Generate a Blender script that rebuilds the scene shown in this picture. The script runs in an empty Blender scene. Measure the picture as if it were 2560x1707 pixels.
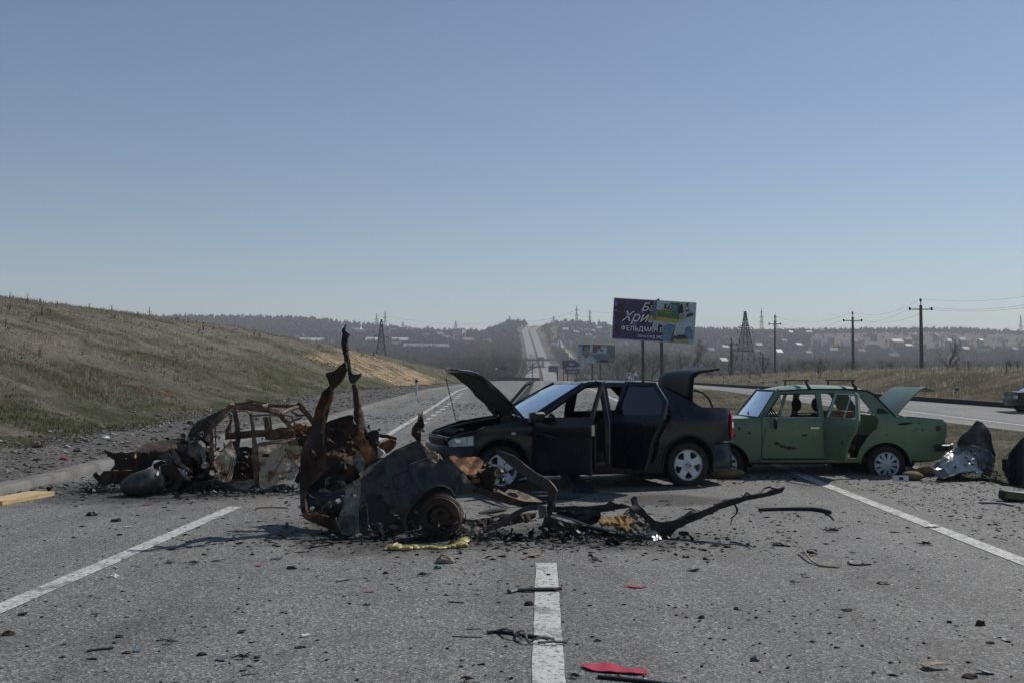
import bpy, bmesh, math, random
import numpy as np
from mathutils import Vector, Matrix, noise, geometry

scene = bpy.context.scene
col = scene.collection
R = math.radians
random.seed(7)
rng = np.random.default_rng(11)

# ------------------------------------------------------------------ camera, sky, sun, exposure
FPX = 2489.0
EYE = 1.46
PITCH = math.atan(93.5 / FPX)
cam_d = bpy.data.cameras.new("camera")
cam_d.lens = 35.0
cam_d.sensor_width = 36.0
cam_d.clip_start = 0.1
cam_d.clip_end = 12000
cam = bpy.data.objects.new("camera", cam_d)
cam.location = (0, 0, EYE)
cam.rotation_euler = (math.pi / 2 + PITCH, 0, 0)
col.objects.link(cam)
scene.camera = cam

SUN = Vector((1.62, 1.38, 2.0)).normalized()
sun_el = math.asin(SUN.z)
sun_az = math.atan2(SUN.x, SUN.y)
world = bpy.data.worlds.new("World")
scene.world = world
world.use_nodes = True
wn = world.node_tree
wn.nodes.clear()
sky = wn.nodes.new("ShaderNodeTexSky")
sky.sky_type = 'NISHITA'
sky.sun_disc = False
sky.sun_elevation = sun_el
sky.sun_rotation = sun_az
sky.altitude = 150
sky.air_density = 1.0
sky.dust_density = 0.15
sky.ozone_density = 0.5
bg = wn.nodes.new("ShaderNodeBackground")
bg.inputs[1].default_value = 0.094
wo = wn.nodes.new("ShaderNodeOutputWorld")
tint = wn.nodes.new("ShaderNodeVectorMath")
tint.operation = 'MULTIPLY'
tint.inputs[1].default_value = (.92, .958, 1.015)     # white balance of the daylight
wn.links.new(sky.outputs[0], tint.inputs[0])
wn.links.new(tint.outputs[0], bg.inputs[0])
wn.links.new(bg.outputs[0], wo.inputs[0])

sun_d = bpy.data.lights.new("sun", 'SUN')
sun_d.energy = 5.0
sun_d.angle = R(0.5)
sun_d.color = (1.0, 0.95, 0.88)
sun = bpy.data.objects.new("sun", sun_d)
sun.rotation_euler = SUN.to_track_quat('Z', 'Y').to_euler()
sun.location = (20, 20, 40)
col.objects.link(sun)

scene.view_settings.view_transform = 'Standard'
scene.view_settings.look = 'None'
scene.view_settings.exposure = -0.30
scene.view_settings.gamma = 1
scene.render.engine = 'CYCLES'
scene.cycles.use_denoising = True
scene.cycles.max_bounces = 6
scene.cycles.volume_bounces = 0
scene.cycles.transparent_max_bounces = 8

# ------------------------------------------------------------------ helpers: pixels of the 2560 px photograph to points
SP, CP = math.sin(PITCH), math.cos(PITCH)
def ray(u, v):
    a = (u - 1280) / FPX
    b = -(v - 853.5) / FPX
    return Vector((a, CP - b * SP, SP + b * CP))
def P(u, v, d):
    r = ray(u, v)
    return Vector((r.x / r.y * d, d, EYE + r.z / r.y * d))
def PX(u, d):
    return (u - 1280) / FPX * d
def sstep(a, b, x):
    t = min(1, max(0, (x - a) / (b - a)))
    return t * t * (3 - 2 * t)

# ------------------------------------------------------------------ materials
def nt(name):
    m = bpy.data.materials.new(name)
    m.use_nodes = True
    t = m.node_tree
    b = t.nodes["Principled BSDF"]
    return m, t, b
def N(t, typ, **kw):
    n = t.nodes.new(typ)
    for k, v in kw.items():
        setattr(n, k, v)
    return n
def noise_n(t, scale, detail=4, rough=0.55, vec=None, dist=0.0):
    n = N(t, "ShaderNodeTexNoise")
    n.inputs["Scale"].default_value = scale
    n.inputs["Detail"].default_value = detail
    n.inputs["Roughness"].default_value = rough
    n.inputs["Distortion"].default_value = dist
    if vec is not None:
        t.links.new(vec, n.inputs["Vector"])
    return n
def ramp(t, fac, stops, interp='LINEAR'):
    r = N(t, "ShaderNodeValToRGB")
    r.color_ramp.interpolation = interp
    e = r.color_ramp.elements
    while len(e) < len(stops):
        e.new(0.5)
    for i, (p, c) in enumerate(stops):
        e[i].position = p
        e[i].color = (c[0], c[1], c[2], 1) if not isinstance(c, (int, float)) else (c, c, c, 1)
    t.links.new(fac, r.inputs[0])
    return r
def mixc(t, fac, a, b, mode='MIX'):
    m = N(t, "ShaderNodeMix")
    m.data_type = 'RGBA'
    m.blend_type = mode
    for sock, v in ((m.inputs[0], fac), (m.inputs[6], a), (m.inputs[7], b)):
        if isinstance(v, (int, float)):
            sock.default_value = v
        elif isinstance(v, (tuple, list)):
            sock.default_value = (v[0], v[1], v[2], 1)
        else:
            t.links.new(v, sock)
    return m.outputs[2]
def math_n(t, op, a, b=None, clamp=False):
    m = N(t, "ShaderNodeMath", operation=op)
    m.use_clamp = clamp
    for i, v in enumerate((a, b)):
        if v is None:
            continue
        if isinstance(v, (int, float)):
            m.inputs[i].default_value = v
        else:
            t.links.new(v, m.inputs[i])
    return m.outputs[0]
def bump(t, b, h, strength=0.3, dist=0.01):
    n = N(t, "ShaderNodeBump")
    n.inputs["Strength"].default_value = strength
    n.inputs["Distance"].default_value = dist
    t.links.new(h, n.inputs["Height"])
    t.links.new(n.outputs[0], b.inputs["Normal"])
    return n
def objc(t):
    return N(t, "ShaderNodeTexCoord").outputs["Object"]
def mottled(name, stops, scale=6, rough=0.7, metal=0.0, bs=0.25, bd=0.01, detail=6, dist=0.4, spec=0.5, scale2=None, coat=0):
    m, t, b = nt(name)
    v = objc(t)
    n = noise_n(t, scale, detail, 0.62, v, dist)
    r = ramp(t, n.outputs[0], stops)
    t.links.new(r.outputs[0], b.inputs["Base Color"])
    b.inputs["Roughness"].default_value = rough
    b.inputs["Metallic"].default_value = metal
    b.inputs["Specular IOR Level"].default_value = spec
    b.inputs["Coat Weight"].default_value = coat
    n2 = noise_n(t, scale2 or scale * 6, 4, 0.6, v)
    bump(t, b, n2.outputs[0], bs, bd)
    return m
def plain(name, c, rough=0.6, metal=0.0, spec=0.5, var=0.25, scale=8, coat=0.0):
    lo = tuple(x * (1 - var) for x in c)
    hi = tuple(min(1, x * (1 + var)) for x in c)
    return mottled(name, [(0.3, lo), (0.7, hi)], scale, rough, metal, 0.08, 0.004, 4, 0.2, spec, coat=coat)

# ------------------------------------------------------------------ objects
def tag(o, label=None, cat=None, group=None, kind=None):
    if label: o["label"] = label
    if cat: o["category"] = cat
    if group: o["group"] = group
    if kind: o["kind"] = kind
    return o
def empty(name, loc=(0, 0, 0), rz=0.0, label=None, cat=None, group=None):
    o = bpy.data.objects.new(name, None)
    o.empty_display_size = 0.3
    o.location = loc
    o.rotation_euler = (0, 0, rz)
    col.objects.link(o)
    return tag(o, label, cat, group)
def link(name, me, m=None, parent=None):
    o = bpy.data.objects.new(name, me)
    col.objects.link(o)
    if m is not None:
        for x in (m if isinstance(m, (list, tuple)) else [m]):
            me.materials.append(x)
    if parent is not None:
        o.parent = parent
    return o
def mk(name, verts, faces, m=None, parent=None, smooth=False, angle=40):
    me = bpy.data.meshes.new(name)
    me.from_pydata([tuple(v) for v in verts], [], faces)
    me.update()
    if smooth:
        me.shade_smooth()
        me.set_sharp_from_angle(angle=R(angle))
    return link(name, me, m, parent)
def np_mesh(name, verts, faces, m=None, parent=None, smooth=False):
    """verts Nx3 array, faces Mx3 or Mx4 array"""
    me = bpy.data.meshes.new(name)
    k = faces.shape[1]
    me.vertices.add(len(verts)); me.vertices.foreach_set("co", verts.astype(np.float32).ravel())
    me.loops.add(faces.size); me.loops.foreach_set("vertex_index", faces.astype(np.int32).ravel())
    me.polygons.add(len(faces)); me.polygons.foreach_set("loop_start", np.arange(0, faces.size, k, dtype=np.int32))
    me.update(calc_edges=True)
    me.validate()
    if smooth: me.shade_smooth()
    return link(name, me, m, parent)
class MB:
    def __init__(s): s.v = []; s.f = []
    def add(s, vs, fs, M=None):
        n = len(s.v)
        s.v += [(M @ Vector(v)) if M is not None else Vector(v) for v in vs]
        s.f += [tuple(i + n for i in f) for f in fs]
        return s
    def box(s, c, size, M=None, rot=None):
        x, y, z = (q / 2 for q in size)
        vs = [Vector((i * x, j * y, k * z)) for i in (-1, 1) for j in (-1, 1) for k in (-1, 1)]
        if rot: 
            E = Matrix.Rotation(rot[2], 3, 'Z') @ Matrix.Rotation(rot[1], 3, 'Y') @ Matrix.Rotation(rot[0], 3, 'X')
            vs = [E @ v for v in vs]
        vs = [v + Vector(c) for v in vs]
        return s.add(vs, [(0, 1, 3, 2), (4, 6, 7, 5), (0, 4, 5, 1), (2, 3, 7, 6), (0, 2, 6, 4), (1, 5, 7, 3)], M)
    def tube(s, pts, r, n=8, flat=1.0, caps=True, up=None, jag=0.0):
        pts = [Vector(p) for p in pts]
        rs = r if isinstance(r, (list, tuple)) else [r] * len(pts)
        nrm = None
        rings = []
        for i, p in enumerate(pts):
            a = pts[max(0, i - 1)]; b = pts[min(len(pts) - 1, i + 1)]
            tdir = (b - a).normalized()
            if nrm is None:
                u0 = Vector(up) if up else (Vector((0, 0, 1)) if abs(tdir.z) < 0.9 else Vector((1, 0, 0)))
                nrm = (u0 - tdir * u0.dot(tdir)).normalized()
            else:
                nrm = (nrm - tdir * nrm.dot(tdir)).normalized()
            bi = tdir.cross(nrm)
            ring = []
            for k in range(n):
                an = 2 * math.pi * k / n
                q = 1 + (random.uniform(-jag, jag) if jag else 0)
                ring.append(p + nrm * math.cos(an) * rs[i] * q + bi * math.sin(an) * rs[i] * flat * q)
            rings.append(ring)
        vs = [v for rg in rings for v in rg]
        fs = []
        for i in range(len(pts) - 1):
            for k in range(n):
                a = i * n + k; b = i * n + (k + 1) % n
                fs.append((a, b, b + n, a + n))
        if caps:
            fs.append(tuple(range(n - 1, -1, -1)))
            fs.append(tuple((len(pts) - 1) * n + k for k in range(n)))
        return s.add(vs, fs)
    def lathe(s, prof, n=24, axis='Y', c=(0, 0, 0)):
        """prof: list (r, h) swept about axis through c"""
        vs = []; fs = []
        for r_, h in prof:
            for k in range(n):
                a = 2 * math.pi * k / n
                x, y = r_ * math.cos(a), r_ * math.sin(a)
                v = (x, h, y) if axis == 'Y' else ((x, y, h) if axis == 'Z' else (h, x, y))
                vs.append(Vector(v) + Vector(c))
        for i in range(len(prof) - 1):
            for k in range(n):
                a = i * n + k; b = i * n + (k + 1) % n
                fs.append((a, a + n, b + n, b))
        return s.add(vs, fs)
    def build(s, name, m=None, parent=None, smooth=True, angle=40):
        return mk(name, s.v, s.f, m, parent, smooth, angle)

def resample(poly, res, closed=True):
    out = []
    n = len(poly)
    for i in range(n if closed else n - 1):
        a = poly[i]; b = poly[(i + 1) % n]
        L = math.hypot(b[0] - a[0], b[1] - a[1])
        k = max(1, int(round(L / res)))
        for j in range(k):
            out.append((a[0] + (b[0] - a[0]) * j / k, a[1] + (b[1] - a[1]) * j / k))
    if not closed: out.append(tuple(poly[-1]))
    return out
def inside(poly, x, y):
    c = False
    n = len(poly)
    j = n - 1
    for i in range(n):
        xi, yi = poly[i]; xj, yj = poly[j]
        if (yi > y) != (yj > y) and x < (xj - xi) * (y - yi) / (yj - yi) + xi:
            c = not c
        j = i
    return c
def smooth_poly(pts, k=2, closed=True):
    """Chaikin corner cutting"""
    for _ in range(k):
        o = []
        n = len(pts)
        rg = range(n if closed else n - 1)
        for i in rg:
            a = pts[i]; b = pts[(i + 1) % n]
            o.append(tuple(a[q] * .75 + b[q] * .25 for q in range(len(a))))
            o.append(tuple(a[q] * .25 + b[q] * .75 for q in range(len(a))))
        if not closed: o = [pts[0]] + o + [pts[-1]]
        pts = o
    return pts
def panel(name, outline, holes, fmap, res, thick, m, parent=None, smooth=True, angle=35, jag=0.0, edge=None, rim=0.0):
    """sheet with a traced outline and holes; fmap(a, b) -> 3D point; solidified to thick"""
    edge = edge or res
    loops = [resample(outline, edge)] + [resample(h, edge) for h in holes]
    if jag:
        loops = [[(x + random.uniform(-jag, jag), y + random.uniform(-jag, jag)) for x, y in l] for l in loops]
    pts = []; edges = []
    for l in loops:
        n0 = len(pts)
        pts += l
        edges += [(n0 + i, n0 + (i + 1) % len(l)) for i in range(len(l))]
    O = loops[0]; H = loops[1:]
    xs = [p[0] for p in O]; ys = [p[1] for p in O]
    allb = np.array(pts)
    x = min(xs) + res * .5
    row = 0
    while x < max(xs):
        y = min(ys) + res * (.5 if row % 2 else .95)
        while y < max(ys):
            if inside(O, x, y) and not any(inside(h, x, y) for h in H):
                if np.min(np.hypot(allb[:, 0] - x, allb[:, 1] - y)) > res * .55:
                    pts.append((x, y))
            y += res
        x += res * .87
        row += 1
    vo, eo, fo, *_ = geometry.delaunay_2d_cdt([Vector(p) for p in pts], edges, [], 0, 1e-6)
    fs = []
    for f in fo:
        cx = sum(vo[i][0] for i in f) / 3; cy = sum(vo[i][1] for i in f) / 3
        if inside(O, cx, cy) and not any(inside(h, cx, cy) for h in H):
            fs.append(tuple(f))
    bm = bmesh.new()
    bv = [bm.verts.new(fmap(v[0], v[1])) for v in vo]
    for f in fs:
        try: bm.faces.new([bv[i] for i in f])
        except ValueError: pass
    for v in [v for v in bm.verts if not v.link_faces]: bm.verts.remove(v)
    bmesh.ops.recalc_face_normals(bm, faces=bm.faces)
    if rim:
        be = [e for e in bm.edges if e.is_boundary]
        ex = bmesh.ops.extrude_edge_only(bm, edges=be)
        for v in ex['geom']:
            if isinstance(v, bmesh.types.BMVert): v.co.y += rim * random.uniform(.75, 1.15)
        bmesh.ops.recalc_face_normals(bm, faces=bm.faces)
    if thick:
        bmesh.ops.solidify(bm, geom=bm.faces[:], thickness=thick)
    me = bpy.data.meshes.new(name)
    bm.to_mesh(me); bm.free()
    if smooth:
        me.shade_smooth(); me.set_sharp_from_angle(angle=R(angle))
    return link(name, me, m, parent)
def ipl(xs, ys):
    return lambda x: float(np.interp(x, xs, ys))

# ------------------------------------------------------------------ lie of the land
_py = np.array([0, 8, 14, 20, 34, 44, 50, 80, 110, 130, 145, 165, 200, 280, 400, 520, 600, 800, 1000, 1200, 1400, 1480, 1600, 2200, 3600.])
_pz = np.array([0, 0, .02, .14, .50, .76, .87, 1.02, 1.17, 1.24, 1.22, 1.0, 0.0, -3.5, -8, -3.0, 2.2, 10.5, 25, 46, 72, 80, 82, 60, 60.])
def prof(y): return np.interp(y, _py, _pz)
def kerbX(y): return np.interp(y, [0, 8, 12.4, 16, 24, 27, 34, 44, 60, 75, 100, 135, 200, 320], [-6.6, -6.65, -6.4, -6.45, -5.75, -4.95, -4.7, -4.2, -3.9, -3.3, -2.6, -1.8, -1.5, 0])
def rlineX(y): return .032 * y + np.interp(y, [0, 15, 32, 50, 100, 400], [3.83, 3.83, 3.0, 2.6, 2.6, 2.6])
def redgeX(y): return np.interp(y, [0, 10, 15, 20, 28, 40, 60, 100, 320], [7.0, 6.9, 6.6, 6.3, 5.6, 5.3, 5.6, 6.9, 14])
def r2nearX(y): return np.interp(y, [0, 10, 18, 23.4, 25.5, 32, 43.5, 60, 78, 130, 320], [16, 14.5, 13, 12.05, 11.7, 11.2, 10.6, 10.9, 11.6, 13.6, 24])
def r2farX(y): return np.interp(y, [0, 10, 20, 33.6, 41, 50, 58, 78, 130, 320], [27, 23.5, 19.6, 16.8, 15.1, 14.2, 14.0, 14.6, 17, 32])
def footX(y): return np.interp(y, [0, 10, 18, 28, 41, 60, 75, 90, 110, 150, 320], [-10.2, -10, -9.6, -9.1, -8.4, -7.0, -6.1, -5.1, -4.3, -3.8, -3])
def n2(x, y, s, seed=0.0):
    return noise.noise(Vector((x / s, y / s, seed)))
def land(x, y):
    z = float(prof(y))
    if y < 340:
        off = float(footX(y)) - x
        if off > 0:
            hh = float(np.interp(y, [0, 20, 45, 60, 75, 90, 110, 140, 200], [5.75, 5.75, 5.15, 4.5, 3.6, 2.4, 1.4, .6, 0]))
            if hh > 0:
                sl = float(np.interp(y, [0, 40, 90], [.5, .52, .8]))
                t_ = off * sl / hh
                z += hh * (1 - math.exp(-(t_ ** 1.35))) if t_ < 8 else hh
                z += .18 * n2(x, y, 5) * min(1, off / 3) + .06 * n2(x, y, 1.3, 3) * min(1, off)
        offr = x - float(r2farX(y)) - .8
        if offr > 0:
            bh = float(np.interp(y, [0, 40, 60, 90, 130, 170], [1.2, 1.15, 1.05, .7, .45, 0]))
            z += bh * (1 - math.exp(-((offr / 2.5) ** 1.6))) + (.16 * n2(x, y, 4, 5) + .05 * n2(x, y, 1.1, 6)) * min(1, offr)
            z -= max(0, offr - 45) * .06
        a, b = float(redgeX(y)), float(r2nearX(y))
        if a < x < b:
            q = min(1, (x - a) / .8, (b - x) / .8)
            z += (-.10 + .05 * n2(x, y, 1.5, 8)) * q
    if y > 220:
        w = sstep(220, 500, y)
        z += w * (5 * n2(x, y, 260, 2) + 1.6 * n2(x, y, 70, 4)) * (1 if abs(x - roadfx(y)) > 40 else abs(x - roadfx(y)) / 40)
    if y > 1200:  # left of the road the skyline is a little higher, then drops into a saddle
        z += sstep(1200, 1500, y) * (float(np.interp((x / y), [-.6, -.42, -.36, -.28, -.2, -.12, -.03, .0, .06, .12, .2, .35, .55], [11, 12, 7, 6, 4, -7, -16, 1, -1, -8, -10, -13, -16])))
    return z
def roadfx(y):
    """centre of the far road: picture column of the road by distance"""
    u = float(np.interp(y, [0, 200, 600, 800, 1000, 1200, 1350, 1420, 1480, 1600], [1360, 1360, 1352, 1347, 1340, 1330, 1321, 1330, 1350, 1350]))
    return (u - 1280) / FPX * y
# ------------------------------------------------------------------ ground materials
def asphalt(name, base=0.105, tint=(1.0, 1.0, 0.985), dirt=0.5, stains=()):
    m, t, b = nt(name)
    v = objc(t)
    vo = N(t, "ShaderNodeTexVoronoi"); vo.inputs["Scale"].default_value = 75
    t.links.new(v, vo.inputs["Vector"])
    agg = ramp(t, vo.outputs["Color"], [(0.0, .22), (0.42, .8), (0.75, 1.25), (.9, 2.0), (1.0, 3.2)])
    big = noise_n(t, .35, 5, .6, v, .6)
    br = ramp(t, big.outputs[0], [(.3, .86), (.7, 1.12)])
    # soil and soot trodden over the surface in drifts
    d1 = noise_n(t, 1.1, 8, .72, v, 1.2)
    dr = ramp(t, d1.outputs[0], [(.5, 0), (.72, 1)])
    c1 = tuple(base * q for q in tint)
    cc = mixc(t, 1.0, c1, agg.outputs[0], 'MULTIPLY')
    cc = mixc(t, 1.0, cc, br.outputs[0], 'MULTIPLY')
    dd = math_n(t, 'MULTIPLY', dr.outputs[0], dirt)
    cc = mixc(t, dd, cc, (.045, .038, .032))
    sp = noise_n(t, 14, 6, .75, v, .5)
    spr = ramp(t, sp.outputs[0], [(.62, 0), (.67, 1)])
    cc = mixc(t, math_n(t, 'MULTIPLY', spr.outputs[0], .55), cc, (.03, .025, .02))
    # wheel tracks, paving joints and long smears running with the traffic
    mp = N(t, "ShaderNodeMapping"); mp.inputs["Scale"].default_value = (1.5, .035, 1); t.links.new(v, mp.inputs[0])
    tr = noise_n(t, 1.0, 5, .6, mp.outputs[0], .2)
    trr = ramp(t, tr.outputs[0], [(.32, .80), (.5, 1.0), (.68, 1.13)])
    cc = mixc(t, 1.0, cc, trr.outputs[0], 'MULTIPLY')
    # burnt ground round each wreck: stains with ragged outlines
    for (sx, sy, sr) in stains:
        d_ = N(t, "ShaderNodeVectorMath", operation='DISTANCE'); d_.inputs[1].default_value = (sx, sy, 0); t.links.new(v, d_.inputs[0])
        q = math_n(t, 'SUBTRACT', 1.0, math_n(t, 'DIVIDE', d_.outputs["Value"], sr), True)
        nn = noise_n(t, 2.4, 7, .7, v, .8)
        q2 = math_n(t, 'ADD', q, math_n(t, 'SUBTRACT', nn.outputs[0], .5))
        qr = ramp(t, q2, [(.22, 0), (.5, .72)])
        cc = mixc(t, qr.outputs[0], cc, (.022, .019, .017))
    t.links.new(cc, b.inputs["Base Color"])
    b.inputs["Roughness"].default_value = .78
    b.inputs["Specular IOR Level"].default_value = .35
    h = mixc(t, .5, vo.outputs["Distance"], noise_n(t, 160, 3, .6, v).outputs[0])
    bump(t, b, h, .8, .012)
    return m
M_asphalt = asphalt("asphalt", .172, (1.0, .985, .94), stains=[(-1.1, 9.5, 1.7), (.8, 9.4, 1.3), (-4.6, 13.2, 2.5), (1.9, 12.0, .9)])
M_asphalt2 = asphalt("pale_asphalt", .19, (1, .99, .95), dirt=.25)
def gravelmat():
    m, t, b = nt("gravel")
    v = objc(t)
    vo = N(t, "ShaderNodeTexVoronoi"); vo.inputs["Scale"].default_value = 24
    t.links.new(v, vo.inputs["Vector"])
    r = ramp(t, vo.outputs["Color"], [(0, (.045, .042, .038)), (.5, (.10, .095, .088)), (.85, (.16, .15, .14)), (1, (.3, .28, .25))])
    n = noise_n(t, .8, 6, .6, v)
    nr = ramp(t, n.outputs[0], [(.35, .65), (.65, 1.1)])
    t.links.new(mixc(t, 1, r.outputs[0], nr.outputs[0], 'MULTIPLY'), b.inputs["Base Color"])
    b.inputs["Roughness"].default_value = .95
    bump(t, b, vo.outputs["Distance"], 1.0, .03)
    return m
M_gravel = gravelmat()
def turf(name, green, dry, soil, gs=.35, straw=False, mixlo=.42, mixhi=.62):
    m, t, b = nt(name)
    v = objc(t)
    a = noise_n(t, gs, 7, .62, v, .8)
    ar = ramp(t, a.outputs[0], [(mixlo, 0), (mixhi, 1)])
    mp = N(t, "ShaderNodeMapping"); mp.inputs["Scale"].default_value = (1, 1, .25)
    t.links.new(v, mp.inputs[0])
    f = noise_n(t, 11, 8, .75, mp.outputs[0], .3)
    fr = ramp(t, f.outputs[0], [(.28, .35), (.5, .9), (.72, 1.7)])
    c = mixc(t, ar.outputs[0], green, dry)
    s = noise_n(t, 1.1, 6, .7, v, 1.0)
    sr = ramp(t, s.outputs[0], [(.57, 0), (.66, 1)])
    c = mixc(t, math_n(t, 'MULTIPLY', sr.outputs[0], .75), c, soil)
    if straw:
        at = N(t, "ShaderNodeAttribute"); at.attribute_name = "straw"
        mp2 = N(t, "ShaderNodeMapping"); mp2.inputs["Rotation"].default_value = (0, 0, R(-32)); mp2.inputs["Scale"].default_value = (.22, 2.6, 1.2)
        t.links.new(v, mp2.inputs[0])
        st = noise_n(t, 1.0, 7, .7, mp2.outputs[0], .5)
        sr2 = ramp(t, st.outputs[0], [(.46, 0), (.53, 1)])
        c = mixc(t, math_n(t, 'MULTIPLY', sr2.outputs[0], at.outputs["Fac"]), c, (.50, .36, .21))
        at2 = N(t, "ShaderNodeAttribute"); at2.attribute_name = "earth"
        e = noise_n(t, 1.8, 6, .7, v, .4)
        er = ramp(t, e.outputs[0], [(.42, 0), (.56, 1)])
        c = mixc(t, math_n(t, 'MULTIPLY', er.outputs[0], at2.outputs["Fac"]), c, (.12, .055, .032))
    if straw:
        at3 = N(t, "ShaderNodeAttribute"); at3.attribute_name = "spring_grass"
        g3 = noise_n(t, .9, 6, .7, v, .8)
        gr3 = ramp(t, g3.outputs[0], [(.38, 0), (.6, .85)])
        c = mixc(t, math_n(t, 'MULTIPLY', gr3.outputs[0], at3.outputs["Fac"]), c, (.055, .068, .028))
    c = mixc(t, 1, c, fr.outputs[0], 'MULTIPLY')
    t.links.new(c, b.inputs["Base Color"])
    b.inputs["Roughness"].default_value = 1
    b.inputs["Specular IOR Level"].default_value = .1
    bump(t, b, f.outputs[0], 1.0, .12)
    return m
M_hill = turf("hillside_turf", (.068, .070, .036), (.205, .185, .15), (.075, .06, .048), straw=True, mixlo=.36, mixhi=.56)
M_verge = turf("verge_turf", (.078, .078, .042), (.19, .165, .12), (.045, .04, .034), gs=.6)
M_bank = turf("bank_turf", (.11, .10, .06), (.22, .18, .13), (.06, .05, .042), gs=.5)
M_paint = None
def paintmat():
    m, t, b = nt("road_paint")
    v = objc(t)
    n = noise_n(t, 30, 6, .75, v, .4)
    r = ramp(t, n.outputs[0], [(.40, (.09, .088, .08)), (.46, (.44, .435, .41)), (.62, (.58, .575, .54))])
    n2_ = noise_n(t, 3, 6, .75, v, 1)
    r2 = ramp(t, n2_.outputs[0], [(.36, .38), (.5, 1.0)])
    t.links.new(mixc(t, 1, r.outputs[0], r2.outputs[0], 'MULTIPLY'), b.inputs["Base Color"])
    b.inputs["Roughness"].default_value = .7
    bump(t, b, n.outputs[0], .5, .006)
    return m
M_paint = paintmat()
M_kerb = mottled("kerb_concrete", [(.3, (.09, .088, .08)), (.55, (.165, .16, .15)), (.75, (.22, .215, .20))], 2.5, .9, 0, .5, .01, 8, .6)

# ------------------------------------------------------------------ near ground sheets (they share their border lines)
YS = [1.0]
while YS[-1] < 335: YS.append(YS[-1] * 1.0235 + .02)
YS = [y for y in YS if y < 335] + [340.0]
def sheet(name, xa, xb, n, zf, m, ys=YS, power=1.0, kind='structure'):
    vs = []; fs = []
    for y in ys:
        a, b = float(xa(y)), float(xb(y))
        for k in range(n + 1):
            t_ = (k / n)
            x = a + (b - a) * t_
            vs.append((x, y, zf(x, y)))
    w = n + 1
    for i in range(len(ys) - 1):
        for k in range(n):
            fs.append((i * w + k, i * w + k + 1, (i + 1) * w + k + 1, (i + 1) * w + k))
    return tag(mk(name, vs, fs, m, None, True, 60), kind=kind)
KH = lambda y: .09 * (1 - sstep(60, 110, y))
KB = lambda y: kerbX(y) - .22
def zroad(x, y): return float(prof(y))
def march(u, v, d0=8, d1=3300, f=None):
    f = f or land
    d = d0
    pz = None
    while d < d1:
        p = P(u, v, d)
        g = f(p.x, d)
        if p.z <= g:
            lo, hi = d / 1.012, d
            for _ in range(14):
                mid = (lo + hi) / 2
                q = P(u, v, mid)
                if q.z <= f(q.x, mid): hi = mid
                else: lo = mid
            q = P(u, v, hi)
            return Vector((q.x, hi, f(q.x, hi)))
        d *= 1.012
    return None
def zleft(x, y):
    foot = float(footX(y)); kb = float(KB(y))
    z = land(x, y)
    if x > foot - 3:
        w = sstep(foot - 3, foot + .5, x)
        z += KH(y) * w
    if foot - .5 < x < kb - .05: z += .02 * n2(x, y, .5, 9)
    return z
hill = sheet("hillside", lambda y: -(26 + .62 * y), footX, 90, zleft, M_hill)
sheet("gravel_shoulder", footX, KB, 14, zleft, M_gravel)
road = sheet("road", kerbX, redgeX, 10, zroad, M_asphalt)
sheet("median_ground", redgeX, r2nearX, 24, land, M_verge)
sheet("far_carriageway", r2nearX, r2farX, 6, zroad, M_asphalt2)
sheet("bank_ground", r2farX, lambda y: 32 + .66 * y, 80, land, M_bank)
# straw and bare-earth patches on the hillside: measured once, kept as areas of the ground
def patch_attr(o, name, polys, soft=.0):
    me = o.data
    at = me.attributes.new(name, 'FLOAT', 'POINT')
    gp = [[(lambda q: (q.x, q.y) if q else (0, 0))(march(u, v)) for u, v in pl] for pl in polys]
    vals = [1.0 if any(inside(g, v.co.x, v.co.y) for g in gp) else 0.0 for v in me.vertices]
    at.data.foreach_set("value", vals)
patch_attr(hill, "straw", [[(752, 884), (800, 880), (900, 902), (1000, 930), (1100, 962), (1060, 975), (960, 950), (880, 935), (800, 905)],
                           [(830, 880), (880, 876), (980, 905), (1100, 950), (1050, 960), (960, 925), (880, 900)]])
patch_attr(hill, "earth", [[(262, 940), (330, 948), (420, 975), (470, 985), (440, 1000), (330, 985), (270, 960)], [(0, 975), (60, 980), (80, 1000), (0, 1010)]])

_at = hill.data.attributes.new("spring_grass", 'FLOAT', 'POINT')
_at.data.foreach_set("value", [max(0.0, min(1.0, 1.25 - (float(footX(v.co.y)) - v.co.x) / (5 + 2 * n2(v.co.x, v.co.y, 6, 40)))) * (1 - hill.data.attributes["straw"].data[v.index].value) for v in hill.data.vertices])
# kerbs
def kerb(name, xf, ys, w, h, m, label=None, top=.0):
    vs = []; fs = []
    seq = []
    for y in ys:
        x = float(xf(y)); hh = h(y) if callable(h) else h; z = float(prof(y))
        seq.append([(x + .03, y, z - .02), (x + .012, y, z + hh - .02), (x - .01, y, z + hh + .012), (x - w, y, z + hh + .012), (x - w - .01, y, z - .05)])
    for s in seq: vs += s
    for i in range(len(seq) - 1):
        for k in range(4):
            fs.append((i * 5 + k, i * 5 + k + 1, (i + 1) * 5 + k + 1, (i + 1) * 5 + k))
    return mk(name, vs, fs, m, None, True, 30)
ky = [y for y in YS if 4 < y < 110]
tag(kerb("kerb", kerbX, ky, .24, KH, M_kerb), kind='structure')
ry = [y for y in YS if 20 < y < 130]
k2 = kerb("kerb", lambda y: r2farX(y) + .24, ry, .24, .16, plain("dark_kerb", (.045, .043, .042), .9))
tag(k2, kind='structure')
tag(sheet("gutter", lambda y: kerbX(y) + .035, lambda y: kerbX(y) + .5, 2, lambda x, y: float(prof(y)) + .004, M_kerb, [y for y in YS if 19 < y < 100]), kind='structure')

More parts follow.
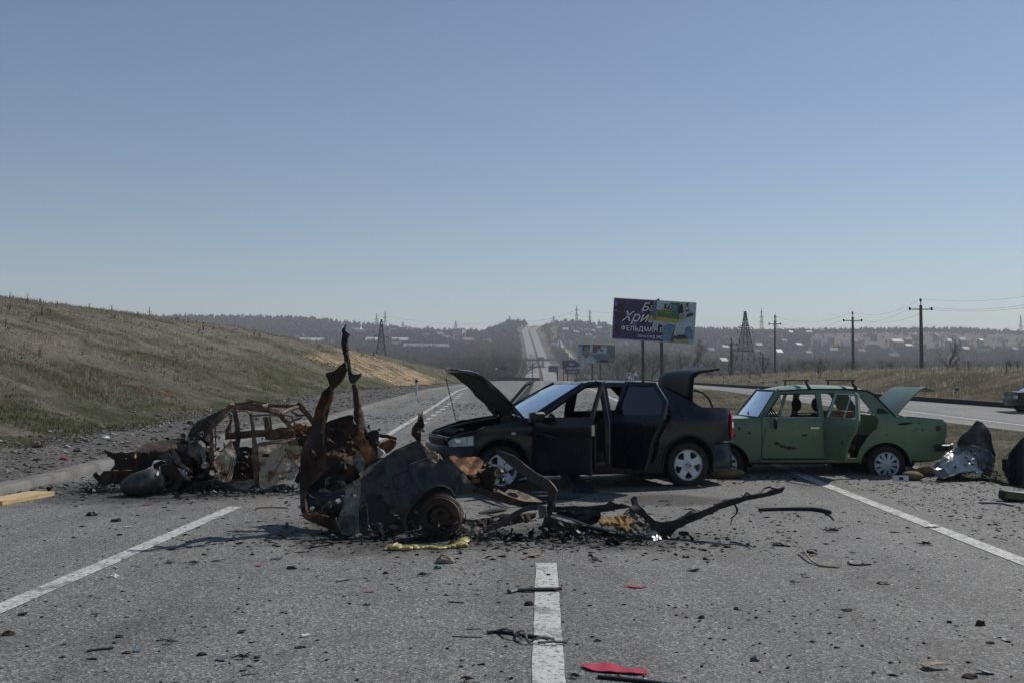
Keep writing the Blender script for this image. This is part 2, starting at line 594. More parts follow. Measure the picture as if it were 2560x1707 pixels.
# ------------------------------------------------------------------ painted markings, 5 mm sheets over the asphalt
def marking(xf, w, y0, y1, step=.2, jag=.003, dz=.005):
    ys = list(np.arange(y0, y1, step)) + [y1]
    vs = []; fs = []
    for y in ys:
        x = float(xf(y)); j = random.uniform(-jag, jag); ww = w / 2 + random.uniform(-jag, jag)
        z = float(prof(y)) + dz
        vs += [(x + j - ww, y, z), (x + j + ww, y, z)]
    for i in range(len(ys) - 1):
        fs.append((2 * i, 2 * i + 1, 2 * i + 3, 2 * i + 2))
    tag(mk("road_marking", vs, fs, M_paint), kind='structure')
cxf = lambda y: .032 * y + np.interp(y, [0, 9, 47, 107], [.03, .015, -.22, -.12])
marking(cxf, .165, 2.6, 7.95)
y = 19.8
while y < 134:
    marking(cxf, .15, y, y + 3.4, 1.0); y += 12
llX = lambda y: .032 * y + np.interp(y, [0, 11.3, 22, 36, 62, 135], [-3.42, -3.50, -3.5, -3.83, -4.75, -5.2])
marking(llX, .16, 2.5, 11.35)
marking(llX, .15, 21.0, 78, 1.2)
y = 26.0
while y < 46:
    marking(lambda q: llX(q) + .42, .17, y, y + .75, .75); y += 1.62
marking(rlineX, .165, 2.5, 130, .8)
marking(lambda y: r2nearX(y) + 1.35, .15, 22, 120, 1.5)

# ------------------------------------------------------------------ far land
def farmat():
    m, t, b = nt("far_land")
    v = objc(t)
    a = noise_n(t, .006, 6, .6, v, .5)
    c = ramp(t, a.outputs[0], [(.36, (.055, .05, .042)), (.5, (.085, .072, .058)), (.6, (.125, .098, .075)), (.7, (.065, .06, .045))])
    f = noise_n(t, .08, 6, .7, v)
    fr = ramp(t, f.outputs[0], [(.3, .6), (.7, 1.35)])
    t.links.new(mixc(t, 1, c.outputs[0], fr.outputs[0], 'MULTIPLY'), b.inputs["Base Color"])
    b.inputs["Roughness"].default_value = 1
    b.inputs["Specular IOR Level"].default_value = .1
    return m
fy = [340.0]
while fy[-1] < 3500: fy.append(fy[-1] * 1.026)
def zfar(x, y): return land(x, y)
vs = []; fs = []
NX = 150
for y in fy:
    for k in range(NX + 1):
        x = (k / NX * 2 - 1) * (40 + .68 * y)
        vs.append((x, y, land(x, y) - (.0 if y > 341 else .1)))
for i in range(len(fy) - 1):
    for k in range(NX):
        a = i * (NX + 1) + k
        fs.append((a, a + 1, a + NX + 2, a + NX + 1))
tag(mk("hills", vs, fs, farmat(), None, True, 80), kind='structure')
# far road climbing the opposite slope: two carriageways and a dark median rail
def ribbon(name, cf, w, ys, dz, m, kind='structure', off=0.0):
    vs = []; fs = []
    for y in ys:
        cx = cf(y) + off
        for s in (-1, 1):
            x = cx + s * w / 2
            vs.append((x, y, land(cx, y) + dz))
    for i in range(len(ys) - 1):
        fs.append((2 * i, 2 * i + 1, 2 * i + 3, 2 * i + 2))
    return tag(mk(name, vs, fs, m), kind=kind)
fys = list(np.arange(520, 1484, 12.0))
M_farroad = plain("far_asphalt", (.20, .20, .20), .9, scale=.05, var=.12)
ribbon("distant_road", roadfx, 8.6, fys, .7, M_farroad, off=-5.2)
ribbon("distant_road", roadfx, 8.6, fys, .7, M_farroad, off=5.6)
ribbon("distant_path", roadfx, 4.0, list(np.arange(700, 1250, 12.0)), .8, plain("pale_track", (.36, .32, .28), .95, scale=.05), off=33)
# ------------------------------------------------------------------ dry grass, woods
def twigmat(name, stops, rough=.9, trans=0):
    m, t, b = nt(name)
    g = N(t, "ShaderNodeNewGeometry")
    r = ramp(t, g.outputs["Random Per Island"], stops)
    n = noise_n(t, .02, 4, .6, objc(t))
    nr = ramp(t, n.outputs[0], [(.3, .75), (.7, 1.25)])
    t.links.new(mixc(t, 1, r.outputs[0], nr.outputs[0], 'MULTIPLY'), b.inputs["Base Color"])
    b.inputs["Roughness"].default_value = rough
    b.inputs["Specular IOR Level"].default_value = .15
    if trans:
        tr = N(t, "ShaderNodeBsdfTranslucent"); mx = N(t, "ShaderNodeMixShader"); mx.inputs[0].default_value = trans
        t.links.new(r.outputs[0], tr.inputs[0]); t.links.new(b.outputs[0], mx.inputs[1]); t.links.new(tr.outputs[0], mx.inputs[2])
        t.links.new(mx.outputs[0], t.nodes["Material Output"].inputs[0])
    return m
M_dry = twigmat("dry_grass_blades", [(0, (.12, .105, .085)), (.5, (.27, .24, .195)), (1, (.46, .42, .35))], trans=.5)
M_green = twigmat("short_green_blades", [(0, (.05, .065, .025)), (.6, (.085, .10, .04)), (1, (.2, .18, .10))], trans=.5)
def tri_cloud(name, base, tip, width, side, m, label=None, cat=None):
    """base, tip Nx3; a tapering blade each"""
    n = len(base)
    v = np.empty((n * 3, 3)); w = width[:, None] * side
    v[0::3] = base - w; v[1::3] = base + w; v[2::3] = tip
    f = np.arange(n * 3).reshape(n, 3)
    o = np_mesh(name, v, f, m)
    tag(o, label, cat, kind='stuff')
    return o
def blades(name, n, xa, xb, y0, y1, hmin, hmax, m, label, zf, clump=1.0, thr=-.1, lean=.35, ypow=1.6, wid=.012, seed=1, mask=None):
    r_ = np.random.default_rng(seed)
    B = []; T = []; W = []; S = []
    k = 0; tries = 0
    while k < n and tries < n * 6:
        tries += 1
        y = y0 + (y1 - y0) * r_.random() ** ypow
        a, b = float(xa(y)), float(xb(y))
        x = a + (b - a) * r_.random()
        q = n2(x, y, 2.2 * clump, seed) + .5 * n2(x, y, .6 * clump, seed + 5)
        if q < thr or (mask and not mask(x, y)): continue
        z = zf(x, y)
        for j in range(5):
            bx, by = x + r_.normal() * .10, y + r_.normal() * .10
            h = (hmin + (hmax - hmin) * r_.random()) * (.6 + min(1.0, max(0, q)) * 1.0)
            an = r_.random() * 6.28; ln = h * lean * r_.random()
            B.append((bx, by, z - .02)); T.append((bx + math.cos(an) * ln + .12 * h, by + math.sin(an) * ln, z + h))
            W.append(wid * (.6 + .8 * r_.random()) * (1 + y / 60)); sa = r_.random() * 3.14
            S.append((math.cos(sa), math.sin(sa), 0)); k += 1
    return tri_cloud(name, np.array(B), np.array(T), np.array(W), np.array(S), m, label, "grass")
LX = lambda y: -(8 + .56 * y)
def hmask(x, y):
    off = float(footX(y)) - x
    return off > 2.2 + 1.5 * n2(x, y, 4, 20)
blades("dry_grass", 140000, LX, lambda y: footX(y), 12, 135, .05, .22, M_dry, "dry straw-coloured grass over the left roadside slope", zleft, 1.0, -.25, seed=21, mask=hmask, wid=.006, lean=.8)
blades("green_grass", 34000, LX, lambda y: footX(y) + .8, 12, 110, .03, .10, M_green, "short green spring grass at the foot of the left slope", zleft, 1.4, -.1, seed=22, wid=.010, mask=lambda x, y: (float(footX(y)) - x) < 6 + 2 * n2(x, y, 3, 41))
blades("dry_grass", 46000, lambda y: r2farX(y) + .9, lambda y: r2farX(y) + 4 + .42 * y, 26, 150, .08, .28, M_dry, "dry grass on the bank right of the far carriageway", land, 1.0, -.2, seed=23, wid=.010)
blades("median_grass", 26000, lambda y: redgeX(y) + .15, lambda y: r2nearX(y) - .1, 11, 120, .02, .09, M_dry, "thin brown and green grass on the median", land, .5, -.02, seed=24, wid=.008)
blades("median_grass", 16000, lambda y: redgeX(y) + .2, lambda y: r2nearX(y) - .3, 11, 80, .02, .07, M_green, "thin green grass on the median", land, .7, .02, seed=25, wid=.008)

M_wood = twigmat("bare_wood", [(0, (.03, .026, .025)), (.5, (.07, .06, .055)), (.85, (.12, .10, .085)), (1, (.19, .16, .14))])
M_wood2 = twigmat("brown_wood", [(0, (.045, .032, .024)), (.6, (.10, .073, .052)), (1, (.18, .135, .10))])
def wood(name, spots, m, label, per=24, wf=.055, low=False):
    """spots: (x, y, h, spread) bare crowns made of thin twigs"""
    B = []; T = []; W = []; S = []
    r_ = np.random.default_rng(len(spots))
    for x, y, h, sp in spots:
        z = land(x, y)
        n = per
        if not low:
            B.append((x, y, z - .3)); T.append((x + r_.normal() * .3, y, z + h * .9)); W.append(.022 * h); S.append((1, 0, 0))
        a = r_.random(n) * 6.283
        rr = sp * np.sqrt(r_.random(n))
        h0 = h * (r_.random(n) * .5 + (.0 if low else .12))
        tz = h0 + h * (.2 + .5 * r_.random(n)) * (1 - .3 * rr / sp)
        tz = np.minimum(tz, h * (1 - .35 * (rr / sp) ** 2))
        for i in range(n):
            cx, sy = math.cos(a[i]), math.sin(a[i])
            q = rr[i] * r_.random() * .6
            B.append((x + cx * q, y + sy * q, z + h0[i])); T.append((x + cx * rr[i], y + sy * rr[i], z + max(tz[i], h0[i] + .3)))
            W.append(h * wf * (.4 + r_.random() * .8)); sa = r_.random() * 3.14 if low else r_.normal() * .5
            S.append((math.cos(sa), math.sin(sa), 0))
    return tri_cloud(name, np.array(B), np.array(T), np.array(W), np.array(S), m, label, "wood")
spA = []; spB = []
r_ = np.random.default_rng(5)
cnt = 0
while cnt < 19000:
    y = 430 + (1500 - 430) * r_.random() ** .8
    tx = r_.uniform(-.42, .56)
    x = tx * y
    q = n2(x, y, 90, 31) + .6 * n2(x, y, 28, 32)
    dr = x - roadfx(y)
    if -16 < dr < 17 or (29 < dr < 37 and y > 650): continue
    if dr < 0:
        if q < -.28 and dr < -60: continue
        if y > 1200 and -.16 < tx < -.02 and r_.random() < .55: continue
    else:
        if tx > .3 and 1060 < y < 1440 and r_.random() < .93: continue   # the open field
        if q < -.38: continue
    h = 4.5 + 5 * r_.random() if dr > 0 else 6 + 6 * r_.random()
    (spB if r_.random() < .25 else spA).append((x, y, h, h * .42)); cnt += 1
for k in range(1700):      # belt of trees on the skyline
    tx = r_.uniform(-.42, .56); y = r_.uniform(1455, 1560)
    x = tx * y
    if -.12 < tx < -.04 and r_.random() < .6: continue
    if abs(x - roadfx(y)) < 22: continue
    h = 9 + 3.5 * r_.random() if tx > .1 else 8 + 7 * r_.random()
    spA.append((x, y, h, h * .28))
wood("distant_woods", spA, M_wood, "grey-brown bare woods covering the far hillsides", 22)
wood("distant_woods", spB, M_wood2, "reddish-brown thickets among the far woods", 22)
# a dense belt just left of the far road and brush in the hollow past the crest
spC = []
for k in range(1500):
    y = r_.uniform(330, 1380); x = roadfx(y) - 17 - abs(r_.normal()) * 24
    h = 7 + 6 * r_.random(); spC.append((x, y, h, h * .4))
for k in range(520):
    y = r_.uniform(300, 520); x = r_.uniform(.06, .56) * y
    if n2(x, y, 40, 50) > -.1: h = 3.5 + 4 * r_.random(); spC.append((x, y, h, h * .5))
for k in range(420):
    y = r_.uniform(300, 560); x = r_.uniform(-.3, -.03) * y
    h = 6 + 6 * r_.random(); spC.append((x, y, h, h * .45))
wood("roadside_thicket", spC, M_wood2, "brown leafless thicket along the far road and in the hollow", 30, .04)
# tall dry weeds on the ridge of the left slope
spD = []
for k in range(60):
    y = r_.uniform(24, 85); x = float(footX(y)) - r_.uniform(5, 16)
    spD.append((x, y, .3 + .5 * r_.random() ** 3, .12))
def weeds(name, spots, m, label, per=9):
    B = []; T = []; W = []; S = []
    for x, y, h, sp in spots:
        z = zleft(x, y) if x < 0 else land(x, y)
        for i in range(per):
            a = r_.random() * 6.28; q = sp * r_.random()
            b0 = h * .5 * r_.random() * (i > 2)
            B.append((x + q * .3 * math.cos(a), y, z + b0 - .02)); T.append((x + q * math.cos(a) * 1.4, y + q * math.sin(a), z + b0 + h * (.5 + .5 * r_.random()) * (1 if i < 3 else .4)))
            W.append(.005 * (1 + y / 50)); S.append((1, 0, 0))
    return tri_cloud(name, np.array(B), np.array(T), np.array(W), np.array(S), m, label, "weeds")
weeds("dry_weeds", spD, M_wood2, "tall dead weed stalks on the ridge of the left slope")
weeds("dry_weeds", [(x, y, .4 + .6 * random.random(), .3) for x, y in [(float(r2farX(y)) + 2 + random.random() * (.4 * y), y) for y in [random.uniform(35, 140) for _ in range(90)]]], M_wood2, "dead brown weeds on the right bank", 14)

# ------------------------------------------------------------------ single bare trees
M_bark = mottled("tree_bark", [(.3, (.045, .038, .032)), (.7, (.11, .095, .08))], 3, .95)
def tree_mesh(h, seed, spread=.5, lean=0.0, dens=1.0, stems=1):
    rd = random.Random(seed)
    tb = MB(); B = []; T = []; W = []; S = []
    def grow(p, d, L, r, lv):
        pts = [p]; q = p.copy(); dd = d.copy()
        n = 3 if lv < 3 else 2
        for i in range(n):
            dd = (dd + Vector((rd.gauss(0, .13), rd.gauss(0, .13), rd.gauss(.05, .06)))).normalized()
            q = q + dd * L / n; pts.append(q.copy())
        if lv < 3:
            tb.tube(pts, [r * (1 - .45 * i / n) for i in range(n + 1)], 5 if lv else 7, caps=False)
        else:
            for a, b in zip(pts, pts[1:]):
                B.append(a); T.append(b + (b - a) * .25); W.append(max(.010, r * .9)); sa = rd.random() * 3.14; S.append((math.cos(sa), math.sin(sa), 0))
        if lv < 5:
            m_ = int((5 if lv == 0 else 4 if lv < 3 else 4) * (dens if lv > 1 else 1))
            for k in range(m_):
                t_ = .35 + .65 * (k + rd.random()) / m_
                i = min(n - 1, int(t_ * n)); base = pts[i].lerp(pts[i + 1], t_ * n - i)
                ax = Vector((rd.gauss(0, 1), rd.gauss(0, 1), rd.gauss(0, .35))).normalized()
                nd = (dd * (.75 if lv else .55) + ax * spread * 1.5 + Vector((0, 0, .18))).normalized()
                grow(base, nd, L * rd.uniform(.5, .72), r * .5, lv + 1)
    for s in range(stems):
        d0 = Vector((rd.gauss(lean, .12) + (rd.uniform(-.4, .4) if stems > 1 else 0), rd.gauss(0, .1), 1)).normalized()
        grow(Vector((rd.gauss(0, .12) * (stems - 1), rd.gauss(0, .12) * (stems - 1), -.15)), d0, h * .45, h * (.022 if stems == 1 else .011), 0)
    # fit height
    zt = max(t.z for t in T); s = h / zt
    tv = [v * s for v in tb.v]
    n = len(B); B = np.array([tuple(x) for x in B]) * s; T = np.array([tuple(x) for x in T]) * s; W = np.array(W)[:, None] * np.array(S)
    v = np.empty((n * 3, 3)); v[0::3] = B - W; v[1::3] = B + W; v[2::3] = T
    return tv, tb.f, v, np.arange(n * 3).reshape(n, 3)
M_twig = twigmat("tree_twigs", [(0, (.05, .04, .033)), (.6, (.11, .09, .072)), (1, (.19, .155, .12))])
protos = []
for i, (h, sp_, st) in enumerate([(7, .5, 1), (7, .65, 2), (7, .42, 1), (2.6, .7, 6), (2.4, .6, 8)]):
    tv, tf, cv, cf = tree_mesh(h, 40 + i, sp_, 0, 1.0, st)
    me = bpy.data.meshes.new("trunk"); me.from_pydata([tuple(a) for a in tv], [], tf); me.update(); me.shade_smooth(); me.materials.append(M_bark)
    o = np_mesh("crown", cv, cf, M_twig); me2 = o.data; bpy.data.objects.remove(o)
    protos.append((h, me, me2))
def bare_tree(kind, x, y, h, label, group=None, name="bare_tree", cat="tree", z=None):
    ph, m1, m2 = protos[kind]
    s = h / ph
    e = empty(name, (x, y, land(x, y) if z is None else z), random.random() * 6.28, label, cat, group)
    e.scale = (s, s, s)
    for nm, me in (("trunk", m1), ("crown", m2)):
        o = bpy.data.objects.new(nm, me); col.objects.link(o); o.parent = e
    return e
def tree_at(kind, u, vtop, d, label, group=None, **kw):
    x = PX(u, d); zt = P(u, vtop, d).z; z = land(x, d)
    return bare_tree(kind, x, d, max(1.2, zt - z), label, group, **kw)
G = "bare trees behind the billboards"
for k, (kd, u, vt, d, lb) in enumerate([
    (1, 1548, 868, 200, "low bare tree just right of the small portrait billboard"),
    (0, 1572, 862, 215, "bare tree under the left end of the big purple billboard"),
    (1, 1597, 866, 190, "bushy bare tree just left of the purple billboard's left post"),
    (0, 1630, 868, 205, "bare tree between the two posts of the purple billboard"),
    (1, 1668, 864, 200, "bare tree just right of the purple billboard's right post"),
    (0, 1700, 870, 180, "bare tree under the right half of the purple billboard"),
    (2, 1742, 842, 165, "tall forked bare tree right of the purple billboard, above the raised boot lid"),
    (0, 1772, 884, 190, "smaller bare tree to the right of the forked one"),
    (2, 1826, 868, 140, "spindly bare tree wrapped round the short pole left of the steel pylon"),
    (0, 1908, 880, 150, "bare tree just right of the steel pylon's foot"),
    (1, 1975, 898, 150, "low round bare tree right of the thin tall pole"),
    (1, 2018, 892, 125, "dense brown bush, wider of two on the bank above the green car's roof"),
    (1, 2052, 888, 128, "dense brown bush beside the wider one above the green car's roof"),
    (1, 2140, 895, 122, "grey bare shrub at the foot of the middle utility pole"),
    (0, 2228, 900, 118, "small bare sapling between the two right-hand utility poles"),
    (2, 2382, 842, 115, "bare tree with upswept limbs right of the tallest utility pole"),
    (1, 2450, 905, 120, "low brown shrub near the right end of the bank")]):
    tree_at(kd, u, vt, d, lb, G if k < 8 else "bare trees and shrubs on the right bank")
for kd, u, vt, d, lb in [(1, 1185, 880, 330, "brown bare tree left of the sign boards beyond the crest"), (0, 1215, 872, 360, "brown bare tree behind the round lamp beyond the crest"),
                         (1, 1245, 866, 380, "broad brown tree behind the dark direction board"), (1, 1283, 872, 400, "brown tree against the left edge of the far road")]:
    tree_at(kd, u, vt, d, lb, "brown trees left of the far road")

# ------------------------------------------------------------------ poles, pylons, wires
M_steel = mottled("galvanised_steel", [(.3, (.05, .052, .055)), (.7, (.11, .112, .115))], 2, .6, .4)
M_conc = mottled("pole_concrete", [(.3, (.055, .052, .048)), (.7, (.12, .115, .105))], 1.5, .9)
M_ins = plain("insulator", (.03, .028, .028), .4)
def lattice(name, x, y, h, w, arms, label, group=None, th=.09, z=None):
    z0 = land(x, y) - .3 if z is None else z
    e = empty(name, (x, y, z0), .25, label, "pylon", group)
    m = MB()
    wd = lambda q: w * (1 - q) ** 1.15 * .5 + .22 * (1 - q * .3)
    lv = [0, .16, .30, .42, .53, .63, .72, .8, .87, .94, 1.0]
    for i in range(len(lv) - 1):
        a, b = lv[i], lv[i + 1]; wa, wb = wd(a), wd(b); za, zb = a * h, b * h
        ca = [Vector((sx * wa, sy * wa, za)) for sx, sy in ((-1, -1), (1, -1), (1, 1), (-1, 1))]
        cb = [Vector((sx * wb, sy * wb, zb)) for sx, sy in ((-1, -1), (1, -1), (1, 1), (-1, 1))]
        for k in range(4):
            m.tube([ca[k], cb[k]], th, 4)
            m.tube([ca[k], cb[(k + 1) % 4]], th * .55, 4); m.tube([ca[(k + 1) % 4], cb[k]], th * .55, 4)
            m.tube([cb[k], cb[(k + 1) % 4]], th * .5, 4)
    m.build("tower_frame", M_steel, e, False)
    for q, L in arms:
        a = MB(); zz = q * h; wv = wd(q)
        for s in (-1, 1):
            a.tube([(s * wv, -wv, zz), (s * L, 0, zz + .1)], th * .7, 4); a.tube([(s * wv, wv, zz), (s * L, 0, zz + .1)], th * .7, 4)
            a.tube([(s * wv, 0, zz + h * .035), (s * L, 0, zz + .1)], th * .6, 4)
            a.tube([(s * L, 0, zz + .1), (s * L, 0, zz - 1.4)], th * .7, 4)
        a.tube([(-wv, -wv, zz), (wv, -wv, zz)], th * .6, 4).tube([(-wv, wv, zz), (wv, wv, zz)], th * .6, 4).tube([(-wv, 0, zz + h * .035), (wv, 0, zz + h * .035)], th * .6, 4).tube([(-wv, -wv, zz), (-wv, wv, zz)], th * .5, 4).tube([(-wv, 0, zz), (-wv, 0, zz + h * .035)], th * .5, 4)
        a.build("cross_arm", M_steel, e, False)
    return e
def pylon_at(u, vt, vb, d, w, arms, label, group=None, th=.09, full=True):
    x = PX(u, d); zt = P(u, vt, d).z
    z0 = land(x, d) - .3
    return lattice("steel_pylon", x, d, zt - z0, w, arms, label, group, th, z0)
AR = [(.62, 3.2), (.76, 2.4), (.9, 1.6)]
pylon_at(953, 799, 905, 300, 6.2, [(.5, 3.6), (.78, 2.2)], "dark lattice pylon behind the left slope, left of the farm sheds", "lattice pylons", .13)
pylon_at(1864, 779, 930, 240, 5.6, [(.52, 4.0), (.80, 2.0)], "dark lattice pylon standing right of the billboards, tallest on the right", "lattice pylons", .12)
gp = "faint pylons along the skyline"
for u, vt, d, lb in [(941, 784, 1250, "faint skyline pylon left of the dark left lattice pylon's tip"), (962, 777, 1200, "faint skyline pylon just right of the dark left lattice pylon's tip"),
                     (1007, 803, 1400, "small faint skyline pylon above the left village"), (1139, 801, 1400, "small faint skyline pylon above the pale apartment house"),
                     (1274, 790, 1400, "faint skyline pylon left of the top of the far road"), (1384, 790, 1450, "thin faint pylon right of the top of the far road"),
                     (1442, 765, 1150, "tallest skyline pylon, left of a pair above the portrait billboard"), (1475, 774, 1200, "right-hand pylon of the pair above the portrait billboard"),
                     (1905, 772, 1150, "faint skyline pylon just right of the dark right lattice pylon"), (1940, 785, 1150, "faint skyline pylon above the thin tall pole"),
                     (372, 768, 900, "small pylon peeping over the left slope, left of two"), (462, 782, 900, "small pylon peeping over the left slope, right of two"),
                     (2554, 788, 1200, "faint pylon at the right edge of the picture")]:
    pylon_at(u, vt, 0, d, 5.5, AR, lb, gp, .16)
gp2 = "line of slim poles on the left skyline"
for u, vt, lb in [(569, 800, "leftmost slim pole on the left skyline"), (632, 792, "second slim pole from the left on the left skyline"), (690, 792, "third slim pole from the left on the left skyline"), (741, 793, "fourth slim pole from the left on the left skyline"), (791, 801, "rightmost slim pole on the left skyline")]:
    d = 1350; x = PX(u, d); z0 = land(x, d); zt = P(u, vt, d).z
    m = MB().tube([(0, 0, -.5), (0, 0, zt - z0)], .28, 5).box((0, 0, (zt - z0) * .9), (3.2, .25, .25))
    o = m.build("utility_pole", M_conc, None); o.location = (x, d, z0); tag(o, lb, "pole", gp2)
def util_pole(u, vt, d, r, label, arm=True, armw=1.15, group="utility poles on the right"):
    x = PX(u, d); z0 = land(x, d); h = P(u, vt, d).z - z0
    e = empty("utility_pole", (x, d, z0), .0, label, "pole", group)
    MB().tube([(0, 0, -.4), (0, 0, h * .93)], [r * 1.15, r * .75], 10).build("post", M_conc, e)
    ends = []
    if arm:
        MB().box((0, 0, h * .875), (armw * 2 * .8, .1, .1)).tube([(0, 0, h * .9), (0, 0, h * .985)], .05, 6).build("cross_arm", M_steel, e)
        for sx, zz in ((-armw, h * .86), (armw, h * .86), (0, h * .975)):
            MB().lathe([(0, 0), (.09, .02), (.14, .1), (.10, .2), (.14, .28), (.06, .36), (0, .36)], 10, 'Z', (sx, 0, zz)).build("insulator", M_ins, e)
            ends.append(Vector((x + sx, d, z0 + zz + .3)))
            if sx: MB().tube([(sx * .8, 0, h * .875), (sx * .92, 0, h * .885), (sx, 0, zz)], .035, 6).build("bracket", M_steel, e)
    return e, ends
pA, eA = util_pole(2304, 750, 105, .2, "tallest wooden-looking utility pole, right of the raised green boot lid")
pB, eB = util_pole(2133, 782, 128, .19, "middle utility pole with a crossarm above the green car's rear window")
pC, eC = util_pole(1938, 790, 160, .17, "thin tall utility pole above the green car's front roof bar", armw=.9)
pD, eD = util_pole(1829, 849, 145, .2, "short double pole left of the lattice pylon, among branches", armw=.8)
pE, eE = util_pole(1908, 886, 170, .16, "short stubby pole right of the lattice pylon", armw=.6)
def wire(a, b, sag, r, parent):
    n = 14
    pts = [a.lerp(b, i / n) - Vector((0, 0, sag * 4 * (i / n) * (1 - i / n))) for i in range(n + 1)]
    return MB().tube(pts, r, 4, caps=False)
M_wire = plain("wire", (.08, .08, .085), .6)
off = Vector((34, -42, 9.0))
def wires(name, segs, label, grp="overhead wires"):
    m = MB()
    for a, b, sag, r in segs:
        n = 14
        m.tube([a.lerp(b, i / n) - Vector((0, 0, sag * 4 * (i / n) * (1 - i / n))) for i in range(n + 1)], r, 4, caps=False)
    return tag(m.build(name, M_wire), label, "wire", grp)
for k, nm in enumerate(("left", "right", "top")):
    b = P(2720, [742, 726, 708][k], 92)
    wires("overhead_wire", [(eA[k], b, .8, .008), (eA[k], eB[k], .9, .008), (eB[k], eC[k], 1.2, .008)],
          f"thin power line hung from the {nm} insulators of the right-hand utility poles")
for k, (pa, pb, pc) in enumerate([((1274, 800), (1442, 775), (1700, 768)), ((1139, 812), (1442, 782), (1475, 784)), ((962, 790), (1274, 803), (1384, 800))]):
    q = [P(u, v, 1180) for u, v in (pa, pb, pc)]
    wires("overhead_wire", [(q[0], q[1], 6, .07), (q[1], q[2], 5, .07)], ["faint high voltage line from the road-top pylon to the pylon pair", "faint lower high voltage line left of the pylon pair", "faint high voltage line above the left village"][k])

# ------------------------------------------------------------------ haze
def haze():
    m = bpy.data.materials.new("haze"); m.use_nodes = True
    t = m.node_tree; t.nodes.clear()
    o = t.nodes.new("ShaderNodeOutputMaterial"); v = t.nodes.new("ShaderNodeVolumePrincipled")
    v.inputs["Color"].default_value = (.90, .94, 1, 1); v.inputs["Density"].default_value = HAZE
    v.inputs["Anisotropy"].default_value = .1
    t.links.new(v.outputs[0], o.inputs["Volume"])
    b = MB().box((0, 1740, 75), (5200, 3600, 230)).build("haze", m, None, False)
    tag(b, kind='stuff')
    b["label"] = "pale blue-grey air haze over the valley"
    b["category"] = "haze"
HAZE = .0003
haze()
# ------------------------------------------------------------------ vehicle materials
def carpaint(name, c, dust=(.16, .14, .12), amt=.35, rough=.32, rust=0.0, coat=.45, spec=.45):
    m, t, b = nt(name)
    v = objc(t)
    n = noise_n(t, 1.6, 7, .65, v, .6)
    r = ramp(t, n.outputs[0], [(.42, 0), (.75, amt)])
    g = N(t, "ShaderNodeNewGeometry")
    cc = mixc(t, r.outputs[0], c, dust)
    sp = noise_n(t, 26, 4, .7, v)
    spr = ramp(t, sp.outputs[0], [(.66, 0), (.72, amt)])
    cc = mixc(t, spr.outputs[0], cc, dust)
    if rust:
        q = noise_n(t, 5.5, 6, .7, v, .3)
        qr = ramp(t, q.outputs[0], [(.70, 0), (.73, rust)])
        cc = mixc(t, qr.outputs[0], cc, (.06, .038, .022))
    t.links.new(cc, b.inputs["Base Color"])
    rr = ramp(t, n.outputs[0], [(.4, rough), (.75, min(1, rough + .35))])
    t.links.new(rr.outputs[0], b.inputs["Roughness"])
    b.inputs["Coat Weight"].default_value = coat
    b.inputs["Specular IOR Level"].default_value = spec
    b.inputs["Coat Roughness"].default_value = .12
    w = noise_n(t, 3.2, 3, .5, v)
    bump(t, b, w.outputs[0], .30, .02)
    return m
def glassmat(name, tint, gloss=.12, rough=.03, dirt=0.0):
    m = bpy.data.materials.new(name); m.use_nodes = True
    t = m.node_tree; t.nodes.clear()
    o = N(t, "ShaderNodeOutputMaterial"); tr = N(t, "ShaderNodeBsdfTransparent"); gl = N(t, "ShaderNodeBsdfGlossy")
    tr.inputs[0].default_value = (*tint, 1); gl.inputs["Roughness"].default_value = rough
    gl.inputs[0].default_value = (.9, .95, 1, 1)
    fr = N(t, "ShaderNodeFresnel"); fr.inputs[0].default_value = 1.5
    f = math_n(t, 'ADD', fr.outputs[0], gloss, True)
    mx = N(t, "ShaderNodeMixShader"); t.links.new(f, mx.inputs[0]); t.links.new(tr.outputs[0], mx.inputs[1]); t.links.new(gl.outputs[0], mx.inputs[2])
    out = mx.outputs[0]
    if dirt:
        df = N(t, "ShaderNodeBsdfDiffuse"); df.inputs[0].default_value = (.35, .36, .36, 1)
        n = noise_n(t, 9, 6, .7, objc(t), .8)
        r = ramp(t, n.outputs[0], [(.45, .04), (.7, dirt)])
        m2 = N(t, "ShaderNodeMixShader"); t.links.new(r.outputs[0], m2.inputs[0]); t.links.new(out, m2.inputs[1]); t.links.new(df.outputs[0], m2.inputs[2])
        out = m2.outputs[0]
    t.links.new(out, o.inputs[0])
    return m
M_navy = carpaint("navy_paint", (.005, .0075, .015), (.036, .042, .055), .14, .22, coat=.45, spec=.2)
M_lada = carpaint("green_paint", (.145, .235, .128), (.16, .15, .125), .6, .42, rust=.4)
M_trimblk = plain("black_trim", (.012, .012, .013), .55)
M_rubber = mottled("tyre_rubber", [(.35, (.010, .010, .010)), (.7, (.035, .033, .03))], 9, .85, 0, .3, .004)
M_alloy = plain("silver_alloy", (.66, .68, .72), .38, .25, var=.12)
M_cap = plain("silver_hubcap", (.50, .52, .55), .42, .2, var=.2)
M_chrome = plain("chrome", (.6, .6, .6), .22, .9, var=.1)
M_dark = plain("dark_interior", (.014, .013, .013), .85)
M_seat = plain("seat_cloth", (.022, .020, .020), .95)
M_glass = glassmat("window_glass", (.72, .80, .80), .05)
M_tint = glassmat("tinted_glass", (.13, .15, .16), .07)
M_wind = glassmat("dusty_windscreen", (.42, .48, .50), .04, .06, .14)
M_crack = glassmat("shattered_windscreen", (.36, .44, .50), .10, .08, .18)
M_lens = plain("headlight_glass", (.42, .47, .52), .10, .35, var=.3, scale=20)
M_red = plain("red_lens", (.55, .02, .025), .25, var=.2)
M_amber = plain("amber_lens", (.55, .16, .03), .3)
M_white = plain("white_plastic", (.65, .65, .63), .5)
M_ashgrey = plain("grey_seal", (.16, .16, .17), .5)
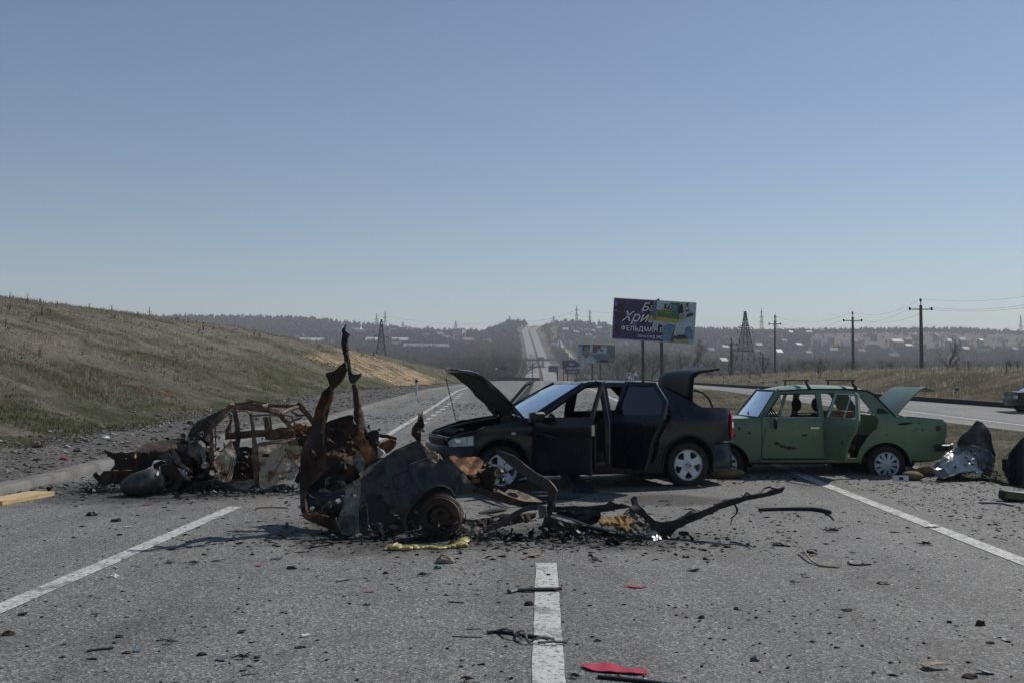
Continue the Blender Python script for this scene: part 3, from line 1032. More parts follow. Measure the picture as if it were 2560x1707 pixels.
M_card = plain("cardboard", (.22, .13, .07), .9)
def arc(cx, cz, r, a0, a1, n=14, rz=None):
    rz = rz or r
    return [(cx + r * math.cos(R(a0 + (a1 - a0) * i / n)), cz + rz * math.sin(R(a0 + (a1 - a0) * i / n))) for i in range(n + 1)]
def wheel(parent, x, y, z, r, w, sd, rim, ground=None, mt=None, yaw=0):
    """tyre with tread shoulders; the rim is its child. sd=-1 outer face towards -y"""
    e = MB()
    rr = .675 * r
    prof_ = [(rr, -w * .42), (r * .80, -w * .5), (r * .95, -w * .47), (r, -w * .36), (r, -w * .12), (r * .985, -w * .11), (r * .985, -w * .08), (r, -w * .07), (r, w * .07), (r * .985, w * .08), (r * .985, w * .11), (r, w * .12), (r, w * .36), (r * .95, w * .47), (r * .8, w * .5), (rr, w * .42), (rr, -w * .42)]
    e.lathe(prof_, 40)
    if ground is not None:
        for v in e.v:
            if v.z + z < ground:
                dz = ground - (v.z + z); v.y *= 1 + dz * 1.6; v.z = ground - z
    o = e.build("wheel", mt or M_rubber, parent, True, 35)
    o.location = (x, y, z); o.rotation_euler = (0, 0, yaw)
    rim(o, rr * 1.02, w, sd)
    return o
def rim_panel(name, R0, holes, dish, m, parent, y0, res, th):
    out = [(R0 * math.cos(a), R0 * math.sin(a)) for a in np.linspace(0, 2 * math.pi, 41)[:-1]]
    return panel(name, out, holes, lambda a, b: Vector((a, y0 - dish(math.hypot(a, b) / R0), b)), res, th, m, parent, True, 35)
def rim_star(o, R0, w, sd):
    """five broad spokes, round centre cap with a ringed emblem"""
    holes = []
    for k in range(5):
        a = R(90 + 36 + 72 * k + 4); h = []
        for da, q in ((-17, .86), (-6, .90), (6, .90), (17, .86), (19, .76), (13, .58), (6, .46), (0, .43), (-6, .46), (-13, .58), (-19, .76)):
            h.append((R0 * q * math.cos(a + R(da)), R0 * q * math.sin(a + R(da))))
        holes.append(h)
    s = MB().lathe([(R0 * 1.0, -w * .44), (R0 * .96, -w * .49), (R0 * .93, -w * .40), (R0 * .90, 0), (R0 * .90, w * .4)], 40).build("rim", M_alloy, o)
    sp = rim_panel("spokes", R0 * .95, holes, lambda q: .012 * (1 - q * q) + .004 * math.cos(q * 7), M_alloy, s, -w * .34, .018, .018)
    c = MB().lathe([(0, -w * .44), (.30 * R0, -w * .44), (.34 * R0, -w * .42), (.36 * R0, -w * .36)], 24)
    c.build("centre_cap", M_alloy, s)
    em = MB(); y0 = -w * .455
    pr = [Vector((R0 * .17 * math.cos(a), y0, R0 * .17 * math.sin(a))) for a in np.linspace(0, 2 * math.pi, 25)]
    em.tube(pr, R0 * .022, 5, caps=False)
    em.tube([(-R0 * .25, y0, R0 * .03), (R0 * .04, y0, R0 * .05), (-R0 * .04, y0, -R0 * .05), (R0 * .25, y0, -R0 * .03)], R0 * .025, 4)
    em.build("emblem", M_steel, s)
    for i in range(5):
        a = R(90 + 72 * i + 36)
    MB().lathe([(0, -.02), (R0 * .62, -.02), (R0 * .62, .02)], 20).build("brake_disc", M_steel, s)
def rim_cap(o, R0, w, sd):
    """plastic hub cap with ten narrow paired spokes"""
    holes = []
    for k in range(10):
        a = R(36 * k + 9 + 12)
        hw = 5.5 if k % 2 else 8.5
        holes.append([(R0 * q * math.cos(a + R(da)), R0 * q * math.sin(a + R(da))) for da, q in ((-hw, .86), (0, .89), (hw, .86), (hw * .9, .6), (0, .36), (-hw * .9, .6))])
    s = MB().lathe([(R0, -w * .40), (R0 * .98, -w * .50), (R0 * .93, -w * .47), (R0 * .9, -w * .3)], 40).build("rim", M_cap, o)
    rim_panel("hub_cap", R0 * .95, holes, lambda q: .022 * (1 - q * q), M_cap, s, -w * .44, .016, .01)
    MB().lathe([(0, -w * .30), (R0 * .9, -w * .30)], 24).build("wheel_disc", M_dark, s)
    MB().lathe([(0, -w * .62), (.14 * R0, -w * .61), (.17 * R0, -w * .56)], 16).build("centre_cap", M_cap, s)
def rim_steel(o, R0, w, sd, m=None):
    """bare pressed steel wheel with round holes"""
    m = m or M_steelrust
    holes = [[(R0 * (.62 * math.cos(R(k * 36)) + .085 * math.cos(b)), R0 * (.62 * math.sin(R(k * 36)) + .085 * math.sin(b))) for b in np.linspace(0, 6.283, 9)[:-1]] for k in range(10)]
    holes.append([(R0 * .17 * math.cos(b), R0 * .17 * math.sin(b)) for b in np.linspace(0, 6.283, 13)[:-1]])
    s = MB().lathe([(R0 * 1.04, -w * .44), (R0 * 1.04, -w * .5), (R0 * .96, -w * .48), (R0 * .92, -w * .3), (R0 * .92, w * .4)], 36).build("rim", m, o)
    rim_panel("wheel_disc", R0 * .93, holes, lambda q: .055 * math.exp(-((q - .42) / .22) ** 2), m, s, -w * .12, .02, .008)
    for k in range(4):
        a = R(45 + 90 * k)
        MB().lathe([(0, -.012), (.011, -.010), (.012, 0)], 6, 'Y', (R0 * .27 * math.cos(a), -w * .12 - .04, R0 * .27 * math.sin(a))).build("wheel_bolt", m, s)
def side_panel(name, outline, holes, wf, sd, m, parent, res=.07, thick=.012, hinge=None, rot=0, smooth=True, jag=0, dent=None):
    hx, hy = hinge if hinge else (0, 0)
    def fm(a, b):
        y = sd * wf(a, b)
        if dent: y += dent(a, b)
        return Vector((a - hx, y - hy, b))
    o = panel(name, outline, holes, fm, res, thick, m, parent, smooth, 32, jag)
    if hinge:
        o.location = (hx, hy, 0); o.rotation_euler = (0, 0, rot)
    return o
def wrap(name, plan, prof_, m, parent, closed=False):
    """plan: [(x, y)] with prof_: [(outward, z)] swept round it"""
    vs = []; fs = []
    n = len(plan)
    for i, (x, y) in enumerate(plan):
        a = plan[max(0, i - 1)]; b = plan[min(n - 1, i + 1)]
        tx, ty = b[0] - a[0], b[1] - a[1]; L = math.hypot(tx, ty)
        nx, ny = ty / L, -tx / L
        for d, z in prof_: vs.append((x + nx * d, y + ny * d, z))
    k = len(prof_)
    for i in range(n - 1):
        for j in range(k - 1):
            fs.append((i * k + j, i * k + j + 1, (i + 1) * k + j + 1, (i + 1) * k + j))
    return mk(name, vs, fs, m, parent, True, 40)
def seat(parent, x, y, z, w=.50, back=.62, lean=.22, head=True, m=None, name="seat"):
    e = MB().box((0, 0, 0), (.50, w, .14), rot=(0, -.12, 0)).build(name, m or M_seat, parent, True, 60)
    e.location = (x, y, z)
    bv = e.modifiers.new("b", 'BEVEL'); bv.width = .05; bv.segments = 3
    bk = MB()
    for i in range(7):
        pass
    prof2 = [(0, .10, w * .46), (.18, .11, w * .5), (.36, .10, w * .5), (.52, .08, w * .44), (.62, .05, w * .3)]
    vs = []; fs = []
    for (h, th, hw) in prof2:
        hh = h / .62 * back
        for (dx, yy) in ((-th / 2, -hw), (-th * .8, 0), (-th / 2, hw), (th / 2, hw), (th * .6, 0), (th / 2, -hw)):
            vs.append((.24 + lean * hh + dx, yy, .03 + hh))
    for i in range(4):
        for k in range(6): fs.append((i * 6 + k, i * 6 + (k + 1) % 6, (i + 1) * 6 + (k + 1) % 6, (i + 1) * 6 + k))
    fs += [tuple(range(5, -1, -1)), tuple(24 + k for k in range(6))]
    o = mk("backrest", vs, fs, m or M_seat, e, True, 60)
    sb = o.modifiers.new("s", 'SUBSURF'); sb.levels = 2; sb.render_levels = 2
    if head:
        h = MB().lathe([(0, -.12), (.07, -.115), (.10, -.07), (.11, 0), (.10, .07), (.07, .115), (0, .12)], 16)
        for v in h.v: v.x *= .62; 
        q = h.build("headrest", m or M_seat, e); q.location = (.24 + lean * (back + .1) + .0, 0, .03 + back + .12)
    return e
def torus(R0, r, n=24):
    return [Vector((0, R0 * math.cos(a), R0 * math.sin(a))) for a in np.linspace(0, 2 * math.pi, n + 1)]

# ------------------------------------------------------------------ black saloon with every lid and door open
def black_car():
    th = R(16)
    root = empty("black_car", (-1.163, 13.32, 0), th, "black saloon standing across the road with bonnet, boot and near doors open", "car")
    wp = ipl([.05, .12, .25, .50, .83, 3.4, 3.8, 4.05, 4.15, 4.22], [.40, .58, .73, .825, .855, .855, .848, .80, .74, .58])
    fz = ipl([.18, .35, .55, .70, .88, .98, 1.05, 1.4, 1.45], [.955, .99, 1.0, .995, .985, .955, .915, .715, .67])
    crease = lambda x, z: .010 * math.exp(-((z - (.80 + .03 * x)) / .035) ** 2)
    wf = lambda x, z: wp(x) * fz(z) + crease(x, z) * (z < .95)
    rc, fc, ar = (3.44, .33), (.83, .33), .365
    for sd, nm in ((-1, "near"), (1, "far")):
        fender = [(.47, .60), (.485, .735), (.20, .712), (.33, .765), (.6, .848), (.9, .905), (1.24, .95), (1.26, .60), (1.26, .30), (1.22, .22)] + arc(*fc, ar, -12, 172, 16)
        fender = fender[:10] + arc(*fc, ar, -15, 165, 16) + [(.46, .50)]
        side_panel("front_fender", fender, [], wf, sd, M_navy, root, .06, .012)
        shell = [(1.27, .955), (1.27, .955), (2.02, 1.39), (2.4, 1.415), (2.9, 1.41), (3.14, 1.375), (3.42, 1.22), (3.70, 1.075), (3.95, 1.075), (4.15, 1.06), (4.205, 1.03), (4.205, .62), (3.83, .60)] + arc(*rc, ar, 15, 195, 16) + [(3.04, .21), (1.20, .21), (1.20, .30), (1.27, .33)]
        shell = [p for i, p in enumerate(shell) if i != 1]
        h1 = [(1.34, .33), (1.34, .93), (2.03, 1.35), (2.24, 1.36), (2.25, .33)]
        h2 = [(2.34, .33), (2.35, 1.36), (2.90, 1.355), (3.16, 1.18), (3.22, .98), (3.13, .82), (3.03, .66), (2.99, .5), (2.92, .33)]
        side_panel("body_side", shell, [h1, h2], wf, sd, M_navy, root, .07, .03)
        # wheel-arch lips and dark liners
        for c in (fc, rc):
            lip = MB().tube([(x, sd * (wf(x, z) + .006), z) for x, z in arc(*c, ar + .012, -8, 188, 24)], .017, 6, flat=.8)
            lip.build("arch_lip", M_navy, root)
            li = MB(); ps = arc(*c, ar + .03, -12, 192, 20); vs = []; fs = []
            for x, z in ps: vs += [(x, sd * .84, z), (x, sd * .48, z)]
            for i in range(20): fs.append((2 * i, 2 * i + 1, 2 * i + 3, 2 * i + 2))
            nb = len(vs); vs += [(c[0] - .42, sd * .48, .1), (c[0] + .42, sd * .48, .1), (c[0] + .42, sd * .48, .75), (c[0] - .42, sd * .48, .75)]; fs.append((nb, nb + 1, nb + 2, nb + 3))
            mk("wheel_liner", vs, fs, M_dark, root)
    # roof, scuttle
    rz = ipl([1.95, 2.1, 2.4, 2.7, 3.0, 3.18], [1.37, 1.405, 1.432, 1.432, 1.41, 1.365])
    panel("roof", [(1.97, -.61), (3.16, -.60), (3.20, 0), (3.16, .60), (1.97, .61), (1.93, 0)], [], lambda a, b: Vector((a, b, rz(a) + .012 - .05 * (abs(b) / .61) ** 2.5)), .1, .02, M_navy, root)
    # windscreen, rear window
    def screen(name, x0, z0, w0, x1, z1, w1, m, bow):
        vs = []; fs = []; n = 12; k = 8
        for j in range(k + 1):
            q = j / k
            for i in range(n + 1):
                s = i / n * 2 - 1
                vs.append((x0 + (x1 - x0) * q - bow * (1 - s * s), s * (w0 + (w1 - w0) * q), z0 + (z1 - z0) * q + .03 * math.sin(q * 3.14)))
        for j in range(k):
            for i in range(n): a = j * (n + 1) + i; fs.append((a, a + 1, a + n + 2, a + n + 1))
        return mk(name, vs, fs, m, root, True, 60)
    screen("windscreen", 1.26, .95, .74, 2.0, 1.385, .60, M_wind, .09)
    screen("rear_window", 3.72, 1.07, .70, 3.17, 1.37, .58, M_tint, -.05)
    for sd in (-1, 1):
        MB().tube([(1.25, sd * .79, .96), (1.65, sd * .70, 1.19), (2.02, sd * .615, 1.395)], [.035, .03, .028], 8).build("pillar", M_navy, root)
    # interior
    MB().box((2.3, 0, .29), (2.3, 1.5, .08)).build("floor_pan", M_dark, root, False)
    d = MB().box((1.42, 0, .82), (.40, 1.42, .26), rot=(0, .15, 0)).build("dashboard", M_dark, root, True); bv = d.modifiers.new("b", 'BEVEL'); bv.width = .07; bv.segments = 3
    stw = MB().tube(torus(.18, .014), .014, 8, caps=False).tube([(0, 0, -.17), (0, 0, .17)], .012, 6).tube([(0, -.17, 0), (0, .17, 0)], .012, 6).tube([(0, 0, 0), (-.22, 0, -.06)], .02, 6).build("steering_wheel", M_dark, root)
    stw.location = (1.72, -.36, .82); stw.rotation_euler = (0, R(-22), 0)
    for yy in (-.36, .36): seat(root, 2.08, yy, .40, back=.50, head=False)
    seat(root, 2.85, 0, .48, w=1.3, back=.52, lean=.3, head=False)
    MB().box((3.35, 0, .95), (.5, 1.2, .03)).build("parcel_shelf", M_dark, root, False)
    MB().box((1.3, 0, .55), (.1, 1.4, .75)).build("bulkhead", M_dark, root, False)
    # engine in an untidy dark bay
    e = MB(); rd = random.Random(4)
    for k in range(26):
        e.box((rd.uniform(.3, 1.12), rd.uniform(-.55, .55), rd.uniform(.52, .70)), (rd.uniform(.06, .3), rd.uniform(.06, .3), rd.uniform(.08, .2)), rot=(rd.uniform(-.3, .3), rd.uniform(-.3, .3), rd.uniform(-1, 1)))
    e.build("engine", plain("engine_black", (.02, .02, .02), .6), root, False)
    MB().tube([(.5, -.3, .74), (.8, -.1, .80), (1.0, .2, .80), (1.1, .5, .8)], .02, 6).build("hose", M_trimblk, root)
    e = MB()
    for sd in (-1, 1):
        e2 = MB().tube([(.26, sd * .60, .705), (.5, sd * .70, .775), (.9, sd * .72, .85), (1.2, sd * .72, .90)], .03, 6).build("bay_rail", M_navy, root)
    MB().box((.20, 0, .69), (.06, 1.15, .04)).build("slam_panel", M_navy, root, True)
    # bumpers
    plan = [(.46, -.82), (.34, -.775), (.24, -.71), (.17, -.63), (.12, -.52), (.08, -.38), (.055, -.2), (.05, 0), (.055, .2), (.08, .38), (.12, .52), (.17, .63), (.24, .71), (.34, .775), (.46, .82)]
    wrap("front_bumper", plan[::-1], [(-.10, .235), (-.02, .25), (.005, .34), (.02, .43), (.012, .50), (.005, .57), (-.012, .61), (-.05, .62)], M_navy, root)
    wrap("grille", [(.16, .45), (.10, .2), (.08, 0), (.10, -.2), (.16, -.45)], [(0, .60), (.0, .69), (-.06, .705)], M_trimblk, root)
    rp = [(3.80, -.852), (3.95, -.84), (4.08, -.80), (4.16, -.73), (4.20, -.62), (4.235, -.4), (4.25, 0), (4.235, .4), (4.20, .62), (4.16, .73), (4.08, .80), (3.95, .84), (3.80, .852)]
    wrap("rear_bumper", rp[::-1], [(-.0, .24), (.0, .26), (.006, .44), (.02, .46), (.024, .54), (.03, .575), (.0, .60), (-.05, .605)][::-1], M_navy, root)
    wrap("bumper_strip", rp[::-1], [(.026, .565), (.036, .568), (.036, .58), (.026, .583)][::-1], M_alloy, root)
    wrap("rear_panel", [(4.12, -.70), (4.19, -.5), (4.21, 0), (4.19, .5), (4.12, .70)][::-1], [(0, .60), (0, .80), (-.02, .86)][::-1], M_navy, root)
    # lamps
    for sd in (-1, 1):
        def hl(a, b, sd=sd): return Vector((a, sd * (wf(a, b) + .004), b))
        o = panel("headlight", [(.19, .60), (.17, .655), (.22, .702), (.47, .738), (.475, .615)], [], hl, .05, .02, M_lens, root)
        panel("indicator", [(.40, .62), (.40, .715), (.46, .72), (.46, .622)], [], lambda a, b, sd=sd: Vector((a, sd * (wf(a, b) + .010), b)), .03, .004, M_white, o)
        MB().lathe([(0, -.01), (.042, -.005), (.045, .03)], 14, 'Y', (.29, sd * (wf(.29, .66) + .006), .658)).build("reflector", M_chrome, o)
        tl = panel("tail_light", [(4.105, .67), (4.12, .985), (4.205, .975), (4.21, .67)], [], lambda a, b, sd=sd: Vector((a + .012, sd * (wf(a, b) + .022), b)), .03, .02, M_red, root)
        wrap("tail_light", [(4.19, -.60), (4.21, -.5)][::-1] if sd < 0 else [(4.21, .5), (4.19, .60)][::-1], [(.01, .68), (.02, .71), (.02, .94), (.01, .97)][::-1], M_red, root)
        panel("amber_segment", [(4.115, .79), (4.12, .87), (4.19, .87), (4.19, .79)], [], lambda a, b, sd=sd: Vector((a + .014, sd * (wf(a, b) + .034), b)), .03, .004, M_white, tl)
        MB().box((.985, sd * (wf(.985, .76) + .006), .765), (.055, .016, .028)).build("side_repeater", M_white, root, True)
    # bonnet, hinged at the scuttle, dark lining on its underside
    hin = Vector((1.22, 0, .955))
    def bon(a, b):   # a along (0 hinge .. 1.10 nose), b across
        nose = sstep(.75, 1.10, a)
        return Vector((-a, b * (1 - .10 * nose), .045 * math.sin(min(a, 1.0) * 2.6) * 1.2 - .13 * nose * nose - .05 * (abs(b) / .72) ** 3))
    out = smooth_poly([(0, -.70), (.2, -.74), (.85, -.70), (1.06, -.5), (1.12, 0), (1.06, .5), (.85, .70), (.2, .74), (0, .70), (.05, .0)], 1)
    bn = panel("bonnet", out, [], bon, .09, -.016, M_navy, root)
    bn.location = hin; bn.rotation_euler = (0, R(41), 0)
    lin = panel("bonnet_lining", [(x * .93 + .02, y * .9) for x, y in out], [[(.02, .30), (.14, .26), (.20, .40), (.14, .54), (.02, .50)], [(.02, -.30), (.14, -.26), (.20, -.40), (.14, -.54), (.02, -.50)]], lambda a, b: bon(a, b) + Vector((0, 0, -.035 - .01 * math.sin(a * 18))), .09, .008, mottled("bonnet_lining", [(.3, (.006, .006, .006)), (.72, (.03, .027, .022))], 4, .9), bn)
    MB().tube([(0, 0, 0), (.19, .08, -.72 + .02)], .006, 6).build("prop_rod", M_trimblk, root).location = (.21, -.35, .77 + .70)
    # wipers
    MB().tube([(1.22, -.5, .965), (1.45, -.15, 1.09)], .008, 5).build("wiper", M_trimblk, root)
    MB().tube([(1.20, .1, .965), (1.42, .45, 1.08)], .008, 5).build("wiper", M_trimblk, root)
    # doors
    dz = lambda a, b: .004 * math.sin(a * 9)
    fd = [(1.275, .30), (1.27, .93), (1.96, 1.395), (2.10, 1.43), (2.27, 1.435), (2.30, .95), (2.295, .30)]
    fw = [(1.40, .965), (1.97, 1.345), (2.09, 1.38), (2.225, 1.385), (2.245, .985)]
    rd_ = [(2.32, .30), (2.32, 1.43), (2.88, 1.42), (3.18, 1.19), (3.22, .97), (3.11, .80), (3.02, .64), (2.98, .45), (2.90, .30)]
    rw = [(2.385, .995), (2.39, 1.38), (2.86, 1.37), (3.12, 1.16), (3.15, 1.01)]
    def door(nm, out, win, hx, sd, ang, glass, handle_x):
        hy = sd * wf(hx, .6)
        d = side_panel(nm, out, [win], wf, sd, M_navy, root, .06, .035, (hx, hy), sd * ang)
        # inner trim and window frame thickness
        low = [(x, min(z, .95)) for x, z in out if z <= .97]
        tr = side_panel("door_trim", [(max(x, hx + .04) if x < hx + .1 else x - .03, max(.36, min(z, .93))) for x, z in out if z < 1.0], [], lambda a, b: wf(a, b) - .075, sd, M_dark, d, .1, .03, None)
        for v in tr.data.vertices: v.co.x -= hx; v.co.y -= hy
        if glass:
            g = panel("door_glass", win, [], lambda a, b: Vector((a - hx, sd * (wf(a, b) - .02) - hy, b)), .1, .004, glass, d)
        h = MB().tube([(handle_x - hx - .09, sd * (wf(handle_x, .86) + .03) - hy, .875), (handle_x - hx + .09, sd * (wf(handle_x, .86) + .03) - hy, .875)], .014, 6).build("handle", M_trimblk, d)
        return d
    d1 = door("front_door", fd, fw, 1.27, -1, R(65), None, 2.15)
    d2 = door("rear_door", rd_, rw, 2.32, -1, R(67), M_tint, 3.0)
    door("front_door", fd, fw, 1.27, 1, R(58), M_wind, 2.15)
    door("rear_door", rd_, rw, 2.32, 1, R(1), None, 3.0)
    # latches on the open doors' shut faces
    hy = -wf(1.27, .6)
    MB().box((1.03, hy * 0 + .0, .84), (.012, .05, .13)).build("latch", M_chrome, d1, True).location = (0, .012, 0)
    # bullet holes and scars, bare metal
    for k, (x, z) in enumerate([(1.9, .83), (2.0, .70), (1.7, .42), (1.6, .43), (1.95, .43), (1.5, .86), (1.98, .9)]):
        MB().lathe([(0, -.004), (.014, -.006), (.022, .0)], 9, 'Y', (x - 1.27, -wf(x, z) - hy - .003, z)).build("bullet_hole", M_steel, d1)
    for x, z in ((3.72, .80), (3.76, .80), (3.4, .93)):
        MB().lathe([(0, -.004), (.009, -.005), (.014, .0)], 9, 'Y', (x, -wf(x, z) - .003, z)).build("bullet_hole", M_steel, root)
    # mirrors
    for sd in (-1, 1):
        mm = MB().box((0, 0, 0), (.10, .20, .13)).build("door_mirror", M_trimblk, d1 if sd < 0 else root, True)
        bv = mm.modifiers.new("b", 'BEVEL'); bv.width = .035; bv.segments = 3
        if sd < 0: mm.location = (.18, -.11, .98)
        else: mm.location = (1.42, .98, .99)
        MB().box((-.062, -.01, 0), (.012, .17, .11)).build("mirror_face", M_lens, mm, True)
    # boot lid, raised upright, with its curved hinge arms
    lid = MB(); seg = [(.0, -.05), (.02, .10), (.04, .24), (.06, .33), (.10, .375), (.16, .395), (.28, .40), (.40, .42), (.43, .41)]
    vs = []; fs = []
    for x, z in seg:
        for k in range(9):
            s = k / 4 - 1
            vs.append((x - .02 * (s * s) * (z < .35), s * .56, z + .012 * (1 - s * s)))
    for i in range(len(seg) - 1):
        for k in range(8): a = i * 9 + k; fs.append((a, a + 1, a + 10, a + 9))
    bl = mk("boot_lid", vs, fs, plain("lid_paint", (.008, .009, .011), .45, spec=.15), root, True, 50); so = bl.modifiers.new("s", 'SOLIDIFY'); so.thickness = .03
    bl.location = (3.66, 0, 1.14); bl.rotation_euler = (0, R(-4), 0)
    for sd in (-1, 1):
        MB().tube([(.05, sd * .5, .16), (.17, sd * .5, .13), (.27, sd * .5, .03), (.32, sd * .5, -.10)], .016, 8).build("hinge_arm", M_trimblk, bl)
    for sd in (-1, 1): MB().tube([(2.30, sd * wf(2.3, .35) + sd * .004, .35), (2.30, sd * wf(2.3, .9) + sd * .004, .9), (2.295, sd * wf(2.3, 1.36) + sd * .004, 1.36)], .008, 5).build("door_seal", M_ashgrey, root)
    # aerial, sill strip
    MB().tube([(0, 0, 0), (.14, 0, .38)], .004, 5).build("aerial", M_trimblk, root).location = (2.85, -.1, 1.43)
    # wheels
    wheel(root, .83, -.755, .305, .305, .19, -1, rim_star, yaw=R(6))
    wheel(root, 3.44, -.755, .305, .305, .19, -1, rim_star)
    for x in (.83, 3.44):
        w_ = wheel(root, x, .755, .305, .305, .19, -1, rim_star); w_.rotation_euler = (0, 0, math.pi)
    MB().box((2.1, 0, .22), (2.2, 1.3, .06)).tube([(3.44, -.6, .3), (3.44, .6, .3)], .04, 8).build("underbody", M_dark, root, False)
    return root
black_car()

# ------------------------------------------------------------------ green saloon on flat tyres
def green_car():
    root = empty("green_car", (2.593, 15.70, 0), 0.0, "old green saloon with roof bars, open boot lid and flat tyres", "car")
    W0 = .80
    wp = ipl([-.1, .0, .2, .6, 3.4, 3.8, 3.93], [.60, .72, .78, .80, .80, .775, .73])
    fz = ipl([.2, .4, .6, .80, .87, .90, 1.27, 1.33], [.96, .99, 1.0, .995, .97, .945, .755, .72])
    bead = lambda z: .012 * math.exp(-((z - .815) / .02) ** 2)
    wf = lambda x, z: wp(x) * fz(z) + bead(z)
    fc, rc = (.58, .17), (2.985, .17)
    arx, arz = .375, .345
    for sd in (-1, 1):
        fender = [(-.03, .50), (-.05, .78), (.05, .845), (.5, .862), (1.13, .885), (1.13, .24)] + arc(fc[0], fc[1], arx, 10, 170, 16, arz)
        side_panel("front_fender", fender, [], wf, sd, M_lada, root, .07, .012)
        shell = [(1.14, .885), (1.44, 1.285), (1.8, 1.305), (2.5, 1.305), (2.78, 1.28), (2.86, 1.25), (3.15, .90), (3.5, .875), (3.86, .845), (3.93, .80), (3.92, .62), (3.86, .50), (3.82, .26), (3.72, .245), (3.37, .25)] + arc(rc[0], rc[1], arx, 12, 168, 16, arz) + [(2.55, .22), (1.0, .22), (.97, .24), (1.14, .27)]
        ho = [(1.21, .28), (1.20, .86), (1.46, 1.245), (2.01, 1.255), (2.01, .28)]
        hr = [(2.08, .28), (2.08, 1.255), (2.56, 1.25), (2.65, 1.22), (2.89, .87), (2.86, .72), (2.72, .60), (2.60, .42), (2.56, .28)]
        side_panel("body_side", shell, [ho, hr], wf, sd, M_lada, root, .08, .025)
        for c in (fc, rc):
            pts_ = arc(c[0], c[1], arx + .012, 6, 174, 24, arz + .012)
            MB().tube([(x, sd * (wf(x, z) + .004), z) for x, z in pts_], .015, 6, flat=.8).build("arch_lip", M_lada, root)
            ps = arc(c[0], c[1], arx + .03, -5, 185, 20, arz + .03); vs = []; fs = []
            for x, z in ps: vs += [(x, sd * .78, z), (x, sd * .45, z)]
            for i in range(20): fs.append((2 * i, 2 * i + 1, 2 * i + 3, 2 * i + 2))
            nb = len(vs); vs += [(c[0] - .42, sd * .45, .02), (c[0] + .42, sd * .45, .02), (c[0] + .42, sd * .45, .56), (c[0] - .42, sd * .45, .56)]; fs.append((nb, nb + 1, nb + 2, nb + 3))
            mk("wheel_liner", vs, fs, M_dark, root)
        # black seal line round the side windows, gutter
        MB().tube([(x, sd * (wf(x, z) + .012), z) for x, z in [(1.15, .90), (1.30, 1.10), (1.45, 1.285), (2.0, 1.31), (2.55, 1.308), (2.78, 1.285), (2.87, 1.24), (3.14, .91)]], .011, 5).build("rain_gutter", M_trimblk, root)
        panel("vent_grille", [(2.90, 1.02), (2.97, 1.02), (3.06, .95), (2.88, .95)], [], lambda a, b, sd=sd: Vector((a, sd * (wf(a, b) + .016), b)), .05, .01, M_trimblk, root)
    rz = ipl([1.40, 1.55, 1.8, 2.2, 2.6, 2.8, 2.88], [1.295, 1.335, 1.365, 1.375, 1.36, 1.32, 1.27])
    panel("roof", [(1.44, -.60), (1.9, -.60), (2.6, -.60), (2.84, -.585), (2.88, 0), (2.84, .585), (2.6, .6), (1.9, .60), (1.44, .60), (1.40, 0)], [], lambda a, b: Vector((a, b, rz(a) - (.07) * (abs(b) / .60) ** 3)), .1, .02, M_lada, root)
    def screen(name, x0, z0, w0, x1, z1, w1, m, bow):
        vs = []; fs = []; n = 10; k = 8
        for j in range(k + 1):
            q = j / k
            for i in range(n + 1):
                s = i / n * 2 - 1
                vs.append((x0 + (x1 - x0) * q - bow * (1 - s * s), s * (w0 + (w1 - w0) * q), z0 + (z1 - z0) * q))
        for j in range(k):
            for i in range(n): a = j * (n + 1) + i; fs.append((a, a + 1, a + n + 2, a + n + 1))
        return mk(name, vs, fs, m, root, True, 60)
    screen("windscreen", 1.11, .89, .71, 1.40, 1.28, .58, M_crack, .07)
    ring = [Vector((1.11 - .07 * (1 - s * s), s * .71, .885)) for s in np.linspace(-1, 1, 9)] + [Vector((1.40 - .07 * (1 - s * s), s * .58, 1.285)) for s in np.linspace(1, -1, 9)]
    MB().tube(ring + [ring[0]], .014, 6, caps=False).build("windscreen_seal", M_trimblk, root)
    for sd in (-1, 1):
        MB().tube([(1.13, sd * .755, .885), (1.29, sd * .68, 1.10), (1.44, sd * .605, 1.30)], .026, 8).build("pillar", M_lada, root)
    MB().tube([(1.05, -.25, .92), (1.19, .05, 1.03)], .007, 5).build("wiper", M_trimblk, root)
    # bonnet and nose
    bo = panel("bonnet", [(-.03, -.66), (1.06, -.70), (1.02, 0), (1.06, .70), (-.03, .66), (-.06, 0)], [], lambda a, b: Vector((a, b, .865 + .02 * math.sin(a * 2) - .02 * (abs(b) / .7) ** 4 + .012 * n2(a * 10, b * 10, 3, 2))), .1, .015, M_lada, root)
    wrap("nose", [(-.0, .70), (-.06, .6), (-.08, 0), (-.06, -.6), (-.0, -.70)], [(0, .34), (0, .83), (-.04, .85)], M_lada, root)
    wrap("front_bumper", [(.05, .78), (-.08, .7), (-.11, 0), (-.08, -.7), (.05, -.78)], [(0, .38), (.02, .40), (.02, .50), (0, .52)], M_chrome, root)
    for yy in (-.55, .55):
        h = MB().lathe([(0, -.02), (.08, -.01), (.085, .03)], 16, 'X', (-.085, yy, .66)).build("headlight", M_lens, root)
    # tail
    wrap("rear_panel", [(3.90, -.72), (3.935, -.6), (3.945, 0), (3.935, .6), (3.90, .72)], [(0, .28), (0, .5), (.01, .80), (-.02, .85)], M_lada, root)
    rb = wrap("rear_bumper", [(3.70, -.80), (3.90, -.79), (4.0, -.70), (4.01, 0), (4.0, .70), (3.9, .79), (3.70, .80)], [(0, .385), (.03, .40), (.03, .47), (0, .485)], M_trimblk, root)
    MB().tube([(3.95, -.80, .48), (4.02, -.72, .49)], .012, 6).build("bumper_trim", M_chrome, rb)
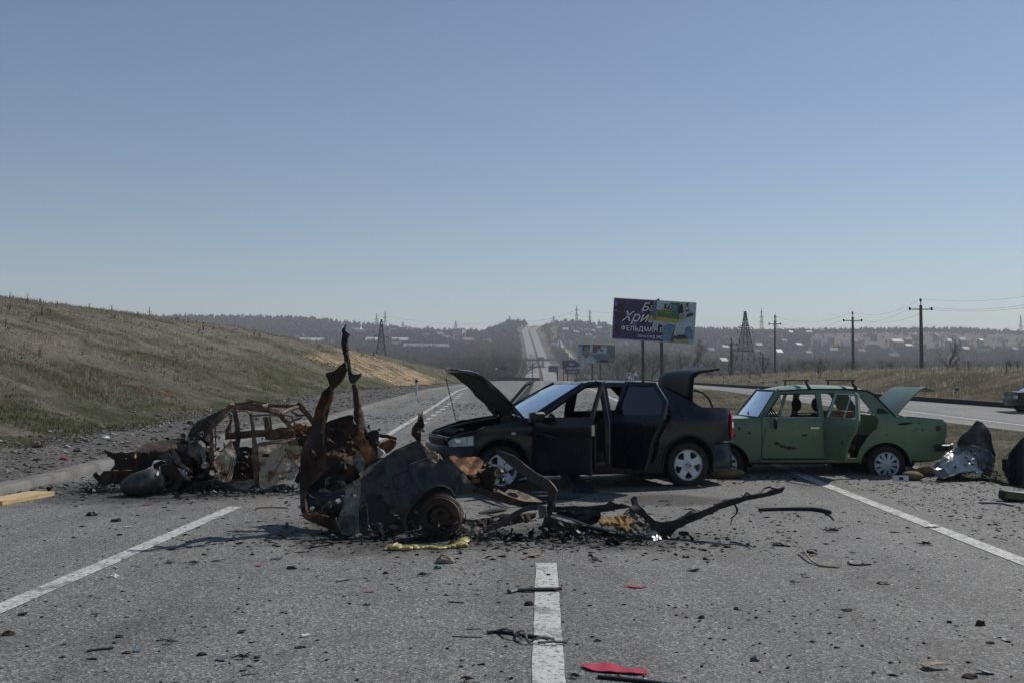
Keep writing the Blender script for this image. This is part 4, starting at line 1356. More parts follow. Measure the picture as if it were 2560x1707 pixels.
    for sd in (-1, 1):
        wrap("tail_light", ([(3.905, -.715), (3.94, -.62), (3.945, -.45)] if sd < 0 else [(3.945, .45), (3.94, .62), (3.905, .715)]), [(.006, .56), (.022, .58), (.022, .74), (.006, .76)], M_amber, root)
        MB().lathe([(0, -.008 * 1), (.035, -.006), (.04, 0)], 14, 'Y', (3.78, sd * wf(3.78, .73) + sd * .006, .73)).build("side_marker", plain("dull_red", (.10, .02, .02), .5), root)
    MB().tube([(3.45, -.55, .16), (3.48, -.55, .30)], .05, 10).tube([(3.45, -.3, .20), (3.9, -.3, .22)], .028, 8).build("exhaust", M_dark, root)
    # boot lid raised; hinge near the rear window
    def bl(a, b):
        q = a / .74
        return Vector((a, b * (1 - .04 * q), .055 * math.sin(q * 2.6) - .17 * sstep(.80, 1.0, q)))
    lid = panel("boot_lid", [(0, -.62), (.40, -.62), (.70, -.60), (.74, 0), (.70, .60), (.4, .62), (0, .62)], [], bl, .08, -.02, M_lada, root)
    lid.location = (3.22, 0, .90); lid.rotation_euler = (0, R(-40), 0)
    MB().tube([(.02, -.0, .008), (.25, 0, .05), (.62, 0, .035)], .006, 4).build("crease", M_dark, lid)
    for yy in (-.45, .45):
        MB().tube([(.05, yy, -.02), (.12, yy, -.12), (.0, yy, -.16)], .012, 6).build("hinge_arm", M_trimblk, lid)
    MB().tube([Vector((3.19 + .04 * math.sin(k), -.60 + .12 * k, .895 + .03 * math.cos(k * 1.7))) for k in range(11)], .012, 5).build("rubber_seal", M_white, root)
    # floor, seats, load
    MB().box((2.0, 0, .25), (2.1, 1.45, .05)).build("floor_pan", M_dark, root, False)
    MB().box((1.06, 0, .55), (.06, 1.35, .6)).build("bulkhead", M_dark, root, False)
    d = MB().box((1.20, 0, .83), (.18, 1.3, .14)).build("dashboard", M_dark, root, True)
    st = MB().tube(torus(.19, .012), .011, 8, caps=False).tube([(0, 0, -.18), (0, 0, .18)], .01, 6).tube([(0, -.18, 0), (0, .18, 0)], .01, 6).tube([(0, 0, 0), (-.2, 0, -.05)], .016, 6).build("steering_wheel", M_dark, root)
    st.location = (1.46, -.36, .86); st.rotation_euler = (0, R(-30), 0)
    seat(root, 1.72, -.36, .42, w=.46, back=.50); seat(root, 1.62, .36, .42, w=.46, back=.48)
    seat(root, 2.35, 0, .40, w=1.2, back=.46, lean=.25, head=False, m=plain("rear_bench", (.05, .028, .018), .95))
    # doors
    fdo = [(1.145, .27), (1.145, .875), (1.44, 1.265), (2.04, 1.275), (2.04, .27)]
    fwi = [(1.20, .895), (1.47, 1.235), (1.995, 1.24), (1.995, .895)]
    rdo = [(2.06, .27), (2.06, 1.275), (2.57, 1.27), (2.66, 1.24), (2.90, .88), (2.87, .72), (2.74, .60), (2.62, .42), (2.58, .27)]
    rwi = [(2.11, .895), (2.11, 1.235), (2.55, 1.235), (2.62, 1.21), (2.83, .895)]
    def door(nm, out, win, hx, sd, ang, bars):
        hy = sd * wf(hx, .6)
        d = side_panel(nm, out, [win], lambda a, b: wf(a, b) + .004, sd, M_lada, root, .06, .03, (hx, hy), sd * ang)
        loop = [Vector((x - hx, sd * (wf(x, z) + .002) - hy, z)) for x, z in resample(win, .15)]
        MB().tube(loop + [loop[0]], .010, 5, caps=False).build("window_trim", M_chrome if ang else M_trimblk, d)
        for x0, z0, x1, z1 in bars:
            MB().tube([(x0 - hx, sd * wf(x0, z0) - hy, z0), (x1 - hx, sd * wf(x1, z1) - hy, z1)], .010, 5).build("window_bar", M_chrome, d)
        hxx = out[-1][0] - .12 if nm == "front_door" else 2.72
        MB().box((hxx - hx, sd * (wf(hxx, .72) + .025) - hy, .735 - .0), (.13, .02, .028)).build("handle", M_chrome, d, True)
        return d
    d1 = door("front_door", fdo, fwi, 1.145, -1, 0, [(1.46, .895, 1.45, 1.24)])
    d2 = door("rear_door", rdo, rwi, 2.06, -1, R(75), [(2.52, .895, 2.50, 1.235)])
    door("front_door", fdo, fwi, 1.145, 1, R(28), [])
    door("rear_door", rdo, rwi, 2.06, 1, R(0), [])
    hy0 = -wf(1.145, .6)
    MB().tube([(x - 1.145, -wf(x, .886) - .008 - hy0, .886) for x in (1.17, 1.5, 2.02)], .007, 5).build("belt_trim", M_chrome, d1)
    for sd in (-1, 1):
        MB().tube([(x, sd * (wf(x, .265) + .006), .268) for x in (1.14, 1.6, 2.1, 2.55)], .012, 5).build("sill_seam", M_dark, root)
    rd2 = random.Random(9)
    sc2 = mottled("chipped_paint", [(.4, (.03, .035, .025)), (.6, (.16, .15, .12))], 30, .8)
    for k in range(16):
        x, z = rd2.choice([(rd2.uniform(.55, 1.1), rd2.uniform(.6, .8)), (rd2.uniform(3.0, 3.8), rd2.uniform(.4, .82)), (rd2.uniform(2.92, 3.5), rd2.uniform(.62, .82))]); r0 = rd2.uniform(.006, .02)
        panel("paint_chip", [(x + r0 * rd2.uniform(.6, 1.6) * math.cos(a), z + r0 * rd2.uniform(.5, 1.1) * math.sin(a)) for a in np.linspace(0, 6.28, 9)[:-1]], [], lambda a, b: Vector((a, -wf(a, b) - .007, b)), .03, .002, sc2, root, False)
    hy2 = -wf(2.06, .6)
    for x, z, r0 in ((2.10, .63, .035), (2.12, .58, .03), (2.55, .55, .03), (2.70, .66, .02)):
        panel("bare_patch", [(x + r0 * (.5 + .7 * random.random()) * math.cos(a), z + r0 * 1.3 * (.5 + .7 * random.random()) * math.sin(a)) for a in np.linspace(0, 6.28, 10)[:-1]], [], lambda a, b: Vector((a - 2.06, -wf(a, b) - .012 - hy2, b)), .03, .003, sc2, d2, False)
    # scars with bare rusty edges on the near front door
    sc_m = mottled("bare_scar", [(.35, (.015, .014, .012)), (.55, (.055, .042, .033)), (.7, (.22, .21, .18))], 22, .8)
    hy = -wf(1.145, .6)
    for x, z, r0 in ((1.36, .50, .05), (1.45, .46, .055), (1.53, .44, .06), (1.62, .43, .04), (1.76, .62, .04), (1.79, .63, .025), (1.70, .75, .010), (1.3, .70, .012), (1.58, .52, .015), (1.9, .55, .012)):
        pts_ = [(x + r0 * (.6 + .6 * random.random()) * math.cos(a), z + r0 * .55 * (.5 + .8 * random.random()) * math.sin(a)) for a in np.linspace(0, 6.28, 10)[:-1]]
        panel("scar", pts_, [], lambda a, b: Vector((a - 1.145, -wf(a, b) - .008 - hy, b)), .03, .003, sc_m, d1, False)
    panel("scar", [(3.16, .80), (3.24, .775), (3.34, .79), (3.40, .81), (3.3, .815)], [], lambda a, b: Vector((a, -wf(a, b) - .008, b)), .03, .003, M_dark, root, False)
    for x, z in ((.72, .62), (.80, .73), (.95, .66)):
        MB().lathe([(0, -.003), (.012, -.006), (.02, .0)], 9, 'Y', (x, -wf(x, z) - .006, z)).build("bullet_hole", sc_m, root)
    # mirror, drooping wire
    mm = MB().box((0, 0, 0), (.05, .07, .16)).build("door_mirror", M_trimblk, d1, True); mm.location = (.17, -.10, .80)
    bv = mm.modifiers.new("b", 'BEVEL'); bv.width = .03; bv.segments = 2
    MB().tube([(1.19, -.86, .74), (1.14, -.88, .58), (1.10, -.90, .40), (1.10, -.90, .30), (.95, -.95, .16), (.76, -1.0, .02)], .006, 5).build("hanging_wire", M_steel, root)
    # roof bars
    for x in (1.87, 2.57):
        b = MB().box((0, 0, 0), (.05, 1.28, .022)).build("roof_bar", M_trimblk, root, True); b.location = (x, 0, 1.44)
        for sd in (-1, 1):
            MB().tube([(0, sd * .57, 0), (.005, sd * .60, -.06), (.03, sd * .66, -.13)], [.03, .028, .04], 6, flat=.5).build("roof_bar_foot", M_trimblk, b)
    # wheels flattened on the road
    for x in (.58, 2.99):
        wheel(root, x, -.735, .19, .272, .165, -1, rim_cap, ground=.004)
        w_ = wheel(root, x, .735, .19, .272, .165, -1, rim_cap, ground=.004); w_.rotation_euler = (0, 0, math.pi)
    MB().box((1.9, 0, .20), (2.0, 1.2, .05)).tube([(2.99, -.6, .2), (2.99, .6, .2)], .04, 8).build("underbody", M_dark, root, False)
    # load seen through the open door
    bx = MB().box((0, 0, 0), (.36, .42, .20)).build("cardboard_box", M_card, None, False); bx.location = (2.593 + 2.55, 15.72, .86)
    tag(bx, "brown cardboard box on the rear seat inside the green car", "box")
    return root
green_car()
# ------------------------------------------------------------------ burnt metal
M_soot = mottled("soot_black", [(.3, (.004, .004, .004)), (.55, (.012, .011, .011)), (.66, (.03, .022, .016)), (.8, (.06, .055, .05))], 5, .55, .15, .5, .008, 8, .8)
M_sootblue = mottled("sooty_paint", [(.28, (.006, .006, .006)), (.42, (.016, .016, .016)), (.52, (.042, .041, .040)), (.58, (.022, .017, .013)), (.66, (.06, .052, .045)), (.74, (.15, .135, .12))], 3.0, .55, .0, .3, .006, 8, .8)
M_rustd = mottled("dark_rust", [(.32, (.006, .005, .004)), (.5, (.028, .015, .009)), (.62, (.085, .036, .014)), (.75, (.17, .085, .04))], 4.5, .85, 0, .8, .01, 9, 1.0)
M_rust = mottled("bright_rust", [(.3, (.035, .016, .008)), (.45, (.15, .058, .02)), (.6, (.32, .14, .055)), (.76, (.42, .27, .16))], 5, .85, 0, .7, .01, 9, 1.0)
M_wing = mottled("scorched_wing", [(.28, (.006, .006, .006)), (.40, (.018, .018, .018)), (.47, (.048, .047, .045)), (.53, (.030, .020, .013)), (.59, (.075, .038, .018)), (.64, (.03, .025, .02)), (.70, (.10, .09, .08)), (.78, (.24, .22, .20))], 2.6, .55, 0, .5, .006, 9, 1.2)
M_frame = mottled("rusted_frame", [(.3, (.025, .016, .012)), (.43, (.085, .05, .03)), (.55, (.17, .10, .062)), (.7, (.27, .19, .13))], 6, .85, 0, .8, .01, 9, 1.0)
M_pale = mottled("scorched_pale", [(.30, (.03, .018, .012)), (.39, (.22, .11, .05)), (.46, (.36, .24, .13)), (.54, (.46, .38, .27)), (.61, (.40, .36, .30)), (.66, (.15, .11, .08)), (.73, (.32, .16, .07))], 4.6, .7, 0, .6, .01, 9, 1.3)
M_ash = mottled("ash_grey", [(.3, (.03, .028, .026)), (.5, (.12, .115, .105)), (.7, (.30, .28, .25))], 8, .9, 0, .8, .01, 9, .6)
M_char = mottled("charred_skin", [(.3, (.005, .005, .005)), (.52, (.016, .013, .011)), (.60, (.05, .03, .018)), (.66, (.015, .014, .013)), (.74, (.22, .21, .19))], 9, .7, .1, .7, .008, 9, .8)
M_tan = mottled("scorched_tan", [(.3, (.10, .07, .045)), (.5, (.30, .23, .16)), (.7, (.48, .42, .33))], 7, .85, 0, .8, .01, 8, .8)
M_foam = mottled("burnt_foam", [(.3, (.05, .03, .015)), (.45, (.30, .17, .06)), (.65, (.42, .26, .10))], 12, .95, 0, 1, .02, 8, .4)
M_bare = mottled("bare_sheet_steel", [(.3, (.08, .08, .085)), (.55, (.30, .30, .31)), (.75, (.55, .55, .55))], 7, .45, .5, .4, .006, 7, .6)
M_steelrust = mottled("burnt_wheel_steel", [(.3, (.012, .010, .009)), (.5, (.05, .036, .026)), (.7, (.12, .07, .045))], 9, .7, .2, .4, .004, 7)
M_ashtyre = mottled("tyre_ash", [(.3, (.03, .02, .014)), (.6, (.11, .08, .06)), (.8, (.30, .26, .22))], 18, 1, 0, 1, .02, 8)

CROPS = {'A': (740, 800, 5.227), 'B': (740, 1050, 4.612), 'C': (1080, 1120, 5.807), 'D': (1360, 1180, 3.675), 'E': (220, 1000, 6.03), 'F': (470, 980, 5.6), 'S': (0, 0, 1.0), 'G': (2200, 940, 4.3556)}
def cv(c, pts):
    x0, y0, s = CROPS[c]
    return [(x0 + x / s, y0 + y / s) for x, y in pts]
def dfun(d, gx=0.0, gz=0.0, uc=0, vc=0, bow=0.0, bw=100.0):
    def f(u, v):
        s = FPX / d
        return d + gx * (u - uc) / s + gz * (vc - v) / s + bow * ((u - uc) / bw) ** 2
    return f
def crump(amp, fr, seed):
    def f(p):
        a = noise.noise(Vector((p.x * fr, p.z * fr, seed * 7.3)))
        b = abs(noise.noise(Vector((p.x * fr * 2.3 + 5, p.z * fr * 2.3, seed * 3.1))))
        dd_, _ = noise.voronoi(Vector((p.x * fr * 1.5 + a, p.z * fr * 1.5, seed * 1.7)))
        return amp * (a * 1.1 + (.5 - b) * .6 + (dd_[1] - dd_[0]) * 1.1)
    return f
_seed = [0]
def trace(name, c, pts, df, m, root, holes=(), res=7.0, thick=.006, amp=.03, fr=4.0, jag=.5, angle=24, curl=None, rim=0.0):
    _seed[0] += 1
    out = cv(c, pts) if c else pts
    hs = [cv(c, h) if c else h for h in holes]
    o0 = root.location if root is not None else Vector((0, 0, 0))
    cr = crump(amp, fr, _seed[0])
    us = [p[0] for p in out]; vs_ = [p[1] for p in out]
    uc, vc = (min(us) + max(us)) / 2, (min(vs_) + max(vs_)) / 2
    dd = (lambda u, v: df) if isinstance(df, (int, float)) else df
    def fm(u, v):
        d = dd(u, v); p = P(u, v, d)
        r = ray(u, v)
        q = cr(p) + (curl(u, v) if curl else 0)
        return p + r / r.y * q - o0
    return panel(name, out, hs, fm, res, thick, m, root, True, angle, jag, edge=res, rim=rim)
def tt(name, c, pts, w, df, m, root, n=5, flat=.6, amp=.008, jag=.16, sub=2):
    """bent member: traced centre line, width in px of that crop"""
    s_ = CROPS[c][2]
    pp = cv(c, pts)
    ws = [q / s_ for q in (w if isinstance(w, (list, tuple)) else [w] * len(pp))]
    ds = df if isinstance(df, (list, tuple)) else [df] * len(pp)
    P3 = []; RR = []
    for i in range(len(pp) - 1):
        for k in range(sub):
            t_ = k / sub
            u = pp[i][0] * (1 - t_) + pp[i + 1][0] * t_; v = pp[i][1] * (1 - t_) + pp[i + 1][1] * t_
            d = ds[i] * (1 - t_) + ds[i + 1] * t_; q = ws[i] * (1 - t_) + ws[i + 1] * t_
            P3.append(P(u, v, d) + Vector((random.gauss(0, amp), random.gauss(0, amp), random.gauss(0, amp)))); RR.append(q * d / FPX / 2)
    P3.append(P(*pp[-1], ds[-1])); RR.append(ws[-1] * ds[-1] / FPX / 2)
    o0 = root.location if root is not None else Vector((0, 0, 0))
    P3 = [p - o0 for p in P3]
    return MB().tube(P3, [q * flat for q in RR], n, 1 / flat, True, (0, -1, 0), jag).build(name, m, root, True, 22)
def scrap(n, cx, cy, cz, sx, sy, sz, smin, smax, m, parent=None, name="scrap", seed=0, o0=Vector((0, 0, 0))):
    """a tangle of torn flakes as one part"""
    rd = random.Random(seed); b = MB()
    for k in range(n):
        c = Vector((cx + rd.gauss(0, sx), cy + rd.gauss(0, sy), max(.012, cz + rd.gauss(0, sz)))) - o0
        L = rd.uniform(smin, smax); a = Vector((rd.gauss(0, 1), rd.gauss(0, 1), rd.gauss(0, .5))).normalized(); w = Vector((rd.gauss(0, 1), rd.gauss(0, 1), rd.gauss(0, 1))).cross(a).normalized()
        pts = []
        k2 = rd.randint(3, 5)
        for i in range(k2 + 1):
            t_ = i / k2
            c2 = c + a * (t_ - .5) * L + w.cross(a) * rd.gauss(0, .12) * L
            hw = L * rd.uniform(.08, .28) * (1 - abs(t_ - .5))
            pts += [c2 - w * hw, c2 + w * hw]
        fs = []
        for i in range(k2): fs.append((2 * i, 2 * i + 1, 2 * i + 3, 2 * i + 2))
        b.add(pts, fs)
    o = b.build(name, m, parent, False)
    so = o.modifiers.new("s", 'SOLIDIFY'); so.thickness = .004
    o["kind"] = "stuff"
    return o

# ------------------------------------------------------------------ burnt rear section of a car, foremost
def front_wreck():
    root = empty("burnt_wreck", P(1000, 1338, 9.3), 0, "blackened rear section of a burnt car with two bent pillars sticking up", "car wreck")
    root.location.z = 0
    D0 = 9.3
    qd = dfun(9.28, .10, .30, 1000, 1335)
    arch = [(1831, 879), (1780, 790), (1700, 755), (1600, 760), (1500, 810), (1440, 870), (1360, 960), (1310, 1030), (1280, 1090), (1265, 1180), (1272, 1275)]
    trace("quarter_panel", 'B', [(735, 595), (930, 480), (1010, 430), (1150, 335), (1290, 272), (1370, 240), (1430, 225), (1475, 320), (1520, 430), (1600, 480), (1690, 450), (1767, 426), (1850, 520), (1918, 585), (2000, 690), (2076, 767), (2000, 830)] + arch + [(1100, 1325), (900, 1340), (745, 1305), (735, 1000), (750, 800)],
          lambda u, v: qd(u, v) - .05 * math.sin((v - 1170) / 60) * sstep(1300, 1240, v), M_wing, root, [[(1105, 665), (1120, 640), (1270, 578), (1300, 585), (1352, 700), (1340, 730), (1190, 800), (1150, 800)]], 5, .006, .034, 3.6, .5, 30)
    trace("fuel_flap", 'B', [(1118, 668), (1130, 650), (1270, 592), (1292, 598), (1338, 700), (1330, 722), (1190, 788), (1158, 788)], lambda u, v: qd(u, v) + .012, M_sootblue, root, [], 6, .006, .003, 3, .2)
    trace("flap_backing", 'B', [(1095, 650), (1290, 560), (1370, 710), (1150, 820)], lambda u, v: qd(u, v) + .05, M_soot, root, [], 8, .004, .0)  # black sheet added behind the flap so the gap round it reads dark
    trace("arch_liner", 'B', [(1840, 880), (1780, 780), (1700, 745), (1600, 750), (1430, 860), (1270, 1090), (1262, 1280), (1420, 1250), (1440, 1000), (1600, 860), (1760, 860), (1860, 960)], lambda u, v: qd(u, v) + .22, M_soot, root, [], 8, .006, .03)
    trace("corner_plate", 'B', [(575, 800), (620, 745), (640, 720), (740, 655), (752, 760), (765, 900), (720, 1010), (735, 1290), (600, 1330), (530, 1312), (470, 1180), (500, 1090), (540, 1010)], lambda u, v: qd(u, v) - .02, M_ash, root,
          [[(692, 760), (735, 740), (738, 870), (695, 880)], [(628, 850), (655, 850), (655, 882), (628, 882)]], 6, .006, .04, 6, .6)
    trace("boot_tub", 'B', [(45, 560), (40, 780), (58, 1040), (90, 1110), (160, 1150), (250, 1200), (400, 1265), (530, 1320), (640, 1330), (740, 1290), (745, 1000), (740, 640), (640, 480), (500, 430), (330, 330), (150, 480)],
          lambda u, v: 9.42 + .75 * sstep(1280, 1190, v) + .15 * math.sin(u / 30), M_soot, root, [], 9, .006, .07, 4, .8)
    trace("torn_lip", 'B', [(75, 1100), (120, 1060), (170, 1075), (230, 1050), (270, 1080), (380, 1105), (320, 1112), (260, 1095), (190, 1110), (180, 1135), (120, 1130)], 9.33, M_rust, root, [], 5, .008, .03, 8, .6)
    trace("boot_skirt", 'B', [(80, 1110), (180, 1130), (300, 1112), (400, 1120), (480, 1170), (520, 1300), (400, 1265), (250, 1200), (130, 1150)], 9.36, M_rustd, root, [], 6, .006, .04)
    # the tall left pillar and the leaf-shaped sheet on it
    pil = cv('A', [(165, 1500), (200, 1380), (250, 1180), (300, 1040), (350, 930), (410, 880), (440, 850), (410, 770), (385, 712), (400, 685), (500, 665), (560, 600), (640, 540), (662, 640), (620, 730), (580, 800), (520, 860), (470, 910), (476, 1000), (470, 1060), (455, 1030), (430, 1150), (390, 1270), (362, 1400), (350, 1540)]) + cv('B', [(325, 330), (330, 560), (240, 680), (110, 800), (100, 900), (112, 1040), (75, 1060), (50, 1000), (40, 780), (52, 600), (62, 330)])
    pl = trace("pillar", None, pil, lambda u, v: 9.75 - .42 * sstep(1050, 1290, v) + .10 * math.sin((u + v) / 22), M_rustd, root, [cv('B', [(150, 345), (195, 335), (245, 400), (235, 465), (180, 470), (150, 420)])], 6, .008, .022, 5, .6, rim=.10,
          curl=lambda u, v: .10 * ((u - (820 - (v - 1000) * .2)) / 30) ** 2 * .25)
    tt("pillar_flange", 'A', [(455, 900), (440, 1010), (400, 1150), (375, 1300), (345, 1480)], [30, 36, 40, 44, 50], 9.58, M_rust, root, flat=.5)
    trace("roof_strip", 'A', [(605, 180), (600, 150), (612, 110), (635, 70), (650, 62), (640, 110), (655, 150), (690, 185), (672, 240), (658, 330), (668, 430), (690, 560), (720, 660), (740, 700), (790, 712), (850, 690), (830, 740), (790, 790), (765, 822), (725, 832), (695, 790), (685, 720), (665, 640), (636, 540), (618, 450), (600, 370), (588, 290)],
          lambda u, v: 9.78 + .05 * math.sin(v / 14), M_soot, root, [], 4.5, .008, .025, 6, .9, rim=.07)
    tt("strip_edge", 'A', [(660, 330), (668, 430), (685, 530), (700, 620), (720, 670)], [14, 22, 26, 22, 12], 9.74, M_rust, root, flat=.4)
    trace("pillar", 'A', [(725, 850), (760, 820), (800, 880), (815, 990), (825, 1070), (855, 1112), (838, 1140), (868, 1230), (880, 1330), (910, 1420), (945, 1490), (975, 1560), (900, 1568), (830, 1430), (760, 1320), (750, 1200), (757, 1140), (745, 1020), (738, 920)], lambda u, v: 9.95 + .06 * math.sin(u / 6), M_rustd, root, [], 4.5, .008, .02, 6, .5, rim=.08)
    # inside walls and shelf
    trace("rear_bulkhead", None, cv('A', [(350, 1560), (368, 1345), (520, 1290), (680, 1240), (745, 1235), (755, 1330), (830, 1400), (900, 1500)]) + cv('B', [(900, 180), (950, 430), (1010, 430), (800, 600), (560, 640), (330, 560)]),
          lambda u, v: 10.25 - .35 * sstep(1080, 1170, v), M_rustd, root, [], 8, .006, .07, 5, .5)
    tt("shelf_rail", 'A', [(360, 1370), (520, 1310), (690, 1260), (750, 1255)], [50, 60, 62, 50], 10.15, M_soot, root, flat=.5)
    trace("wheel_tub", 'B', [(640, 235), (700, 180), (735, 110), (775, 150), (800, 210), (860, 280), (915, 370), (942, 440), (870, 472), (800, 505), (760, 430), (740, 330), (700, 270)], lambda u, v: 9.9 - .10 * math.sin((u - 880) / 25), M_rust, root, [], 6, .006, .03, 4, .4)
    trace("inner_panel", 'B', [(828, 135), (880, 115), (935, 108), (962, 140), (948, 300), (945, 430), (905, 380), (850, 275)], 9.95, M_soot, root, [], 6, .008, .02)
    trace("bracket", 'B', [(945, 295), (1010, 250), (1100, 210), (1160, 235), (1150, 290), (1100, 350), (1040, 378), (1020, 330), (970, 320)], 10.0, M_rust, root, [], 4, .01, .05, 9, .8)
    tt("rail", 'B', [(945, 170), (1060, 185), (1160, 215)], [40, 44, 36], 10.1, M_rustd, root, flat=.5)
    trace("torn_sheet", 'B', [(940, 300), (985, 345), (1022, 372), (985, 415), (945, 440)], 9.85, M_bare, root, [], 5, .005, .04, 8, .5)
    trace("torn_sheet", 'B', [(655, 490), (700, 430), (745, 400), (765, 430), (800, 505), (760, 570), (735, 592), (690, 540)], 9.55, M_ash, root, [], 5, .005, .05, 8, .6)
    trace("torn_sheet", 'B', [(925, 725), (960, 705), (1020, 730), (1070, 760), (1010, 775)], lambda u, v: qd(u, v) - .02, M_ash, root, [], 5, .004, .008, 6, .4)
    trace("edge_flange", 'B', [(735, 597), (800, 560), (930, 478), (1010, 428), (890, 560), (850, 590), (790, 640)], lambda u, v: qd(u, v) - .015, M_ash, root, [], 6, .005, .01, 6, .3)
    scrap(46, P(870, 1100, 9.9).x, 9.9, P(870, 1100, 9.9).z, .16, .12, .10, .03, .12, M_rustd, root, "burnt_wiring", 3, root.location)
    scrap(60, P(850, 1260, 9.6).x, 9.65, .25, .24, .16, .10, .03, .14, M_ash, root, "ash_litter", 4, root.location)
    # horn of torn steel on the wing
    trace("torn_horn", 'S', [(1045, 1103), (1031, 1085), (1030, 1072), (1036, 1060), (1044, 1052), (1045, 1036), (1048, 1033), (1052, 1038), (1057, 1027), (1058, 1049), (1062, 1060), (1057, 1072), (1062, 1080), (1052, 1077), (1053, 1100)], lambda u, v: 9.45 + .03 * math.sin(v / 6), M_rustd, root, [], 4, .012, .03, 8, .4)
    trace("crumpled_seam", 'B', [(1430, 222), (1480, 290), (1545, 350), (1600, 355), (1645, 400), (1692, 440), (1640, 452), (1622, 492), (1570, 480), (1500, 385), (1450, 290)], lambda u, v: qd(u, v) - .03, M_tan, root, [], 4, .012, .05, 11, .7, 20)
    # rolled arch lip, folds and torn edges of the wing
    lip = [(1268, 1275), (1262, 1180), (1280, 1088), (1310, 1028), (1360, 958), (1440, 866), (1500, 806), (1600, 757), (1700, 752), (1780, 788), (1830, 876)]
    tt("arch_lip", 'B', lip, 17, 9.24, M_sootblue, root, n=7, flat=1.0, amp=.002, jag=.04)
    for pts, w_, m_ in (([(745, 1000), (800, 960), (812, 940), (828, 1130), (850, 1240), (900, 1310)], 12, M_ash), ([(770, 1180), (880, 1195), (1020, 1190)], 8, M_ash), ([(1090, 820), (1200, 840), (1330, 770), (1400, 600), (1440, 420), (1430, 240)], 10, M_sootblue), ([(790, 640), (930, 720), (1080, 770), (1120, 860)], 14, M_sootblue), ([(1520, 430), (1400, 480), (1330, 500)], 8, M_bare)):
        tt("panel_fold", 'B', pts, w_, [qd(*cv('B', [p])[0]) - .045 for p in pts], m_, root, n=5, flat=.7, amp=.004, jag=.15)
    trace("lower_skin", 'B', [(760, 880), (900, 840), (1050, 880), (1110, 960), (1180, 1060), (1240, 1180), (1262, 1290), (1100, 1345), (900, 1350), (760, 1320)], lambda u, v: qd(u, v) - .05, M_char, root, [[(810, 1140), (850, 1120), (860, 1180)]], 5, .006, .045, 5, .7)
    scrap(26, P(930, 1300, 9.15).x, 9.1, .08, .14, .05, .07, .02, .10, M_ash, root, "flaked_paint", 9, root.location)
    # bare wheel
    w = P(1104, 1290, 9.22)
    e = MB().lathe([(.12, -.07), (.182, -.075), (.190, -.09), (.190, .09), (.12, .08)], 36).build("wheel", M_steelrust, root)
    e.location = w - root.location; e.rotation_euler = (R(3), 0, R(-8))
    rim_steel(e, .18, .17, -1)
    dr = MB().lathe([(0, -.03), (.11, -.03), (.13, 0), (.13, .06)], 24).build("brake_drum", M_steelrust, e)
    for k_ in range(5):
        ring_ = [Vector((.193 * math.cos(a) * (1 + .03 * k_), -.06 + .03 * k_ + .015 * math.sin(a * 3 + k_), .190 * math.sin(a) * (1 + .02 * k_))) for a in np.linspace(.3 * k_, .3 * k_ + 5.2, 26)]
        MB().tube(ring_, .004, 5).build("tyre_cord", M_rustd, e)
    scrap(300, w.x - .10, w.y - .10, .06, .10, .04, .055, .015, .05, M_ashtyre, root, "tyre_ash", 5, root.location)
    # rusty floor sheet fanned against the black car's wheel
    trace("floor_sheet", 'C', [(270, 150), (250, 110), (320, 108), (415, 150), (460, 125), (620, 122), (690, 130), (750, 190), (790, 200), (870, 190), (880, 215), (830, 235), (860, 258), (800, 300), (700, 335), (620, 372), (510, 388), (430, 322), (370, 272), (310, 190)],
          lambda u, v: 9.75 + .45 * (1185 - v) / 60 + .05 * math.sin((u + v * .7) / 7), M_rust, root, [], 4.5, .006, .03, 7, .5, 22)
    trace("cross_member", 'C', [(430, 330), (510, 388), (620, 378), (850, 272), (960, 262), (1000, 300), (960, 400), (905, 520), (940, 572), (890, 592), (720, 542), (640, 500), (560, 450)], lambda u, v: 9.7 + .06 * math.sin(u / 9), M_rustd, root, [], 5, .008, .05, 7, .6)
    trace("bracket", 'C', [(575, 470), (620, 440), (692, 450), (700, 490), (610, 505)], 9.62, M_rust, root, [], 4, .01, .02, 9, .4)
    scrap(60, P(1235, 1185, 9.75).x, 9.75, P(1235, 1185, 9.75).z, .08, .08, .06, .02, .09, M_soot, root, "burnt_wiring", 6, root.location)
    # long sill rail running right
    trace("sill_rail", 'C', [(600, 560), (700, 575), (900, 640), (1100, 702), (1320, 762), (1560, 792), (1660, 800), (1500, 852), (1350, 862), (1100, 812), (900, 742), (720, 665), (590, 605)], lambda u, v: 9.5 + (v - 1240) * -.001, M_rustd, root, [], 5, .03, .02, 5, .3)
    trace("sill_flange", 'C', [(890, 570), (960, 590), (1050, 640), (1100, 600), (1150, 590), (1250, 610), (1400, 670), (1560, 742), (1610, 790), (1500, 790), (1320, 768), (1100, 718), (900, 642)], lambda u, v: 9.5 + (1265 - v) / 60 * .35, M_tan, root, [[(1080, 640), (1200, 640), (1260, 690), (1240, 720), (1120, 690)]], 4, .006, .02, 8, .4)
    trace("wing_strip", 'C', [(930, 15), (1050, 48), (1200, 112), (1350, 232), (1500, 342), (1700, 452), (1800, 560), (1830, 620), (1700, 640), (1650, 600), (1450, 480), (1250, 340), (1080, 200), (960, 90)], lambda u, v: 9.75 - .45 * (u - 1240) / 150 + .03, M_sootblue, root, [], 6, .008, .02, 4, .3)
    tt("strip_edge", 'C', [(985, 38), (1200, 118), (1380, 245), (1575, 415)], [5, 8, 9, 7], [9.70, 9.55, 9.45, 9.33], M_bare, root, flat=.6, amp=.002)
    tt("post", 'C', [(1765, 590), (1745, 760), (1705, 900), (1665, 990), (1640, 1140), (1625, 1310)], [125, 130, 120, 90, 80, 90], [9.3, 9.28, 9.25, 9.22, 9.2, 9.2], M_soot, root, n=8, flat=.45, jag=.15)
